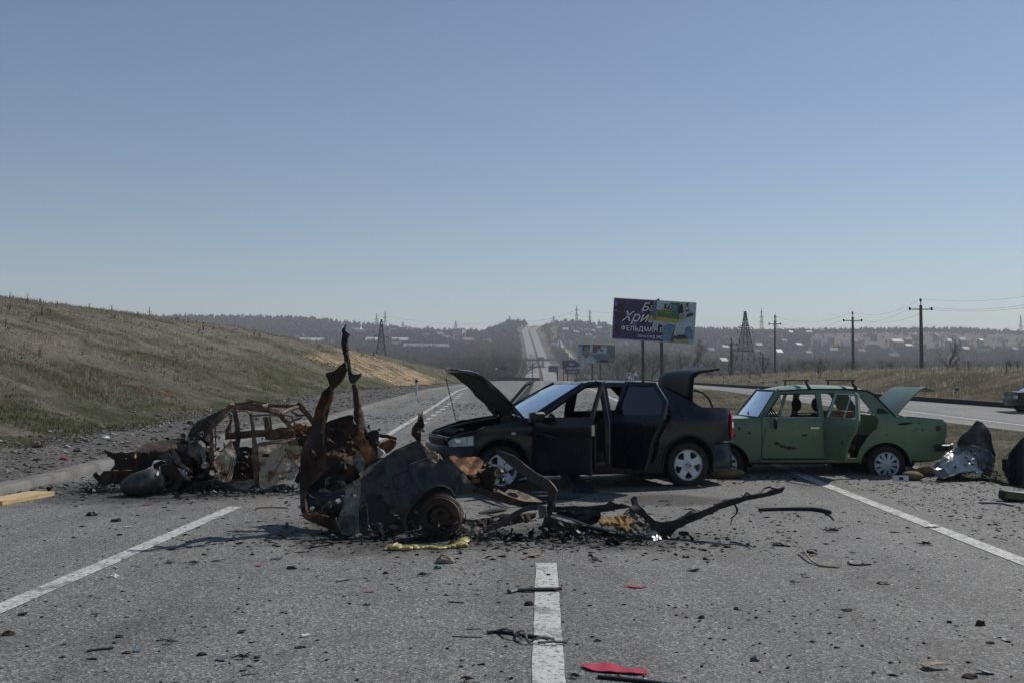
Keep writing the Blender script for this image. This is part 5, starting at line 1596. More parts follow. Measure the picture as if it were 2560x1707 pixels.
    tt("diagonal_bar", 'C', [(1560, 800), (1400, 870), (1200, 970), (980, 1110), (820, 1210), (690, 1300)], [60, 75, 90, 100, 110, 80], [9.3, 9.25, 9.2, 9.15, 9.1, 9.1], M_sootblue, root, n=8, flat=.4)
    trace("lower_rail", 'C', [(380, 1080), (440, 1028), (600, 1042), (800, 1018), (1000, 962), (1200, 948), (1400, 958), (1512, 940), (1505, 1000), (1380, 1062), (1100, 1120), (880, 1132), (760, 1162), (640, 1122), (480, 1112), (440, 1125)], lambda u, v: 9.4 + (1300 - v) / 60 * .2, M_rustd, root, [[(880, 1020), (960, 1000), (1000, 1020), (900, 1060)]], 5, .008, .04, 7, .6)
    trace("rust_flake", 'C', [(375, 1085), (430, 1040), (560, 1035), (470, 1075), (440, 1125)], 9.3, M_rust, root, [], 4, .006, .02, 9, .4)
    trace("rust_flake", 'C', [(635, 1112), (700, 1130), (780, 1142), (870, 1110), (880, 1130), (740, 1160)], 9.28, M_rust, root, [], 4, .006, .02, 9, .4)
    trace("rust_flake", 'C', [(1255, 1040), (1310, 1030), (1360, 1050), (1300, 1072)], 9.32, M_rust, root, [], 4, .006, .02, 9, .4)
    trace("rust_flake", 'C', [(515, 1240), (550, 1200), (600, 1270), (600, 1330), (570, 1330)], 9.12, M_tan, root, [], 4, .006, .02, 9, .4)
    trace("hub_plate", 'C', [(205, 1030), (330, 1010), (400, 985), (420, 1080), (340, 1110), (200, 1110)], 9.1, M_rustd, root, [], 5, .01, .02, 6, .4)
    trace("hub_plate", 'C', [(1530, 820), (1650, 830), (1680, 980), (1620, 1010), (1560, 1000)], 9.2, M_ash, root, [], 5, .01, .03, 8, .4)
    scrap(70, P(1250, 1335, 9.1).x, 9.15, .035, .42, .12, .03, .03, .16, M_soot, root, "burnt_litter", 7, root.location)
    scrap(30, P(1180, 1325, 9.1).x, 9.05, .08, .14, .08, .05, .03, .12, M_ash, root, "ash_litter", 8, root.location)
    return root
front_wreck()

def bent_frame():
    root = empty("burnt_door_frame", P(1520, 1345, 9.15), 0, "charred box-like frame with orange foam and a long bent arm rising to the right", "wreckage")
    root.location.z = 0
    trace("side_rail", 'D', [(60, 310), (400, 308), (560, 292), (610, 268), (650, 280), (690, 290), (710, 280), (740, 300), (830, 320), (700, 335), (520, 362), (300, 352), (90, 362)], lambda u, v: 9.75, M_soot, root, [], 5, .03, .02, 5, .5)
    trace("inner_sheet", 'D', [(110, 352), (520, 345), (525, 430), (470, 470), (400, 500), (300, 470), (250, 440), (120, 400)], 9.6, M_soot, root, [], 6, .006, .05, 6, .6)
    trace("side_sheet", 'D', [(10, 400), (110, 425), (250, 465), (400, 490), (520, 520), (640, 560), (760, 580), (800, 600), (640, 610), (470, 640), (300, 620), (150, 630), (5, 645), (0, 500)], lambda u, v: 9.3 - .05 * math.sin(u / 20), M_soot, root, [], 7, .006, .05, 5, .6)
    tt("top_rail", 'D', [(60, 385), (270, 432), (520, 515), (760, 568), (900, 578), (990, 570)], [26, 20, 20, 22, 24, 26], [9.4, 9.3, 9.2, 9.12, 9.1, 9.1], M_bare, root, flat=.5, amp=.004)
    tt("bottom_rail", 'D', [(0, 640), (200, 625), (420, 640), (640, 625), (860, 618), (1000, 630)], [16, 18, 40, 60, 62, 70], [9.3, 9.2, 9.15, 9.1, 9.08, 9.08], M_sootblue, root, flat=.5)
    trace("end_gusset", 'D', [(860, 372), (930, 430), (1000, 505), (1055, 565), (1080, 612), (1040, 640), (1000, 662), (985, 560), (960, 500), (900, 430)], lambda u, v: 9.1 + (1340 - v) / 70 * .3, M_bare, root, [], 4, .006, .03, 12, .5, 20)
    tt("back_rail", 'D', [(730, 390), (745, 355), (800, 345), (870, 375), (940, 440), (1000, 520)], [16, 16, 16, 16, 18, 20], [9.6, 9.6, 9.55, 9.45, 9.3, 9.15], M_soot, root, flat=.8)
    trace("burnt_mesh", 'D', [(740, 380), (800, 352), (860, 380), (930, 440), (985, 540), (940, 570), (800, 560), (720, 540), (700, 500), (770, 520), (830, 450)], lambda u, v: 9.35 + (1330 - v) / 60 * .25, M_ash, root, [], 4, .006, .06, 10, .8, 15)
    trace("foam", 'D', [(500, 437), (560, 405), (640, 412), (700, 375), (730, 395), (790, 400), (832, 450), (780, 470), (790, 520), (760, 535), (720, 500), (690, 520), (640, 490), (560, 480), (520, 458)], lambda u, v: 9.3 + (1310 - v) / 40 * .2, M_foam, root, [], 3.5, .05, .05, 12, .6, 30)
    for k, pts in enumerate(([(110, 430), (95, 480), (125, 540)], [(270, 470), (285, 530)], [(430, 535), (490, 575)], [(415, 590), (440, 570), (465, 600), (470, 625)])):
        tt("torn_tab", 'D', pts, 9, 9.12, M_ash, root)
    scrap(60, P(1540, 1345, 9.05).x, 9.1, .03, .36, .12, .02, .03, .14, M_soot, root, "burnt_litter", 11, root.location)
    trace("bent_arm", 'D', [(812, 232), (830, 218), (852, 225), (862, 290), (900, 320), (950, 380), (1020, 440), (1100, 460), (1200, 440), (1400, 370), (1550, 310), (1700, 252), (1810, 228), (1900, 205), (2000, 195), (2130, 150), (2217, 135), (2190, 185), (2120, 205), (2000, 232), (1850, 262), (1750, 297), (1600, 345), (1450, 420), (1300, 480), (1230, 515), (1172, 570), (1162, 602), (1110, 590), (1060, 580), (1000, 505), (900, 410), (812, 342), (790, 315), (828, 300)],
          lambda u, v: 9.2 + .35 * sstep(1480, 1420, u) * 0 - .12 * sstep(1700, 1960, u) + .10 * sstep(1290, 1240, v) * (u < 1650) + .02 * math.sin(u / 12), M_soot, root, [], 6, .05, .02, 6, .5, 30)
    tt("torn_tab", 'D', [(1757, 300), (1785, 345), (1745, 390), (1722, 420), (1712, 485)], [18, 24, 14, 12, 8], 9.1, M_soot, root)
    tt("torn_tab", 'D', [(1975, 182), (2030, 145), (2095, 134), (2140, 148)], [8, 16, 20, 10], 9.0, M_soot, root)
    tt("torn_tab", 'D', [(1815, 225), (1860, 200), (1920, 210)], [10, 22, 10], 9.05, M_rustd, root)
    return root
bent_frame()

# ------------------------------------------------------------------ burnt saloon shell by the left kerb
def left_wreck():
    root = empty("burnt_car", P(540, 1230, 13.4), 0, "rusted burnt-out saloon shell lying across the left lane beside the kerb", "car wreck")
    root.location.z = 0
    N_, F_ = 12.9, 14.35
    T = lambda nm, pts, w, d, m=M_frame, **k: tt(nm, 'F', pts, [q * 1.32 for q in (w if isinstance(w, list) else [w] * len(pts))], d, m, root, **dict(dict(amp=.003, jag=.05), **k))
    T("near_door_frame", [(345, 985), (335, 860), (330, 700), (318, 520), (380, 420), (500, 290), (592, 200), (650, 208)], [52, 50, 48, 46, 50, 56, 54, 40], N_)
    T("near_door_frame", [(385, 820), (378, 480), (470, 370), (590, 285)], [16, 18, 18, 14], N_ - .02)
    T("roof_rail", [(640, 208), (760, 215), (900, 225), (1040, 240), (1150, 250), (1240, 285), (1330, 340)], [46, 56, 62, 62, 60, 60, 50], [N_, N_, N_, N_ + .02, N_ + .04, N_ + .1, N_ + .15])
    T("rear_pillar", [(1300, 320), (1370, 410), (1480, 545)], [46, 44, 60], [N_ + .1, N_ + .1, N_ + .05])
    T("window_frame", [(592, 272), (720, 266), (830, 274), (868, 320), (905, 470), (935, 715)], [10, 10, 12, 16, 18, 18], N_ - .03)
    T("window_frame", [(905, 330), (1100, 322), (1380, 322), (1440, 335), (1478, 400), (1498, 470)], [20, 18, 18, 18, 18, 14], N_ - .03)
    T("centre_pillar", [(880, 300), (905, 480), (925, 640), (940, 820), (960, 1100), (1000, 1370)], [34, 40, 46, 70, 90, 60], [N_, N_, N_, N_, N_ - .02, N_ - .02])
    T("window_bar", [(588, 285), (598, 480), (600, 650)], [14, 14, 12], N_)
    T("far_pillar", [(640, 240), (672, 360), (692, 480), (700, 640), (700, 800)], [50, 56, 58, 60, 40], F_)
    T("far_pillar", [(1085, 340), (1105, 480), (1130, 660)], [56, 62, 70], F_)
    T("window_frame", [(1150, 335), (1158, 450), (1172, 560)], 22, F_)
    T("window_frame", [(600, 300), (620, 380), (545, 540), (560, 660)], [14, 18, 50, 60], F_)
    T("far_waist_rail", [(560, 615), (700, 600), (900, 580), (1090, 570)], [70, 86, 84, 76], F_, flat=.3)
    T("far_waist_rail", [(1130, 600), (1300, 580), (1490, 560)], [120, 130, 120], F_ - .02, flat=.3)
    T("far_roof_rail", [(620, 168), (760, 158), (900, 128), (1110, 158)], [26, 30, 30, 22], F_)
    T("far_roof_rail", [(650, 190), (900, 175), (1100, 185), (1300, 195), (1500, 205), (1570, 190)], [24, 30, 34, 36, 50, 70], F_ - .05)
    T("far_rear_pillar", [(1575, 200), (1640, 270), (1720, 370), (1760, 450)], [60, 56, 56, 46], F_ - .2)
    T("roof_cross_bow", [(1040, 225), (1060, 200), (1110, 180)], [60, 60, 40], [N_, (N_ + F_) / 2, F_])
    T("roof_cross_bow", [(600, 200), (620, 180), (640, 168)], [60, 50, 40], [N_, (N_ + F_) / 2, F_])
    T("roof_cross_bow", [(1300, 310), (1400, 250), (1560, 205)], [50, 60, 50], [N_ + .1, (N_ + F_) / 2, F_])
    T("torn_strut", [(1420, 245), (1500, 300), (1560, 330), (1650, 320)], [18, 26, 30, 14], F_ - .3)
    T("torn_strut", [(1330, 300), (1360, 380), (1430, 420), (1600, 350)], [12, 16, 30, 18], N_ + .5)
    T("torn_strut", [(805, 118), (840, 95), (880, 115)], [10, 12, 10], F_)
    T("torn_strut", [(1530, 200), (1552, 145), (1580, 200)], [40, 30, 40], F_ - .1)
    # collapsed scuttle and windscreen frame
    trace("scuttle", 'F', [(-20, 640), (0, 585), (60, 480), (130, 400), (200, 372), (400, 275), (560, 200), (620, 178), (560, 262), (400, 400), (330, 490), (312, 560), (305, 680), (250, 690), (210, 640), (150, 690), (60, 720), (-20, 760)],
          lambda u, v: 13.2 + .9 * (1 - sstep(480, 545, u)) * .6 + (1100 - v) * .002, M_soot, root, [[(150, 560), (210, 540), (230, 600), (170, 620)]], 6, .006, .06, 5, .6)
    trace("engine_side", 'F', [(-10, 700), (60, 700), (200, 640), (300, 600), (325, 800), (345, 1000), (400, 1240), (300, 1300), (100, 1300), (-20, 1250)], lambda u, v: 13.05 + .05 * math.sin(u / 7), M_soot, root, [], 7, .006, .07, 6, .7)
    trace("torn_sheet", 'F', [(232, 660), (262, 610), (300, 580), (302, 690), (262, 690)], 12.85, M_tan, root, [], 4, .006, .03, 9, .5)
    trace("torn_sheet", 'F', [(195, 745), (240, 770), (300, 770), (300, 840), (250, 820), (215, 800)], 12.85, M_tan, root, [], 4, .006, .04, 9, .5)
    o = MB().lathe([(0, -.05), (.10, -.05), (.12, 0), (.12, .05), (.08, .10)], 20).build("heater_drum", M_ash, root); o.location = P(490, 1122, 12.95) - root.location
    for k, (a, b) in enumerate((((175, 790), (215, 1010)), ((200, 780), (232, 990)), ((225, 800), (236, 960)))):
        T("pipe", [a, ((a[0] + b[0]) / 2 + 8, (a[1] + b[1]) / 2), b], 12, 12.86, M_bare)
    o = MB().lathe([(0, -.04), (.03, -.045), (.045, -.02), (.045, .05)], 14).build("valve", M_bare, root); o.location = P(512, 1163, 12.8) - root.location
    trace("rust_flake", 'F', [(85, 935), (130, 905), (175, 930), (185, 965), (120, 955)], 12.82, M_rust, root, [], 4, .006, .03, 9, .4)
    scrap(160, P(490, 1150, 13).x, 13.05, .42, .18, .15, .2, .04, .16, M_soot, root, "burnt_wiring", 21, root.location)
    # bonnet side and front end
    trace("front_wing", 'E', [(240, 748), (320, 772), (400, 800), (510, 772), (560, 790), (720, 765), (742, 715), (850, 662), (1060, 612), (1200, 590), (1340, 575), (1470, 575), (1485, 700), (1560, 900), (1600, 1090), (1350, 1010), (1260, 955), (1100, 900), (1000, 905), (950, 1000), (850, 1045), (400, 1052), (330, 1062), (405, 965), (395, 900), (300, 845)],
          lambda u, v: 13.0 + .5 * sstep(1130, 1095, v) + .25 * (1 - sstep(240, 340, u)), M_rustd, root, [[(690, 850), (720, 790), (735, 850), (715, 880)], [(555, 880), (585, 870), (580, 890)]], 7, .006, .05, 4, .7)
    trace("bumper_beam", 'E', [(70, 1120), (120, 1072), (150, 1110), (180, 1130), (235, 1062), (340, 1060), (640, 1050), (1000, 1040), (1010, 1200), (760, 1260), (500, 1275), (360, 1250), (250, 1290), (140, 1215), (80, 1150)], lambda u, v: 12.85 + .3 * (1 - sstep(232, 300, u)), M_rustd, root, [], 7, .006, .05, 5, .8)
    trace("wing_fold", 'E', [(1010, 900), (1060, 840), (1150, 800), (1205, 768), (1250, 850), (1272, 900), (1275, 970), (1200, 925), (1120, 895)], 12.8, M_sootblue, root, [], 5, .006, .03, 5, .4)
    trace("wing_fold", 'E', [(1235, 640), (1290, 740), (1392, 868), (1400, 930), (1500, 1010), (1580, 1092), (1480, 1060), (1390, 985), (1300, 930), (1260, 800)], 12.75, M_ash, root, [], 5, .006, .03, 5, .4)
    trace("wing_fold", 'E', [(1350, 1012), (1430, 1060), (1505, 1130), (1550, 1205), (1500, 1200), (1420, 1130)], 12.7, M_bare, root, [], 5, .006, .03, 5, .4)
    trace("wheel_bay", 'E', [(980, 960), (1100, 905), (1260, 960), (1400, 1040), (1540, 1210), (1500, 1340), (1200, 1350), (1000, 1280)], 13.1, M_soot, root, [], 7, .006, .05)
    w = P(418, 1196, 12.88); e = MB().lathe([(.11, -.07), (.19, -.08), (.19, .08), (.11, .07)], 30).build("wheel", M_steelrust, root); e.location = w - root.location; e.rotation_euler = (0, 0, R(14)); rim_steel(e, .18, .15, -1)
    # doors
    dd = dfun(12.78, .42, .35, 560, 1200)
    trace("front_door", 'F', [(350, 985), (420, 900), (520, 770), (602, 658), (640, 760), (680, 880), (662, 1000), (620, 1180), (592, 1240), (520, 1252), (440, 1240), (415, 1100), (372, 1050)], dd, M_pale, root, [[(452, 1060), (485, 1045), (490, 1090), (470, 1110)]], 5, .025, .025, 5, .3)
    for k, q in enumerate(((0, 0), (28, 20), (55, 34))):
        T("door_fold", [(352 + q[0], 985 + q[1]), (480 + q[0], 820 + q[1]), (600 + q[0] * .3, 668 + q[1] * 2)], 9, 12.66 + k * .01, M_tan, amp=.002)
        T("door_fold", [(515 + q[0] * 1.2, 1240), (580 + q[0] * 1.1, 1060), (612 + q[0], 900)], 9, 12.66, M_rustd, amp=.002)
    dr = dfun(12.85, .38, .42, 700, 1225)
    trace("rear_door", 'F', [(935, 725), (1100, 702), (1280, 680), (1380, 662), (1560, 640), (1588, 760), (1582, 900), (1550, 1080), (1450, 1230), (1350, 1175), (1300, 1190), (1220, 1290), (1100, 1350), (1010, 1385), (1000, 1180), (995, 1000), (975, 850)], dr, M_pale, root, [[(1030, 862), (1055, 853), (1135, 853), (1142, 890), (1130, 905), (1035, 903)], [(1350, 785), (1385, 780), (1392, 815), (1362, 825)], [(1340, 880), (1370, 870), (1372, 910), (1345, 905)]], 5, .03, .022, 5, .3)
    T("waist_moulding", [(940, 738), (1100, 722), (1280, 700)], [26, 26, 24], [12.78, 12.84, 12.9], M_ash, amp=.002)
    T("door_crease", [(1015, 1178), (1200, 1155), (1360, 1120), (1540, 1090)], 10, [12.72, 12.78, 12.85, 12.92], M_rust, amp=.002)
    T("hanging_cable", [(1330, 900), (1280, 1000), (1220, 1100), (1150, 1240)], 9, [12.8, 12.76, 12.72, 12.68], M_soot)
    T("hanging_cable", [(1560, 980), (1480, 1060), (1400, 1130)], 8, [12.8, 12.78, 12.76], M_soot)
    trace("far_side_panel", 'F', [(560, 840), (690, 820), (900, 850), (1000, 700), (1480, 640), (1500, 1200), (930, 1225), (600, 1225), (540, 1050)], F_, M_rustd, root, [[(740, 900), (840, 880), (860, 990), (760, 1000)]], 8, .01, .05)
    # floor, seat frames, rear
    trace("floor_pan", 'F', [(345, 1240), (640, 1215), (900, 1210), (1000, 1230), (1010, 1395), (820, 1390), (560, 1300), (450, 1290)], lambda u, v: 12.95 + (1215 - v) * .012, M_soot, root, [], 6, .01, .03)
    T("seat_frame", [(620, 700), (700, 860), (780, 960), (860, 1060), (930, 1130)], [70, 80, 70, 50, 40], [13.6, 13.5, 13.4, 13.4, 13.4], M_soot)
    T("seat_frame", [(740, 860), (830, 960), (900, 1040)], [30, 34, 30], 13.3, M_rustd)
    T("seat_frame", [(670, 920), (688, 1040), (685, 1170)], 16, 13.2, M_rustd)
    T("seat_frame", [(730, 800), (820, 790), (900, 830)], [50, 60, 50], 13.9, M_rustd)
    T("seat_frame", [(720, 1218), (860, 1215)], 9, 13.1, M_ash)
    scrap(150, P(620, 1170, 13.4).x, 13.5, .30, .32, .3, .10, .04, .18, M_rustd, root, "burnt_springs", 22, root.location)
    trace("rear_panel", 'F', [(1480, 480), (1540, 440), (1600, 460), (1700, 470), (1850, 460), (1850, 1300), (1560, 1290), (1480, 1240), (1560, 1080), (1590, 760), (1500, 640)], lambda u, v: 13.0 + (1180 - v) * .002, M_rustd, root, [], 8, .006, .07, 5, .6)
    o = scrap(40, P(745, 1070, 12.95).x, 12.95, P(745, 1070, 12.95).z, .06, .06, .05, .03, .12, M_rust, root, "torn_hinge", 23, root.location)
    # sagging sill trim on the road
    T("sill_trim", [(450, 1230), (520, 1268), (620, 1320), (720, 1362), (820, 1388), (940, 1396), (1040, 1385)], [10, 16, 20, 22, 24, 24, 20], 12.62, M_sootblue, flat=.4)
    trace("sill_trim", 'F', [(1040, 1395), (1120, 1340), (1240, 1292), (1340, 1278), (1410, 1300), (1480, 1350), (1540, 1352), (1420, 1370), (1240, 1360), (1130, 1400)], lambda u, v: 12.55, M_sootblue, root, [], 5, .008, .02)
    trace("under_sill", 'F', [(330, 1240), (450, 1230), (620, 1330), (820, 1395), (1010, 1400), (1080, 1420), (900, 1445), (500, 1440), (200, 1420), (0, 1400), (0, 1260)], lambda u, v: 12.85, M_soot, root, [], 7, .01, .05)
    scrap(110, P(560, 1235, 12.6).x, 12.75, .04, .9, .12, .025, .03, .16, M_soot, root, "burnt_litter", 24, root.location)
    scrap(70, P(700, 1235, 12.6).x, 12.6, .04, .25, .10, .03, .03, .10, M_ash, root, "ash_litter", 25, root.location)
    scrap(60, P(250, 1215, 13.1).x, 13.2, .05, .12, .12, .04, .03, .14, M_ash, root, "ash_litter", 26, root.location)
    return root
left_wreck()

# soot-grey rounded tank beside it
def tank():
    root = empty("burnt_tank", P(355, 1238, 12.45), 0, "rounded soot-grey metal tank lying in front of the left burnt car", "tank")
    root.location.z = 0
    vs = []; fs = []; n, k = 28, 14
    for i in range(k + 1):
        t_ = i / k; x = (t_ - .5)
        r0 = (1 - abs(2 * t_ - 1) ** 2.6) ** .5
        for j in range(n):
            a = 2 * math.pi * j / n
            q = r0 * (1 + .05 * noise.noise(Vector((x * 4, math.cos(a) * 1.5, math.sin(a) * 1.5))))
            vs.append((x * .54, .17 * q * math.cos(a), .155 * q * math.sin(a) * (.82 + .36 * t_)))
    for i in range(k):
        for j in range(n): fs.append((i * n + j, i * n + (j + 1) % n, (i + 1) * n + (j + 1) % n, (i + 1) * n + j))
    b = mk("tank_shell", vs, fs, mottled("sooty_tank", [(.3, (.02, .019, .018)), (.55, (.07, .068, .065)), (.75, (.17, .165, .16))], 5, .5, .3, .3, .006), root, True, 60)
    b.location = (0, 0, .165); b.rotation_euler = (0, R(-13), R(12))
    MB().tube([(.245, .0, -.15), (.25, -.05, -.12), (.26, -.12, 0), (.25, -.08, .12), (.24, 0, .15)], .008, 6).build("weld_seam", M_ash, b)
    return root
tank()
# ------------------------------------------------------------------ billboards, signs, bridge
M_vinyl_p = plain("poster_purple", (.055, .025, .115), .6, var=.5, scale=1.6)
M_p_dark = plain("poster_dark", (.02, .015, .03), .6, var=.6, scale=3)
M_p_lilac = plain("poster_lilac", (.22, .11, .36), .6, var=.4, scale=4)
M_p_white = plain("poster_white", (.70, .68, .74), .6, var=.15)
M_p_green = plain("poster_green", (.03, .16, .07), .6, var=.2)
M_p_yellow = plain("poster_yellow", (.42, .33, .05), .6, var=.2)
M_p_pale = plain("poster_pale", (.38, .47, .52), .6, var=.25, scale=2.5)
M_p_blue = plain("poster_blue", (.10, .20, .36), .6, var=.3, scale=3)
M_p_navy = plain("poster_navy", (.01, .02, .05), .6)
M_p_red = plain("poster_red", (.16, .03, .03), .6)
M_p_skin = plain("poster_skin", (.26, .22, .17), .6, var=.2, scale=4)
M_p_hair = plain("poster_hair", (.015, .012, .012), .7)
M_p_grey = plain("poster_grey", (.14, .16, .18), .6, var=.4, scale=5)
M_backb = plain("board_back", (.16, .17, .18), .7)
LAY = [0]
def card(root, name, poly, m, lay=None):
    """flat printed patch on a board: local x across, z up; each a few mm in front of the last"""
    if lay is None: LAY[0] += 1; lay = LAY[0]
    vo, eo, fo, *_ = geometry.delaunay_2d_cdt([Vector(p) for p in poly], [(i, (i + 1) % len(poly)) for i in range(len(poly))], [], 0, 1e-6)
    fs = [tuple(f) for f in fo if inside(poly, sum(vo[i][0] for i in f) / 3, sum(vo[i][1] for i in f) / 3)]
    return mk(name, [(v[0], -.006 * lay, v[1]) for v in vo], fs, m, root)
def blob(cx, cz, rx, rz, n=16, j=0.0):
    return [(cx + rx * math.cos(a) * (1 + random.uniform(-j, j)), cz + rz * math.sin(a) * (1 + random.uniform(-j, j))) for a in np.linspace(0, 2 * math.pi, n + 1)[:-1]]
def word(root, txt, x, z, size, m, shear=0.0, bold=0.0, lay=None, name="lettering", sx=1.0, align='LEFT'):
    if lay is None: LAY[0] += 1; lay = LAY[0]
    c = bpy.data.curves.new("t", 'FONT'); c.body = txt; c.size = size; c.shear = shear; c.offset = bold; c.extrude = .002; c.align_x = align
    o = bpy.data.objects.new("t", c); col.objects.link(o)
    me = bpy.data.meshes.new_from_object(o.evaluated_get(bpy.context.evaluated_depsgraph_get()))
    bpy.data.objects.remove(o)
    for v in me.vertices: v.co = Vector((x + v.co.x * sx, -.006 * lay - v.co.z - .002, z + v.co.y))
    me.name = name
    o = link(name, me, None, root)
    me.materials.clear(); me.materials.append(m)
    return o
def board(name, u, v, d, w, h, tilt, label, grp, posts, rz=0.0, back=M_backb, ground=None):
    c = P(u, v, d)
    gz = float(land(c.x, d)) if ground is None else ground
    root = empty(name, (c.x, d, gz), rz, label, "billboard", grp)
    face = empty("face_frame", (0, 0, c.z - gz)); face.parent = root; 
    return root, face, c.z - gz
def framed(root, zc, w, h, tilt, m, th=.12):
    b = MB().box((0, .08, 0), (w, th, h)).build("board_panel", m, root, False)
    b.location = (0, 0, zc); b.rotation_euler = (0, tilt, 0)
    f = MB().tube([(-w / 2, .0, -h / 2), (w / 2, .0, -h / 2), (w / 2, .0, h / 2), (-w / 2, .0, h / 2), (-w / 2, .0, -h / 2)], .045, 4)
    f.build("frame", plain("board_frame", (.45, .47, .48), .5), b, False)
    return b
# large purple one, leaning a little
c = P(1635, 802, 74); gz = land(c.x, 74)
root = empty("billboard", (c.x, 74, gz), 0, "big purple billboard with white lettering and torn poster on its right half", "billboard", "billboards beside the road")
LAY[0] = 0
b = framed(root, c.z - gz, 6.1, 3.02, R(3.4), M_vinyl_p)
W_, H_ = 6.1, 3.02
def q(x, z): return ((x - .5) * W_, (z - .5) * H_)      # board fractions
for k in range(26):
    x, z = random.uniform(.02, .52), random.uniform(.25, .97)
    card(b, "poster_flower", [p for p in blob(*q(x, z), random.uniform(.12, .34), random.uniform(.10, .26), 11, .35)], random.choice([M_p_dark, M_p_lilac, M_vinyl_p, M_p_dark]))
word(b, "Бал", *q(.33, .72), .85, M_p_white, .35, .006)
word(b, "Хриз", *q(.10, .45), 1.02, M_p_white, .38, .008, sx=1.0)
word(b, "ФЕЛЬДМАН Е", *q(.10, .22), .47, M_p_white, 0, .005, sx=.98)
word(b, "ПОЧАТОК", *q(.31, .075), .22, M_p_white, 0, .004)
word(b, "2 ЖО", *q(.49, .06), .34, M_p_white, 0, .008)
def qq(*a): return [q(x, z) for x, z in a]
card(b, "torn_poster", qq((.52, .985), (.51, .66), (.44, .60), (.42, .50), (.49, .46), (.47, .30), (.53, .28), (.56, .42), (.60, .40), (.62, .0), (1.0, .0), (1.0, 1.0)), M_p_pale)
card(b, "poster_patch", qq((.53, .60), (.80, .56), (.80, .97), (.68, .96), (.66, .78), (.53, .76)), M_p_green)
card(b, "poster_patch", qq((.42, .50), (.53, .50), (.53, .59), (.43, .59)), M_p_yellow)
card(b, "poster_patch", qq((.53, .50), (.78, .47), (.80, .56), (.53, .60)), M_p_yellow)
card(b, "poster_patch", qq((.61, .80), (.68, .80), (.68, .92), (.61, .92)), M_p_navy)
card(b, "poster_balloon", blob(*q(.745, .83), .17, .24, 14), M_p_blue)
card(b, "poster_patch", qq((.70, .0), (.74, .0), (.80, .46), (.76, .46)), M_p_red)
card(b, "poster_hair", blob(*q(.815, .80), .20, .38, 12, .25), M_p_hair)
card(b, "poster_arm", qq((.79, .62), (.84, .72), (.87, .66), (.82, .52)), M_p_skin)
card(b, "poster_patch", qq((.61, .02), (.70, .02), (.74, .42), (.70, .44), (.62, .40)), M_p_blue)
card(b, "poster_shirt", qq((.74, .16), (.76, .44), (.82, .56), (.89, .46), (.90, .15)), M_p_pale)
card(b, "poster_shirt", qq((.86, .14), (.88, .36), (.93, .42), (.97, .30), (.98, .08)), M_p_blue)
card(b, "poster_patch", qq((.74, .10), (.80, .19), (.88, .19), (.92, .08), (.84, .04)), M_p_navy)
card(b, "poster_patch", qq((.76, .03), (.80, .07), (.92, .10), (.93, .03)), M_p_yellow)
card(b, "poster_patch", qq((.87, .76), (.91, .76), (.90, .97), (.87, .97)), M_p_red)
card(b, "poster_patch", qq((.88, .62), (.95, .66), (.98, .72), (.93, .74), (.89, .70)), M_p_dark)
word(b, "ВІ", *q(.635, .82), .34, M_p_white, 0, .004)
word(b, "АРОДУ", *q(.535, .70), .36, M_p_yellow, 0, .006, sx=.85)
word(b, "Ь", *q(.865, .80), .40, M_p_white, .1, .01)
for (x0, z0, w0) in ((.50, .80, .18), (.50, .96, .14), (.46, .66, .16)):   # curled loose vinyl
    panel("curled_vinyl", [q(x0 - .03, z0 - .14), q(x0 + .03, z0 - .16), q(x0 + .035, z0 + .08), q(x0 - .025, z0 + .05)], [], lambda a, z: Vector((a + .1 * math.sin(z * 5), -.25 - .25 * math.sin(a * 5 + z * 3), z + .05 * math.sin(a * 9))), .12, .006, M_p_grey, b)
for px_ in (1608, 1655):
    X = PX(px_, 74) - c.x
    MB().box((X, .2, (c.z - gz - H_ / 2) / 2 - .2), (.2, .2, c.z - gz - H_ / 2 + .7)).build("post", M_conc, root, False)

# portrait board further on
c = P(1491.5, 884, 160); gz = land(c.x, 160)
root = empty("billboard", (c.x, 160, gz), 0, "smaller billboard showing a dark-haired man in a pale blue shirt", "billboard", "billboards beside the road")
LAY[0] = 0; W_, H_ = 5.95, 2.98
b = framed(root, c.z - gz, W_, H_, R(1.2), M_p_grey)
card(b, "poster_patch", qq((0, .3), (.12, .3), (.12, 1), (0, 1)), M_p_blue)
for k in range(9):
    z = .34 + k * .062
    card(b, "poster_stripe", qq((.0, z), (.105, z - .01), (.105, z + .022), (.0, z + .032)), M_p_white if k % 2 else M_p_pale)
card(b, "poster_patch", qq((.42, .55), (.60, .98), (.48, 1), (.38, 1), (.38, .5)), M_p_red)
card(b, "poster_patch", qq((.50, .52), (.58, .90), (.78, .94), (.76, .50)), M_p_pale)
card(b, "poster_hair", blob(*q(.225, .80), .60, .50, 16), M_p_hair)
card(b, "poster_face", blob(*q(.225, .64), .50, .78, 18), M_p_skin)
card(b, "poster_hair", qq((.135, .82), (.17, .88), (.225, .90), (.28, .88), (.315, .82), (.30, .95), (.225, .985), (.15, .95)), M_p_hair)
for sx in (-1, 1):
    card(b, "poster_eye", blob(*q(.225 + sx * .042, .71), .11, .05, 10), M_p_hair)
    card(b, "poster_brow", qq((.225 + sx * .02, .755), (.225 + sx * .07, .765), (.225 + sx * .07, .785), (.225 + sx * .02, .775)), M_p_hair)
card(b, "poster_mouth", qq((.195, .535), (.255, .535), (.245, .515), (.205, .515)), M_p_red)
card(b, "poster_nose", qq((.219, .70), (.235, .60), (.212, .60)), M_p_grey)
card(b, "poster_shirt", qq((0, 0), (.49, 0), (.47, .20), (.37, .36), (.31, .44), (.25, .26), (.20, .26), (.13, .42), (.02, .28)), M_p_pale)
card(b, "poster_patch", qq((.31, .58), (.39, .58), (.39, .95), (.34, .97), (.31, .92)), M_p_pale)
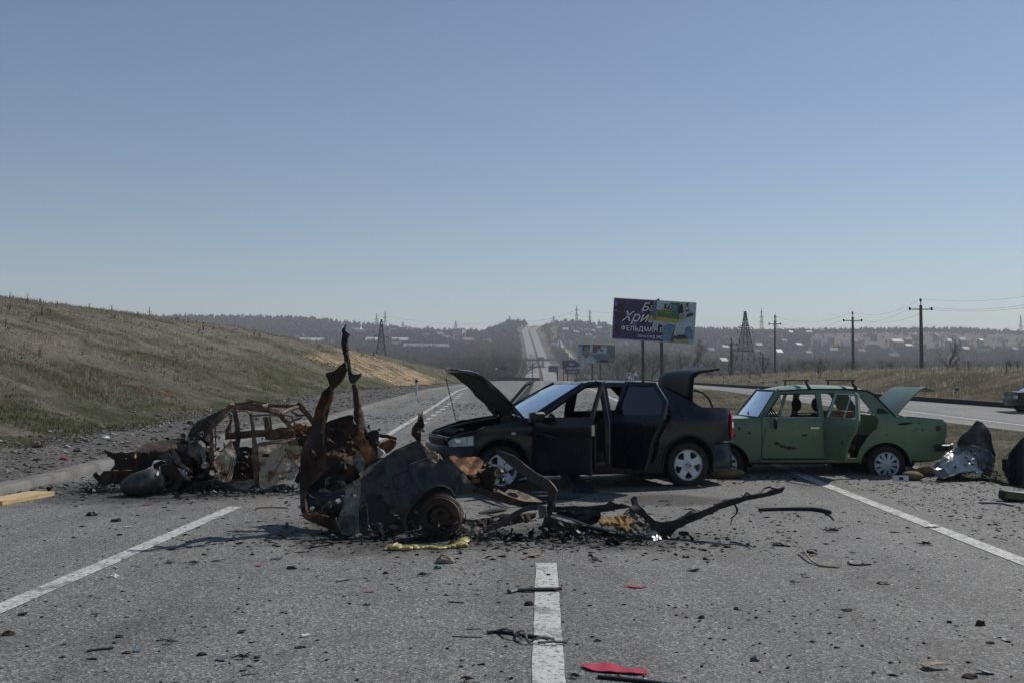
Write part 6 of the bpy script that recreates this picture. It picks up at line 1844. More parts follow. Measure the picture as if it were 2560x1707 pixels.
word(b, "ЕКСПО", *q(.32, .47), .26, M_p_white, 0, .01, sx=1.1)
for k in range(16):
    x, z = random.uniform(.50, .97), random.uniform(.1, .92)
    card(b, "poster_patch", blob(*q(x, z), random.uniform(.1, .3), random.uniform(.07, .2), 8, .3), random.choice([M_p_grey, M_p_navy, M_p_blue, M_p_pale, M_p_skin]))
card(b, "poster_patch", qq((.60, .02), (.80, .02), (.80, .20), (.60, .20)), M_p_navy)
for px_ in (1481, 1501):
    X = PX(px_, 160) - c.x
    MB().box((X, .2, (c.z - gz - H_ / 2) / 2 - .3), (.24, .24, c.z - gz - H_ / 2 + .9)).build("post", M_conc, root, False)

# small boards down the road
def small_board(u0, u1, v0, v1, d, m, label, postu, txt=(), grp="billboards beside the road", post_b=None, name="billboard", cat="billboard"):
    c = P((u0 + u1) / 2, (v0 + v1) / 2, d); w = (u1 - u0) / FPX * d; h = (v1 - v0) / FPX * d
    gz = land(c.x, d) if post_b is None else P(u0, post_b, d).z
    root = empty(name, (c.x, d, gz), 0, label, cat, grp)
    LAY[0] = 0
    b = MB().box((0, .15, 0), (w, .3, h)).build("board_panel", m, root, False); b.location = (0, 0, c.z - gz)
    for t_, x, z, sz, mm, sh in txt: word(b, t_, (x - .5) * w, (z - .5) * h, sz, mm, sh, .01)
    for pu in postu:
        X = PX(pu, d) - c.x
        MB().box((X, .2, (c.z - gz) / 2 - .4), (.3, .3, c.z - gz + .8 - .0)).build("post", M_conc, root, False)
    return root
small_board(1412.5, 1448, 904, 933, 250, M_vinyl_p, "small purple billboard with script lettering left of the portrait billboard's posts", [1419, 1441], [("Бал", .28, .72, .75, M_p_white, .3), ("Хризантем", .08, .38, .78, M_p_white, .3), ("ФЕЛЬДМАН", .2, .12, .4, M_p_white, 0)])
small_board(1406, 1441, 900, 921, 285, M_p_navy, "dark blank board behind the small purple billboard", [1409])
small_board(1371, 1396, 914, 929, 240, M_p_grey, "low grey-blue signboard on a portal over the median strip", [1394])
small_board(1248, 1267, 916, 924.5, 320, M_p_navy, "dark direction board on a single post beyond the crest, left of the road", [1258], grp="road signs beyond the crest", name="road_sign", cat="road sign")
small_board(1266, 1288, 928, 933, 300, M_p_grey, "low wide grey direction board beside the dark one", [1270, 1284], grp="road signs beyond the crest", name="road_sign", cat="road sign")
def round_lamp(u, vt, vb, d, label):
    x = PX(u, d); z0 = land(x, d); h = P(u, vt, d).z - z0
    root = empty("street_lamp", (x, d, z0), 0, label, "street lamp")
    MB().tube([(0, 0, -.5), (0, 0, h - .5)], .12, 6).build("post", M_steel, root)
    MB().lathe([(0, -.28), (.2, -.2), (.28, 0), (.2, .2), (0, .28)], 12, 'Z', (0, 0, h - .1)).build("globe", M_white, root)
round_lamp(1241, 921, 951, 260, "post with a round white head beyond the crest, left of the road")
def small_sign(u, vt, vb, d, w, h, shape, label, m, mk_=None):
    x = PX(u, d); z0 = land(x, d); zt = P(u, vt, d).z
    root = empty("road_sign", (x, d, z0), 0, label, "road sign", "small white signs at the right roadside")
    MB().tube([(0, .05, -.4), (0, .05, zt - z0 - .1)], .05, 6).build("post", M_steel, root)
    if shape == 't':
        b = mk("sign_plate", [(-w / 2, 0, zt - z0 - h), (w / 2, 0, zt - z0 - h), (0, 0, zt - z0)], [(0, 1, 2)], m, root)
    else:
        b = MB().box((0, 0, zt - z0 - h / 2), (w, .04, h)).build("sign_plate", m, root, False)
        MB().box((0, -.03, zt - z0 - h * .32), (w * .5, .02, h * .3)).build("sign_symbol", M_p_navy, root, False)
small_sign(1571.5, 930, 947, 130, .5, .85, 'r', "white rectangular service sign just left of the triangular sign", M_white)
small_sign(1589, 926, 947, 135, .75, .7, 't', "white triangular sign left of the purple billboard's left post", M_white)
# bridge over the far road
def bridge():
    d = 790; z1 = P(1350, 896.5, d).z; z0 = P(1350, 901.5, d).z
    x0, x1 = PX(1180, d), PX(1500, d)
    root = empty("bridge", ((x0 + x1) / 2, d, z0), 0, "grey concrete overpass crossing the far road", "bridge")
    cx = (x0 + x1) / 2; L = x1 - x0
    MB().box((0, 4, (z1 - z0) / 2), (L, 8, z1 - z0)).build("deck", plain("bridge_concrete", (.16, .18, .18), .9, scale=.3), root, False)
    MB().box((0, 0.1, z1 - z0 + .9), (L, .15, .14)).build("railing", M_steel, root, False)
    for u in (1310, 1357, 1402, 1447):
        X = PX(u, d) - cx; g = land(X + cx, d) - z0 - 1
        MB().box((X, 4, g / 2 + .0), (1.2, 5, -g)).build("pier", M_conc, root, False)
    s = small_board(1344.5, 1360.5, 892.3, 896, 785, plain("sign_teal", (.03, .12, .12), .6), "teal direction sign mounted on the overpass parapet", [], grp=None, post_b=896, name="road_sign", cat="road sign")
bridge()
# portal sign frame over the far carriageway
def portal():
    d = 420; root = empty("sign_gantry", (PX(1331, d), d, land(PX(1331, d), d)), 0, "thin steel sign portal with one tall post over the far carriageway", "gantry")
    zt = P(1331, 913, d).z - root.location.z
    MB().tube([(0, 0, -1), (0, 0, zt + .8)], .22, 6).build("post", M_steel, root)
    xa, xb = PX(1320, d) - root.location.x, PX(1364, d) - root.location.x
    MB().box(((xa + xb) / 2, 0, zt - .6), (xb - xa, .3, .35)).build("cross_beam", M_steel, root, False)
portal()

# ------------------------------------------------------------------ houses of the far villages
M_wall = [plain("house_wall_pale", (.19, .18, .17), .9, scale=.4), plain("house_wall_brick", (.15, .09, .075), .9, scale=.4), plain("house_wall_grey", (.14, .14, .14), .9, scale=.4)]
M_roofs = {'pale': plain("roof_pale", (.21, .22, .23), .6, scale=.4), 'white': plain("roof_white", (.48, .48, .48), .5, scale=.4), 'brown': plain("roof_brown", (.17, .11, .09), .8, scale=.4), 'slate': plain("roof_slate", (.13, .135, .15), .8, scale=.4)}
M_pane = plain("house_window", (.03, .035, .04), .3)
def house(x, y, z, w, dpt, h, rh, rz, roofc, wallm, label, cat="house", grp=None, wins=0, floors=1, name="house"):
    e = empty(name, (x, y, z), rz, label, cat, grp)
    MB().box((0, 0, h / 2 - 1.5), (w, dpt, h + 3)).build("wall", wallm, e, False)
    o = .5; a, b_ = w / 2 + o, dpt / 2 + o
    vs = [(-a, -b_, h - .2), (a, -b_, h - .2), (a, b_, h - .2), (-a, b_, h - .2), (-a, 0, h + rh), (a, 0, h + rh)]
    mk("roof", vs, [(0, 1, 5, 4), (2, 3, 4, 5), (0, 4, 3), (1, 2, 5), (3, 2, 1, 0)], M_roofs[roofc], e)
    for f in range(floors):
        for k in range(wins):
            X = (k + .5) / wins * w - w / 2
            MB().box((X, -dpt / 2 - .04, h * (f + .55) / floors), (w / wins * .42, .1, min(1.6, h / floors * .5))).build("window", M_pane, e, False)
    return e
marks = [("the portrait billboard", 1492, 883), ("the big purple billboard", 1635, 802), ("the right lattice pylon", 1864, 855), ("the thin tall pole", 1938, 865), ("the middle utility pole", 2133, 860), ("the tallest utility pole", 2303, 850), ("the far road", 1340, 870), ("the left lattice pylon", 953, 850)]
used = set()
def house_label(u, v, roofc, big):
    best = sorted(marks, key=lambda m_: abs(m_[1] - u))[:3]
    size = "larger" if big else "small"
    high = "high on the slope" if v < 838 else ("halfway up the slope" if v < 866 else "low on the slope")
    rc = {'pale': "pale-roofed", 'white': "bright white-roofed", 'brown': "brown-roofed", 'slate': "slate-roofed"}[roofc]
    for m_ in best:
        du = u - m_[1]; ad = abs(du)
        dist = "just" if ad < 28 else ("a little" if ad < 70 else "well")
        s_ = f"{size} {rc} house {high}, {dist} {'right' if du > 0 else 'left'} of {m_[0]}"
        if s_ not in used: used.add(s_); return s_
    k = 2
    while True:
        s2 = s_.replace(size + " ", f"{size} {['', '', 'second', 'third', 'fourth', 'fifth', 'sixth', 'seventh'][k]} ", 1)
        if s2 not in used: used.add(s2); return s2
        k += 1
spots_K = [(1198, 370, 55, 'pale'), (1262, 402, 35, 'white'), (1080, 400, 40, 'pale'), (1345, 490, 75, 'slate'), (1160, 530, 75, 'pale'), (1110, 358, 50, 'slate'), (785, 415, 40, 'slate'), (440, 555, 60, 'pale'), (300, 590, 60, 'slate'), (770, 540, 50, 'pale'), (965, 610, 50, 'white'), (1885, 520, 95, 'pale'), (1640, 545, 55, 'pale'), (1615, 520, 60, 'slate'), (2120, 500, 110, 'pale'), (1985, 570, 50, 'slate'), (1505, 590, 40, 'pale'), (1900, 450, 60, 'slate'), (320, 330, 50, 'pale'), (555, 345, 34, 'slate'), (460, 325, 40, 'brown'), (690, 365, 50, 'pale'), (215, 345, 26, 'white'), (1385, 375, 30, 'pale'), (1710, 500, 60, 'slate'), (2240, 480, 40, 'pale'), (2300, 430, 44, 'brown'), (2090, 650, 90, 'slate'), (1440, 530, 40, 'pale'), (420, 705, 80, 'pale'), (900, 450, 40, 'brown'), (1020, 500, 46, 'slate'), (620, 620, 60, 'pale'), (1250, 620, 50, 'brown'), (1780, 600, 50, 'brown'), (1480, 470, 44, 'brown')]
spots_L = [(1480, 360, 40, 'slate'), (1420, 520, 70, 'slate'), (1475, 450, 40, 'white'), (1730, 460, 50, 'pale'), (1790, 465, 60, 'slate'), (1870, 430, 34, 'white'), (1750, 520, 44, 'white'), (1510, 610, 50, 'pale'), (1980, 490, 70, 'pale'), (1640, 450, 40, 'pale'), (1590, 430, 36, 'brown'), (1600, 480, 50, 'pale'), (385, 570, 60, 'brown'), (135, 570, 36, 'pale'), (70, 545, 100, 'brown'), (555, 600, 44, 'white'), (645, 480, 36, 'slate'), (540, 470, 36, 'brown'), (1350, 640, 40, 'white')]
spots_R = [(1550, 1520, 190, 'pale'), (1140, 1270, 70, 'white'), (875, 1300, 45, 'white'), (1200, 1455, 80, 'pale'), (330, 1190, 100, 'slate'), (620, 1180, 60, 'slate'), (1500, 1290, 80, 'pale'), (2150, 1480, 90, 'slate'), (80, 1400, 90, 'pale')]
spots_M = [(1340, 180, 50, 'pale'), (1480, 175, 60, 'brown'), (1600, 225, 50, 'slate'), (1800, 255, 40, 'pale'), (1940, 262, 110, 'brown'), (1370, 300, 60, 'slate'), (2170, 200, 40, 'slate'), (2090, 285, 34, 'white'), (1300, 205, 40, 'pale'), (1715, 215, 40, 'pale')]
rh_ = random.Random(3)
for (x0, y0, sc), L in (((1700, 740, 3.92), spots_K), ((1100, 740, 4.704), spots_L), ((2260, 700, 7.84), spots_R), ((560, 780, 3.178), spots_M)):
    for x, y, w, rc in L:
        u, v = x0 + x / sc, y0 + y / sc
        q_ = march(u, v + 1.5, 420)
        if q_ is None: continue
        ww = max(7, min(22, w / sc / FPX * q_.y)); left = u < 1290
        house(q_.x, q_.y, q_.z + 3.0, ww, ww * .65, rh_.uniform(3, 4.2), rh_.uniform(2, 3.2), rh_.uniform(-.7, .7), rc, M_wall[rh_.randint(0, 2)], house_label(u, v, rc, ww > 13),
              grp="houses of the left village" if left else "houses of the village on the right slope", wins=2)
def long_shed(u, v, wpx, d0, rc, label, hh=4, dep=14, wins=0):
    q_ = march(u, v + 2, 420); ww = wpx / FPX * q_.y
    house(q_.x, q_.y, q_.z + 2.5, ww, dep, hh, 3.2, .04, rc, M_wall[2], label, "farm shed", "long farm sheds left of the road", wins, 1, "farm_shed")
long_shed(1038, 880, 56, 0, 'pale', "long pale-roofed farm shed, left one of two right of the left lattice pylon")
long_shed(1095, 881, 52, 0, 'pale', "long pale-roofed farm shed, right one of two, above the bonnet tip")
long_shed(780, 862, 58, 0, 'white', "long white-roofed shed peeping over the left slope", 3)
long_shed(930, 860, 28, 0, 'white', "short white-roofed shed touching the left lattice pylon", 3)
long_shed(1000, 861, 38, 0, 'white', "low white-roofed shed just right of the left lattice pylon", 3)
q_ = march(1148, 850, 420); ww = 26 / FPX * q_.y
e = house(q_.x, q_.y, q_.z + 2, ww, 10, 11, 1.6, -.35, 'slate', plain("apartment_wall", (.52, .42, .36), .9, scale=.4), "pale pink three-storey apartment house standing above the left village", "apartment house", None, 5, 3, "apartment_house")

# ------------------------------------------------------------------ marker posts
M_postw = plain("marker_white", (.62, .62, .60), .6)
M_postb = plain("marker_black", (.02, .02, .02), .6)
def marker(u, vb, vt, d, label, grp="black-banded white marker posts along the right carriageway"):
    p = P(u, vb, d); h = (vb - vt) / FPX * d; w = .11
    e = empty("marker_post", (p.x, d, p.z), 0, label, "marker post", grp)
    MB().box((0, 0, h * .34 - .05), (w, .08, h * .68 + .1)).box((0, 0, h * .93), (w, .08, h * .14)).build("post", M_postw, e, False)
    MB().box((0, 0, h * .77), (w + .004, .084, h * .18)).build("black_band", M_postb, e, False)
marker(1041, 982, 944, 43, "white marker post with black band beside the left kerb", None)
marker(1179, 966, 951, 73, "tiny far white marker post behind the raised bonnet", None)
for u, vb, vt, d, lb in [(2393, 1000, 965, 39.5, "nearest marker post, right of the green car's boot lid"), (2285, 984, 962, 45, "marker post just above the green boot lid"), (1941, 972, 950, 56, "third marker post from the left, above the green roof"),
                         (1907, 970, 951, 60, "second marker post from the left above the green windscreen"), (1873, 968, 949, 66, "leftmost of three marker posts above the green bonnet")]:
    marker(u, vb, vt, d, lb)
for k, (u, lb) in enumerate(((1573, "leftmost of three short white bollards under the small white signs"), (1578.5, "middle one of three short white bollards under the small white signs"), (1583.5, "rightmost of three short white bollards under the small white signs"))):
    p = P(u, 952, 110); o = MB().box((0, 0, .2), (.10, .08, .55)).build("bollard", M_postw, None, False); o.location = p; tag(o, lb, "bollard", "short white bollards")
o = MB().box((0, 0, 0), (6.5, .5, .5)).build("concrete_barrier", M_kerb, None, False); o.location = P(1296, 946.5, 150); o.rotation_euler = (0, R(1.5), 0); tag(o, "low pale concrete barrier beside the road just past the crest", "barrier")
# ------------------------------------------------------------------ things lying about
def ground_at(u, v):
    d = 3634 / (v - 947)
    for _ in range(6):
        X = PX(u, d); d = (EYE - float(prof(d))) * FPX / (v - 947)
    return Vector((PX(u, d), d, float(prof(d))))
def mm_px(w, d): return w / FPX * d
KM = {'black': M_trimblk, 'soot': M_soot, 'grey': plain("grey_shard", (.10, .11, .12), .5), 'red': plain("red_plastic", (.42, .02, .045), .4, var=.3), 'brown': mottled("earth_clod", [(.3, (.02, .014, .010)), (.7, (.10, .07, .05))], 30, 1, 0, 1, .01),
      'tan': M_tan, 'white': M_white, 'silver': M_bare, 'green': plain("green_plastic", (.02, .16, .09), .4), 'blue': plain("blue_shard", (.10, .15, .20), .3), 'orange': plain("orange_lath", (.30, .14, .05), .8)}
def flake(w, asp, m, seed, name, thick=.004, bend=.25):
    rd = random.Random(seed); n = rd.randint(6, 9)
    pts = [(w / 2 * math.cos(a) * rd.uniform(.65, 1.05), w / 2 * asp * math.sin(a) * rd.uniform(.6, 1.1)) for a in sorted(rd.uniform(0, 6.28) for _ in range(n))]
    if len(pts) < 4 or not inside(pts, 0, 0): pts = [(w / 2 * math.cos(a) * rd.uniform(.7, 1.05), w / 2 * asp * math.sin(a) * rd.uniform(.7, 1.1)) for a in np.linspace(0, 6.28, 8)[:-1]]
    f1, f2, ph = rd.uniform(3, 7) / w, rd.uniform(3, 8) / w, rd.uniform(0, 6)
    return panel(name, pts, [], lambda a, b: Vector((a, b, bend * w * .25 * (1 + math.sin(a * f1 * .6 + ph) * math.cos(b * f2)) + .004)), max(w * .12, .006), thick, m, None, False)
def lump(w, hr, m, seed, name, dr=.7):
    bm = bmesh.new(); bmesh.ops.create_icosphere(bm, subdivisions=3, radius=1)
    for v in bm.verts:
        q = 1 + .45 * noise.noise(v.co * 1.6 + Vector((seed * 3.1, 0, 0))) + .25 * noise.noise(v.co * 4 + Vector((0, seed, 0)))
        v.co = Vector((v.co.x * w / 2 * q, v.co.y * w / 2 * dr * q, max(-.1, v.co.z) * w * hr * .5 * q + .0))
    me = bpy.data.meshes.new(name); bm.to_mesh(me); bm.free()
    return link(name, me, m)
def bar(pts, r, m, name, flat=.5, jag=.1):
    return MB().tube(pts, r, 7, flat, True, (0, 0, 1), jag).build(name, m, None, True, 35)
def tangle(w, m, seed, name, n=16, h=.25):
    rd = random.Random(seed); b = MB()
    for k in range(n):
        c = Vector((rd.gauss(0, w * .22), rd.gauss(0, w * .10), abs(rd.gauss(0, h * w * .3)) + .008))
        a = Vector((rd.gauss(0, 1), rd.gauss(0, .8), rd.gauss(0, .35))).normalized() * w * rd.uniform(.1, .3)
        mid = Vector((rd.gauss(0, .1), rd.gauss(0, .1), abs(rd.gauss(0, .1)))) * w
        p = [c - a, c + mid * .5, c + a]
        for q in p: q.z = max(q.z, .006)
        b.tube(p, [w * rd.uniform(.008, .03), w * rd.uniform(.012, .035), w * .008], 5, rd.uniform(.3, 1))
    # a core that ties it into one piece
    b.tube([(-w * .42, 0, .012), (-w * .1, w * .03, .02 + h * w * .15), (w * .15, -w * .02, .015 + h * w * .1), (w * .42, 0, .01)], [w * .012, w * .04, w * .045, w * .01], 6, .7, True, None, .3)
    return b.build(name, m, None, True, 35)
def lay(o, u, v, label, cat, rz=0, grp=None, dz=0):
    o.location = ground_at(u, v) + Vector((0, 0, dz)); o.rotation_euler = (0, 0, rz)
    return tag(o, label, cat, grp)
HX = lambda x, y: (x / 2.352, 1250 + y / 2.352)
IX = lambda x, y: (900 + x / 2.94, 1350 + y / 2.94)
JX = lambda x, y: (1660 + x / 2.613, 1250 + y / 2.613)
SC = {'H': 2.352, 'I': 2.94, 'J': 2.613}; FN = {'H': HX, 'I': IX, 'J': JX}
items = [  # crop, x, y, width, kind, colour, aspect, label
 ('H', 1035, 352, 85, 'f', 'grey', .7, "curved grey plastic flake left of the long thin shadow"),
 ('H', 1150, 360, 80, 't', 'brown', 0, "small brown tangle just right of the curved grey flake"),
 ('H', 1525, 371, 80, 'f', 'red', .22, "thin red strip left of the square black chunk"),
 ('H', 1640, 332, 90, 'f', 'grey', .4, "dark grey flake at the tip of the short shadow"),
 ('H', 1730, 386, 75, 'l', 'black', .35, "square black chunk right of the thin red strip"),
 ('H', 2170, 522, 80, 'f', 'red', .22, "thin red strip below left of the burnt tan lump"),
 ('H', 550, 78, 62, 'l', 'soot', .5, "black clod in the left lane nearest the rounded tank"),
 ('H', 700, 112, 60, 'l', 'soot', .4, "dark clod in the left lane beside the white sliver"),
 ('H', 765, 146, 70, 'f', 'white', .18, "white sliver lying left of the left lane line"),
 ('H', 880, 17, 70, 'f', 'red', .2, "short red strip below the left burnt car"),
 ('H', 170, 652, 72, 'f', 'black', .4, "pointed black flake just under the left line at the left edge"),
 ('H', 80, 767, 80, 'l', 'brown', .4, "brown clod with a tail near the left edge"),
 ('H', 585, 646, 62, 'f', 'grey', .3, "small flat grey strip in the left lane"),
 ('H', 725, 782, 52, 'l', 'brown', .5, "round brown clod above the flat dark batten"),
 ('H', 1000, 818, 92, 't', 'black', 0, "twisted black bracket in the left lane"),
 ('H', 835, 861, 60, 'f', 'blue', .6, "blue-grey glassy flake right of the flat dark batten"),
 ('H', 765, 874, 52, 'l', 'brown', .4, "reddish clod between the batten and the glassy flake"),
 ('H', 1435, 754, 66, 'f', 'black', .4, "pointed black flake above the straw tangle"),
 ('H', 1205, 884, 62, 'l', 'brown', .4, "brown clod left of the grey plastic offcut"),
 ('H', 1330, 914, 112, 'f', 'grey', .35, "grey plastic offcut left of the straw tangle"),
 ('H', 1440, 908, 110, 't', 'brown', 0, "brown straw tangle between the grey offcut and the black block"),
 ('H', 1525, 902, 36, 'l', 'black', .6, "little black block right of the straw tangle"),
 ('H', 1780, 842, 60, 'l', 'black', .3, "black wedge under the red and white tape"),
 ('H', 1685, 640, 56, 'f', 'grey', .45, "small dark oval flake below a tiny red crumb"),
 ('H', 1450, 972, 62, 'f', 'grey', .4, "grey flake under the straw tangle"),
 ('I', 2015, 326, 160, 'f', 'red', .20, "thin red strip right of the centre dash"),
 ('I', 1240, 452, 72, 'l', 'brown', .6, "reddish-brown clod left of the centre dash"),
 ('I', 1383, 240, 36, 'l', 'brown', .7, "round dark clod lying on the head of the centre dash"),
 ('I', 1080, 747, 66, 'f', 'grey', .5, "pointed grey shard under the black rope tangle"),
 ('I', 1740, 713, 50, 'l', 'soot', .5, "lone black clod right of the centre dash"),
 ('I', 640, 145, 150, 'l', 'tan', .55, "knobbly burnt tan lump in front of the wreck wheel"),
 ('I', 572, 190, 60, 'l', 'green', .6, "small green cube against the burnt tan lump"),
 ('I', 470, 243, 110, 't', 'soot', 0, "black tangle below left of the burnt tan lump"),
 ('I', 197, 226, 42, 'l', 'black', .6, "small black cube-like chunk left of the black tangle"),
 ('I', 1030, 286, 52, 'f', 'black', .3, "little flat black piece left of the dash head"),
 ('I', 1285, 104, 140, 'f', 'tan', .3, "curled scorched strip just above the centre dash"),
 ('I', 1198, 122, 56, 'f', 'red', .4, "red scrap left of the curled scorched strip"),
 ('I', 1710, 143, 100, 't', 'soot', 0, "black tangle right of the dash head, below the foam frame"),
 ('I', 1570, 978, 130, 't', 'brown', 0, "muddy straw tangle at the near end of the centre dash"),
 ('I', 790, 1002, 140, 't', 'brown', 0, "flat brown straw patch at the bottom edge"),
 ('I', 860, 1028, 80, 'l', 'grey', .5, "smooth grey stone at the bottom edge"),
 ('I', 755, 852, 44, 'f', 'grey', .5, "upright grey sliver in the lane left of the dash"),
 ('I', 740, 897, 62, 'f', 'black', .3, "small black sliver below the upright grey one"),
 ('I', 60, 452, 62, 'l', 'soot', .3, "black clod under the red strip below the wreck"),
 ('J', 1075, 192, 120, 't', 'soot', 0, "big black wire tangle under the long black pipe"),
 ('J', 760, 197, 62, 'l', 'tan', .3, "small tan lump under the hanging tab of the bent arm"),
 ('J', 685, 241, 72, 'f', 'black', .25, "thin dark strip below the small tan lump"),
 ('J', 750, 280, 100, 'l', 'soot', .3, "black lump with a red edge above the curved tan strip"),
 ('J', 1600, 430, 90, 'f', 'black', .22, "dark strip in the right lane nearest the right line"),
 ('J', 1690, 278, 100, 't', 'brown', 0, "dark brown twig tangle beside the right line"),
 ('J', 1738, 164, 122, 'f', 'silver', .3, "pale blue-grey flake lying on the right line"),
 ('J', 1535, 9, 92, 'f', 'black', .22, "short black strip right of the right line"),
 ('J', 180, 442, 105, 'f', 'grey', .45, "triangular slate-coloured shard right of the centre dash"),
 ('J', 285, 368, 92, 'f', 'black', .4, "spiky black flake above the triangular shard"),
 ('J', 140, 357, 54, 'l', 'black', .4, "small black block left of the spiky flake"),
 ('J', 325, 295, 90, 't', 'soot', 0, "little black wire tangle on the bent arm's shadow"),
 ('J', 940, 342, 130, 't', 'soot', 0, "black tangle touching the top of the curved tan strip"),
 ('J', 2040, 792, 66, 'l', 'brown', .75, "largest round clod on the right side of the road"),
 ('J', 1835, 776, 42, 'l', 'brown', .5, "small clod left of the largest round clod"),
 ('J', 1730, 1074, 205, 'f', 'tan', .35, "big flat brown scab near the bottom right"),
 ('J', 1960, 1125, 110, 'l', 'brown', .35, "crumbling clod at the bottom right corner"),
 ('J', 2060, 1102, 120, 'f', 'grey', .3, "grey flake resting by the crumbling clod"),
 ('J', 2205, 895, 80, 'f', 'grey', .4, "grey folded scrap below the largest round clod"),
 ('J', 2100, 908, 62, 'l', 'brown', .3, "flat clod left of the grey folded scrap"),
 ('J', 575, 1018, 56, 'l', 'grey', .9, "upright cone-shaped stone in the right lane"),
 ('J', 465, 692, 42, 'l', 'soot', .6, "black clod above the cone-shaped stone"),
 ('J', 232, 747, 44, 'l', 'brown', .7, "small upright brown clod nearest the centre dash on its right"),
 ('J', 1180, 699, 72, 'l', 'brown', .3, "flattened mossy clod in the middle of the right lane"),
 ('J', 1420, 527, 92, 'l', 'soot', .25, "dark crumbly clod below the white-tipped stick"),
 ('J', 835, 527, 62, 't', 'soot', 0, "small dark tangle below the curved tan strip"),
 ('J', 900, 468, 62, 'f', 'black', .3, "small black flake just under the curved tan strip")]
KN = {'f': ("debris_flake", "debris"), 'l': ("debris_lump", "debris"), 't': ("debris_tangle", "debris")}
for i, (cr, x, y, w, k, c_, asp, lb) in enumerate(items):
    u, v = FN[cr](x, y + 6); d = ground_at(u, v).y; W = w / SC[cr] / FPX * d
    nm = KN[k][0]
    if k == 'f': o = flake(W, max(.35, min(1, asp * 2.2)), KM[c_], i, nm, .004, .35 if c_ != 'red' else .15)
    elif k == 'l': o = lump(W, asp * 1.3, KM[c_], i, nm)
    else: o = tangle(W, KM[c_], i, nm)
    lay(o, u, v, lb, "debris", random.uniform(-.25, .25), "scattered wreckage on the road")
# longer pieces
def gbar(cr, pts, wpx, m, label, name, zs=None, flat=.6, cat="debris", jag=.1, grp="scattered wreckage on the road"):
    G3 = [ground_at(*FN[cr](*p)) for p in pts]; s = SC[cr]; r = wpx / s / FPX * G3[0].y / 2
    o0 = G3[0].copy()
    P3 = [g - o0 + Vector((0, 0, r * .9 + (zs[i] if zs else 0))) for i, g in enumerate(G3)]
    o = MB().tube(P3, r, 8, flat, True, (0, 0, 1), jag).build(name, m, None, True, 35); o.location = o0
    return tag(o, label, cat, grp)
gbar('H', [(538, 872), (610, 862), (690, 855)], 14, M_trimblk, "flat dark batten in the left lane", "debris_strip", flat=1.6, jag=.03)
gbar('H', [(1435, 1010), (1540, 998)], 5, M_trimblk, "thin dark strip at the bottom left of the centre dash", "debris_strip")
gbar('H', [(1510, 44), (1600, 40), (1700, 43)], 8, KM['orange'], "thin orange-brown lath behind the left line's far end", "wooden_lath")
a = gbar('I', [(1095, 375), (1150, 360), (1220, 362)], 32, KM['grey'], "long black strip across the centre dash with a grey torn end", "debris_strip", flat=1.5)
b2 = MB().tube([Vector((0, 0, 0)), Vector((.09, 0, .0)), Vector((.245, .004, .004))], [.012, .014, .011], 8, 1.6, True, (0, 0, 1), .05).build("black_sleeve", M_trimblk, a); b2.location = (ground_at(*IX(1220, 362)) - a.location) + Vector((0, 0, .016))
r2 = flake(.05, .5, KM['red'], 91, "red_fragment"); r2.parent = a; r2.location = (ground_at(*IX(1440, 376)) - a.location) + Vector((0, 0, .03))
gbar('I', [(655, 438), (700, 442), (768, 446)], 9, M_trimblk, "thin black strip left of the centre dash's upper half", "debris_strip")
gbar('I', [(785, 636), (890, 632)], 9, KM['grey'], "thin grey-green strip above the black rope tangle", "debris_strip")
# black moulding with rope
a = gbar('I', [(940, 665), (1000, 660), (1100, 668), (1200, 688), (1300, 700), (1390, 712)], 26, M_trimblk, "long black moulding with grey rope wound through it, left of the centre dash", "debris_moulding", flat=1.3)
r3 = MB(); o0 = a.location
for (x0, y0), (x1, y1), q_ in (((1020, 655), (1180, 720), .03), ((1160, 680), (1240, 745), .04), ((1240, 740), (1420, 720), .02), ((1300, 750), (1510, 745), .01)):
    n = 9; A_ = ground_at(*IX(x0, y0)) - o0; B_ = ground_at(*IX(x1, y1)) - o0
    r3.tube([A_.lerp(B_, i / n) + Vector((random.gauss(0, .004), random.gauss(0, .006), q_ * math.sin(i / n * 3.14) + .012)) for i in range(n + 1)], .0075, 6)
r3.build("rope", M_ash, a)
gbar('I', [(680, 688), (760, 690), (900, 693)], 8, M_soot, "frayed black string left of the rope-wound moulding", "debris_string", jag=.5)
# big red shard
RP = [IX(x, y) for x, y in [(1620, 900), (1700, 897), (1755, 893), (1768, 885), (1790, 888), (1850, 895), (1900, 912), (1980, 935), (2040, 930), (2098, 935), (2095, 962), (2030, 965), (1900, 955), (1800, 950), (1700, 940), (1640, 920)]]
g0 = ground_at(*IX(1860, 962))
def redmap(u, v):
    g = ground_at(u, max(v, 1500)); return g - g0 + Vector((0, 0, .012 + .002 * math.sin((u - 1450) / 9)))
o = panel("red_shard", RP, [], redmap, 6, .005, KM['red'], None, False); o.location = g0; tag(o, "large red plastic shard in the right lane near the bottom edge", "debris", "scattered wreckage on the road")
a = gbar('I', [(1740, 985), (1900, 1000), (2100, 1022), (2205, 1035)], 30, M_trimblk, "black tube with a thin blue rod at the bottom edge", "gas_strut", flat=1, jag=.0)
MB().tube([(0, 0, 0), (.30, -.055, 0)], .006, 8).build("rod", KM['blue'], a).location = (ground_at(*IX(2205, 1035)) - a.location) + Vector((0, 0, .012))
a = gbar('J', [(612, 66), (700, 62), (820, 60), (950, 62), (1020, 70), (1075, 85)], 26, M_trimblk, "long black pipe right of the bent arm", "black_pipe", flat=.9, jag=.08)
gbar('J', [(1040, 88), (1075, 100), (1098, 125)], 10, M_trimblk, "short hooked black hose at the end of the long pipe", "black_hose")
gbar('J', [(888, 335), (915, 370), (950, 400), (1000, 420), (1060, 428), (1130, 432)], 12, M_tan, "curved tan strip with a pale end in the right lane", "curved_strip", zs=[.05, .03, .015, 0, 0, 0], flat=1.4)
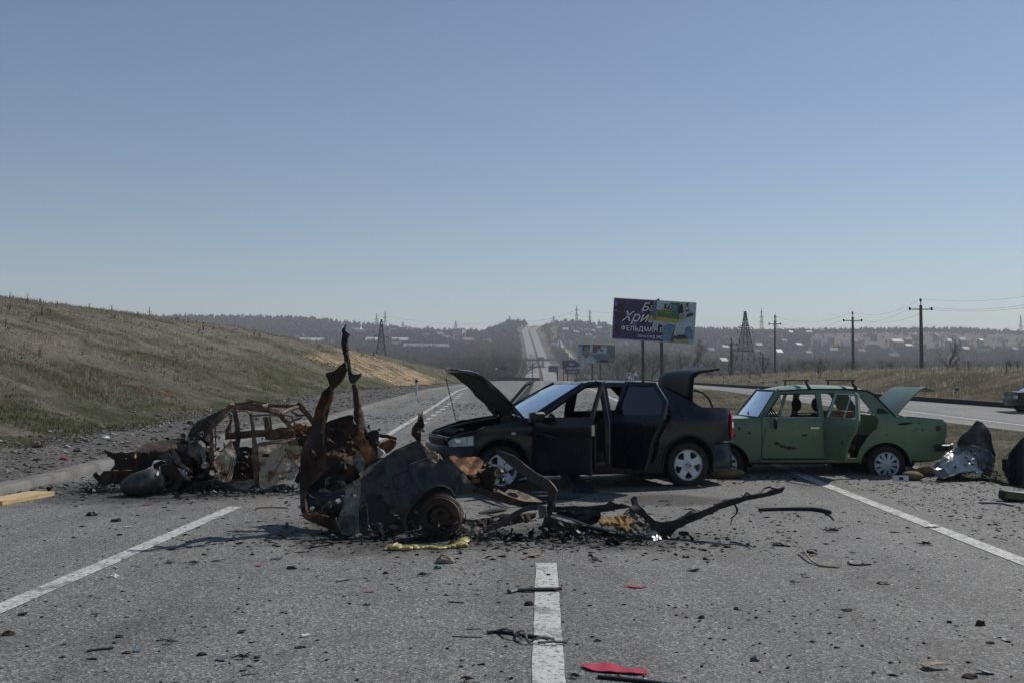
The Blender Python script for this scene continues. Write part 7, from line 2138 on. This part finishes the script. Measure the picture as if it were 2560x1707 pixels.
a = gbar('J', [(1190, 410), (1240, 418), (1335, 412)], 12, KM['brown'], "brown stick with a bright white tip in the right lane", "debris_stick")
w_ = flake(.05, .8, M_white, 7, "white_tip"); w_.parent = a; w_.location = (.02, 0, .02)
gbar('J', [(2040, 14), (2120, 16), (2200, 20), (2262, 36)], 14, M_bare, "bright silver trim strip on the shoulder below the crumpled sheet", "trim_strip", flat=1.6)
gbar('H', [(1785, 788), (1830, 780)], 18, M_white, "white tape with a red end, bent upright, in the left lane", "tape", flat=1.5)
gbar('H', [(1990, 470), (2010, 466), (2060, 458)], 16, M_bare, "small silver cylinder in the lane below the wreck", "metal_cylinder", flat=1, jag=0)
o = lump(.07, .7, M_white, 44, "paper_cup"); lay(o, *HX(688, 440), "crumpled white cup right of the left line", "cup", 0, None)
o = MB().tube([(2, 0, 0), (2.001, 0, 0)], .001, 3).build("x"); bpy.data.objects.remove(o)

# floury crumbs of soil, glass and soot all over the road; stones on the shoulder
def crumbs(name, n, pos, smin, smax, m, label, seed, hz=.5, power=3.0):
    r_ = np.random.default_rng(seed)
    base = np.array([(1, 0, 0), (0, 1, 0), (-1, 0, 0), (0, -1, 0), (0, 0, 1), (0, 0, -.3)], float)
    fc = np.array([(0, 1, 4), (1, 2, 4), (2, 3, 4), (3, 0, 4), (1, 0, 5), (2, 1, 5), (3, 2, 5), (0, 3, 5)])
    V = np.empty((n * 6, 3)); F = np.empty((n * 8, 3), int); k = 0
    while k < n:
        p = pos(r_)
        if p is None: continue
        s = smin + (smax - smin) * r_.random() ** power
        a = r_.random() * 6.28; c, s_ = math.cos(a), math.sin(a)
        v = base * (1 + .45 * r_.normal(size=(6, 3))) * np.array([s * (1 + r_.random() * 1.2), s, s * hz])
        v = v @ np.array([[c, s_, 0], [-s_, c, 0], [0, 0, 1]])
        v[:, 2] = np.maximum(v[:, 2], -.003)
        V[k * 6:k * 6 + 6] = v + np.array(p); F[k * 8:k * 8 + 8] = fc + k * 6; k += 1
    return tag(np_mesh(name, V, F, m), label, "debris", kind='stuff')
M_crumb = twigmat("crumbs", [(0, (.006, .006, .006)), (.55, (.025, .021, .018)), (.8, (.06, .045, .032)), (1, (.16, .15, .14))])
M_stone = twigmat("stones", [(0, (.04, .035, .03)), (.5, (.11, .10, .09)), (.85, (.22, .20, .18)), (1, (.4, .38, .35))])
def pos_road(r_):
    y = 3.2 + 34 * r_.random() ** 2.0
    x = r_.uniform(float(kerbX(y)) + .05, float(redgeX(y)))
    if n2(x, y, 1.3, 70) + .5 * n2(x, y, .4, 71) < r_.uniform(-.7, .35): return None
    return (x, y, float(prof(y)) + .003)
crumbs("road_crumbs", 19000, pos_road, .0022, .013, M_crumb, "dark crumbs of soil, soot and plastic strewn over the asphalt", 31, .45, 4.0)
def pos_band(r_):
    y = r_.normal(32, 7); 
    if not 18 < y < 60: return None
    x = r_.uniform(float(kerbX(y)) + .05, float(redgeX(y)) - 1)
    if n2(x, y, 2.5, 75) < r_.uniform(-.4, .3): return None
    return (x, y, float(prof(y)) + .003)
crumbs("soil_crumbs", 7000, pos_band, .008, .035, M_crumb, "soil clods strewn over the asphalt beyond the cars", 32, .4, 3.0)
def pos_wreck(r_):
    c = [(-4.6, 12.6, 1.6, .5), (-1.0, 9.0, 1.1, .3), (.9, 9.0, .9, .3), (2.6, 14.3, 2.6, .5), (0, 10.2, 2.0, .8), (-5.4, 13.6, .8, .5)][r_.integers(0, 6)]
    x, y = r_.normal(c[0], c[2]), r_.normal(c[1], c[3])
    if x < float(kerbX(y)) + .05: return None
    return (x, y, float(prof(y)) + .003)
crumbs("wreck_crumbs", 5000, pos_wreck, .004, .026, M_crumb, "soot and crumbled parts around the wrecks", 33, .4, 3.0)
def pos_grav(r_):
    y = 9 + 60 * r_.random() ** 1.7; a, b = float(footX(y)), float(KB(y)) - .03
    x = r_.uniform(a - .4, b)
    return (x, y, zleft(x, y))
crumbs("gravel", 9000, pos_grav, .01, .05, M_stone, "loose grey gravel on the left shoulder", 34, .6, 2.5)
def pos_foot(r_):
    y = 12 + 50 * r_.random() ** 1.5; x = float(footX(y)) + r_.normal(.1, .45)
    return (x, y, zleft(x, y))
crumbs("rubble", 1600, pos_foot, .015, .07, M_stone, "rubble and clods along the foot of the left slope", 35, .6, 3.0)
def pos_sh(r_):
    y = 9 + 16 * r_.random(); x = r_.uniform(float(rlineX(y)) + .3, float(redgeX(y)) + .4)
    return (x, y, float(prof(y)) + .003)
crumbs("shoulder_grit", 6000, pos_sh, .004, .02, M_stone, "fine grit over the right shoulder", 36, .5, 2.5)

# stones and scraps by the slope
for i, (u, v, w, c_, lb) in enumerate([(207, 1105, 42, 'silver', "pale broken concrete slab at the foot of the left slope"), (192, 1128, 22, 'black', "black canister-like lump on the left gravel"), (95, 1118, 26, 'brown', "brown boulder at the foot of the left slope"),
        (34, 1130, 22, 'tan', "pale stone at the far left foot of the slope"), (159, 1147, 20, 'red', "crushed red can on the left gravel"), (262, 1095, 22, 'white', "white torn strip beside the pale slab"), (396, 1040, 26, 'silver', "white and black scrap on the green grass above the burnt bonnet"), (408, 1078, 12, 'brown', "dark rock at the gravel edge above the burnt bonnet")]):
    q_ = march(u, v, 9, f=zleft)
    W = w / FPX * q_.y
    o = lump(W, .55, {'silver': M_ash, 'black': M_trimblk, 'brown': KM['brown'], 'tan': M_tan, 'red': KM['red'], 'white': M_white}[c_], 60 + i, "stone" if c_ in ('brown', 'tan', 'silver') else "litter")
    o.location = q_; tag(o, lb, "stone" if c_ in ('brown', 'tan', 'silver') else "litter")

# timber planks at the left edge
M_wood_ = None
def timber():
    m, t, b = nt("raw_pine")
    mp = N(t, "ShaderNodeMapping"); mp.inputs["Scale"].default_value = (1, 14, 14); t.links.new(objc(t), mp.inputs[0])
    n = noise_n(t, 2.2, 6, .6, mp.outputs[0], .6)
    r = ramp(t, n.outputs[0], [(.3, (.30, .19, .09)), (.55, (.52, .38, .20)), (.75, (.62, .48, .28))])
    t.links.new(r.outputs[0], b.inputs["Base Color"]); b.inputs["Roughness"].default_value = .8
    bump(t, b, n.outputs[0], .3, .004)
    return m
MT = timber()
A_ = ground_at(12, 1262); B_ = ground_at(142, 1236)
def plank(a, b, w, th, label, dz=0):
    L = (b - a).length; o = MB().box((L / 2, w / 2, th / 2), (L, w, th)).build("timber_plank", MT, None, True)
    bv = o.modifiers.new("b", 'BEVEL'); bv.width = .004; bv.segments = 1
    o.location = a + Vector((0, 0, dz)); o.rotation_euler = (0, 0, math.atan2(b.y - a.y, b.x - a.x))
    return tag(o, label, "plank", "pale timber planks by the kerb")
plank(A_, B_, .34, .055, "pale timber plank with a squared end, farther right of two by the left kerb")
plank(ground_at(-90, 1282), ground_at(8, 1266), .20, .05, "pale timber plank cut off by the left edge of the picture")

# crumpled grey sheet metal beside the green car
def crumpled_sheet():
    root = empty("crumpled_panel", ground_at(2430, 1205), 0, "big crumpled grey and black sheet-metal panel standing beside the green car", "car wreck")
    T = lambda nm, pts, df, m, **k: trace(nm, 'G', pts, df, m, root, **k)
    T("dark_peak", [(835, 745), (880, 660), (960, 590), (1010, 530), (1050, 480), (1110, 500), (1170, 570), (1210, 640), (1220, 730), (1260, 850), (1240, 1000), (1180, 1080), (1080, 1060), (1050, 900), (900, 800)], lambda u, v: 14.55 + .1 * math.sin(u / 15), M_sootblue, res=5, thick=.008, amp=.07, fr=4, jag=.4)
    m = mottled("grey_blue_paint", [(.3, (.06, .07, .085)), (.55, (.15, .17, .20)), (.8, (.25, .27, .30))], 3, .4, .3, .4, .006)
    T("bent_skin", [(770, 890), (820, 780), (880, 755), (980, 750), (1080, 760), (1180, 800), (1240, 870), (1235, 1000), (1200, 1090), (1100, 1060), (1060, 920), (1000, 800), (930, 800), (850, 860)], lambda u, v: 14.35, m, res=5, thick=.006, amp=.06, fr=5, jag=.3)
    T("bright_skin", [(580, 1000), (640, 920), (700, 860), (820, 775), (800, 830), (850, 862), (930, 800), (1000, 795), (1035, 850), (1055, 950), (1060, 1000), (1130, 1040), (1080, 1075), (960, 1040), (870, 1050), (760, 1080), (690, 1110), (620, 1090)],
      lambda u, v: 14.1 + (1190 - v) / 174 * .9 + (u - 2420) / 174 * .25, mottled('pale_sheet', [(.3, (.16, .165, .17)), (.5, (.42, .425, .43)), (.7, (.60, .60, .60))], 5, .45, .15, .3, .005), res=4, thick=.006, amp=.07, fr=5, jag=.4, angle=22)
    T("shaded_fold", [(580, 990), (620, 930), (690, 910), (650, 960), (600, 1010)], lambda u, v: 14.0, m, res=4, thick=.006, amp=.03)
    T("shaded_fold", [(590, 1030), (700, 1000), (760, 1080), (680, 1115), (620, 1095)], lambda u, v: 13.98, m, res=4, thick=.006, amp=.03)
    T("lower_edge", [(620, 1095), (690, 1112), (850, 1060), (950, 1095), (1100, 1095), (1250, 1120), (1390, 1170), (1400, 1230), (1200, 1260), (900, 1230), (700, 1160)], lambda u, v: 14.15, M_soot, res=5, thick=.01, amp=.05)
    tt("torn_rod", 'G', [(1240, 990), (1225, 1020), (1245, 1060), (1240, 1100)], 14, 14.2, M_bare, root)
    tt("edge_rod", 'G', [(940, 1092), (1100, 1098), (1240, 1112), (1330, 1140)], 12, 14.05, M_bare, root)
    scrap(60, PX(2425, 14.1), 14.2, .06, .3, .1, .05, .04, .14, M_soot, root, "burnt_litter", 51, root.location)
    for k, (x, y) in enumerate(((940, 880), (965, 920), (1010, 955), (1035, 850), (820, 990))):
        p = P(*cv('G', [(x, y)])[0], 13.98 + (1190 - (940 + y / 4.36)) / 174 * .9) - root.location
        MB().lathe([(0, -.01), (.012, -.012), (.02, 0)], 8, 'Y', tuple(p)).build("bullet_hole", M_soot, root)
crumpled_sheet()
# headlamp unit and black car cut by the right edge
def right_car():
    root = empty("parked_car", ground_at(2640, 1215), 0, "black car at the right edge, only its sloping rear corner in view", "car")
    T = lambda nm, pts, df, m, **k: trace(nm, 'G', pts, df, m, root, **k)
    nv = M_navy
    T("body_side", [(1385, 905), (1400, 860), (1480, 770), (1568, 650), (1750, 520), (2000, 480), (2400, 480), (2400, 1240), (1900, 1290), (1568, 1210), (1400, 1180), (1390, 1080), (1440, 1010), (1385, 960)], lambda u, v: 13.9 + .25 * sstep(2560, 2518, u) + (1190 - v) / 174 * .12, nv, res=8, thick=.02, amp=.004, jag=0)
    tt("chrome_edge", 'G', [(1350, 890), (1400, 840), (1480, 750), (1568, 655), (1750, 520)], 10, [14.3, 14.2, 14.1, 14.0, 13.95], M_bare, root, amp=.001, jag=0)
    T("tail_panel", [(1325, 900), (1385, 900), (1440, 1010), (1395, 1080), (1360, 1060), (1330, 1020)], lambda u, v: 14.2, M_trimblk, res=5, thick=.01, amp=.02)
    T("roof", [(1600, 600), (1750, 505), (2000, 465), (2400, 465), (2400, 560), (1800, 600)], lambda u, v: 14.8, nv, res=8, thick=.02, amp=.004, jag=0)
    wheel(root, .35, .05, .30, .30, .19, -1, rim_cap)
    o = empty("headlamp_unit", ground_at(2530, 1250), 0, "broken headlamp unit with dull yellow glass under the right-hand black car", "headlamp")
    b = MB().box((0, 0, .06), (.34, .16, .12)).build("housing", M_trimblk, o, True); bv = b.modifiers.new("b", 'BEVEL'); bv.width = .03; bv.segments = 3
    b.rotation_euler = (0, R(5), R(-8))
    MB().box((0, -.085, .065), (.27, .01, .07)).build("lens", plain("dull_lens", (.10, .09, .05), .15), b, True)
right_car()
# car on the far carriageway at the right edge
def blue_car():
    g = P(2600, 1031, 30.5); root = empty("distant_car", (g.x + .38, 31.2, float(prof(31)) - .01), R(-6), "dark blue hatchback on the far carriageway cut by the right edge", "car")
    nb = carpaint("blue_paint", (.008, .014, .03), (.04, .04, .05), .1, .35, spec=.2)
    out = [(-.95, .30), (-.98, .62), (-.90, .72), (-.45, .80), (.05, 1.10), (.3, 1.16), (1.2, 1.15), (1.9, .95), (2.4, .85), (2.4, .25), (1.9, .22)] + arc(1.6, .28, .33, 0, 180, 10) + arc(-.35, .28, .33, 0, 180, 10)
    for sd in (-1, 1):
        side_panel("body_side", out, [[(.0, .80), (.3, 1.08), (.75, 1.09), (.75, .80)], [(.82, .80), (.82, 1.09), (1.3, 1.06), (1.6, .84)]], lambda x, z: .80 * (1 - .25 * sstep(.8, 1.15, z)), sd, nb, root, .12, .02)
        for x in (-.35, 1.6): 
            w_ = wheel(root, x, sd * .72, .29, .29, .17, -1, rim_cap)
    wrap("nose", [(-.92, .78), (-1.02, .5), (-1.04, 0), (-1.02, -.5), (-.92, -.78)], [(0, .26), (.03, .40), (.03, .52), (0, .60), (0, .70), (-.06, .73)], nb, root)
    panel("bonnet", [(-.98, -.7), (-.42, -.72), (-.40, .72), (-.98, .7)], [], lambda a, b: Vector((a, b, .74 + (a + .95) * .10 + .02 * (1 - (b / .72) ** 2))), .15, .02, nb, root)
    panel("roof", [(.15, -.60), (1.5, -.58), (1.5, .58), (.15, .60)], [], lambda a, b: Vector((a, b, 1.15 + .03 * (1 - (b / .6) ** 2))), .15, .02, nb, root)
    MB().add([(-.45, -.70, .80), (-.45, .70, .80), (.18, .58, 1.15), (.18, -.58, 1.15)], [(0, 1, 2, 3)]).build("windscreen", M_tint, root, False)
    for yy in (-.55, .55): MB().box((-1.03, yy, .58), (.05, .28, .11)).build("headlight", M_lens, root, True)
    MB().box((.8, 0, .3), (2.6, 1.3, .2)).build("underbody", M_dark, root, False)
    root.scale = (.88, .88, .86)
blue_car()
# cushions, padding, plate
def pillow(name, u, v, w, dp, h, m, label, rz=0, cat="cushion", root=None):
    o = MB().box((0, 0, 0), (w, dp, h)).build(name, m, None, True)
    sb = o.modifiers.new("s", 'SUBSURF'); sb.levels = 3; sb.render_levels = 3
    for vtx in o.data.vertices: vtx.co *= 1.18
    o.location = ground_at(u, v) + Vector((0, 0, h * .45)); o.rotation_euler = (0, R(random.uniform(-4, 4)), rz)
    return tag(o, label, cat)
M_cush = mottled("brown_cushion", [(.3, (.10, .065, .035)), (.7, (.22, .15, .09))], 6, .95)
M_cush2 = mottled("orange_cushion", [(.3, (.20, .11, .05)), (.7, (.36, .22, .12))], 6, .95)
pillow("seat_cushion", 1815, 1192, .52, .3, .13, mottled("dirty_foam", [(.3, (.13, .09, .035)), (.7, (.28, .20, .09))], 7, .95), "dirty yellow-brown foam cushion between the black and green cars", .06)
pillow("seat_cushion", 2278, 1197, .30, .28, .13, M_cush, "rounded brown cushion behind the green car's rear wheel", -.2)
pillow("seat_cushion", 2312, 1186, .26, .30, .13, M_cush2, "ribbed orange-brown cushion against the crumpled grey panel", .2)
o = MB().box((0, 0, 0), (.22, .03, .07)).build("white_plate", M_white, None, True); o.location = ground_at(2247, 1201) + Vector((0, 0, .045)); o.rotation_euler = (R(-20), 0, .05)
MB().box((0, -.02, -.01), (.06, .01, .035)).build("dark_slot", M_dark, o, False); tag(o, "small white plastic plate with a dark notch by the green car's rear wheel", "litter")
# black plastic pieces leaning against the black car
def leaner():
    root = empty("broken_window_panel", ground_at(1440, 1232), 0, "broken dark window panel leaning beside the black car's sill", "debris"); 
    g = plain("dark_glass", (.01, .016, .022), .12)
    trace("glass", 'C', [(1985, 285), (2100, 350), (2240, 470), (2340, 570), (2420, 640), (2330, 650), (2150, 640), (2040, 480), (1950, 330)], lambda u, v: 12.35 + (1235 - v) / 200 * .5, g, root, res=6, thick=.01, amp=.01)
    trace("frame", 'C', [(1780, 285), (1850, 300), (1960, 320), (2040, 480), (2150, 640), (2060, 640), (1960, 560), (1880, 420)], lambda u, v: 12.4 + (1235 - v) / 200 * .4, M_trimblk, root, res=6, thick=.015, amp=.05)
    tt("trim", 'C', [(1250, 455), (1450, 440), (1700, 432), (1880, 430)], [24, 30, 36, 40], 12.6, M_bare, root)
leaner()
g0 = ground_at(1400, 1243)
o = flake(.78, .55, plain("dark_liner", (.03, .038, .045), .5), 77, "plastic_liner", .006, .02); o.location = g0 + Vector((0, 0, .004)); tag(o, "flat slate-grey plastic liner on the road in front of the black car", "debris")
for k, (x0, y0, x1, y1, lb) in enumerate([(690, 955, 1130, 880, "curved black plastic trim with shadow right of the bare wheel"), (1440, 658, 1690, 655, "thin bright strip under the black car's sill")]):
    a, b = [ground_at(*cv('C', [q])[0]) for q in ((x0, y0), (x1, y1))]
    o = MB().tube([(0, 0, .02), (b - a) * .4 + Vector((0, -.03, .03)), (b - a) * .8 + Vector((0, -.02, .025)), (b - a) + Vector((0, 0, .03))], [.01, .022, .018, .006], 7, 1.6, True, (0, 0, 1), .05).build("trim_strip", M_sootblue if k == 0 else M_bare, None, True)
    o.location = a; tag(o, lb, "debris")
# deflated yellow airbag-like sheet
def yellow():
    ym = mottled("yellow_film", [(.3, (.14, .11, .03)), (.5, (.36, .30, .09)), (.7, (.58, .52, .24))], 22, .35, 0, .6, .008, 7, .6)
    g0 = ground_at(963, 1372)
    root = empty("plastic_sheet", g0, 0, "crumpled translucent yellow plastic sheet in front of the wreck", "plastic sheet")
    rd = random.Random(12)
    for nm, pts, rad in (("yellow_film", [(963, 1371), (985, 1369), (1010, 1371), (1035, 1368), (1062, 1369)], [.03, .075, .06, .05, .03]), ("yellow_film", [(1050, 1368), (1075, 1366), (1100, 1369), (1125, 1366), (1150, 1364), (1172, 1362)], [.03, .045, .03, .04, .06, .03]), ("yellow_film", [(1150, 1364), (1158, 1356), (1166, 1348)], [.05, .07, .05])):
        P3 = []; RR = []
        for (a, b), (r0, r1) in zip(zip(pts, pts[1:]), zip(rad, rad[1:])):
            for k in range(6):
                t_ = k / 6; g = ground_at(a[0] + (b[0] - a[0]) * t_, a[1] + (b[1] - a[1]) * t_)
                r = (r0 + (r1 - r0) * t_) * rd.uniform(.8, 1.15)
                P3.append(g - g0 + Vector((0, rd.gauss(0, .006), r * .34))); RR.append(r * .38)
        o = MB().tube(P3, RR, 14, 2.2, True, (0, 0, 1), .10).build(nm, ym, root, True, 50)
yellow()
tag(lump(.16, .5, KM['tan'], 5, "debris_lump"), "yellowish burnt clump under the left wreck's front door", "debris").location = ground_at(478, 1224)
tag(lump(.20, .12, M_soot, 6, "oil_stain_dirt"), "thin pile of dark dirt on the asphalt behind the bent arm", "dirt").location = ground_at(1665, 1250)
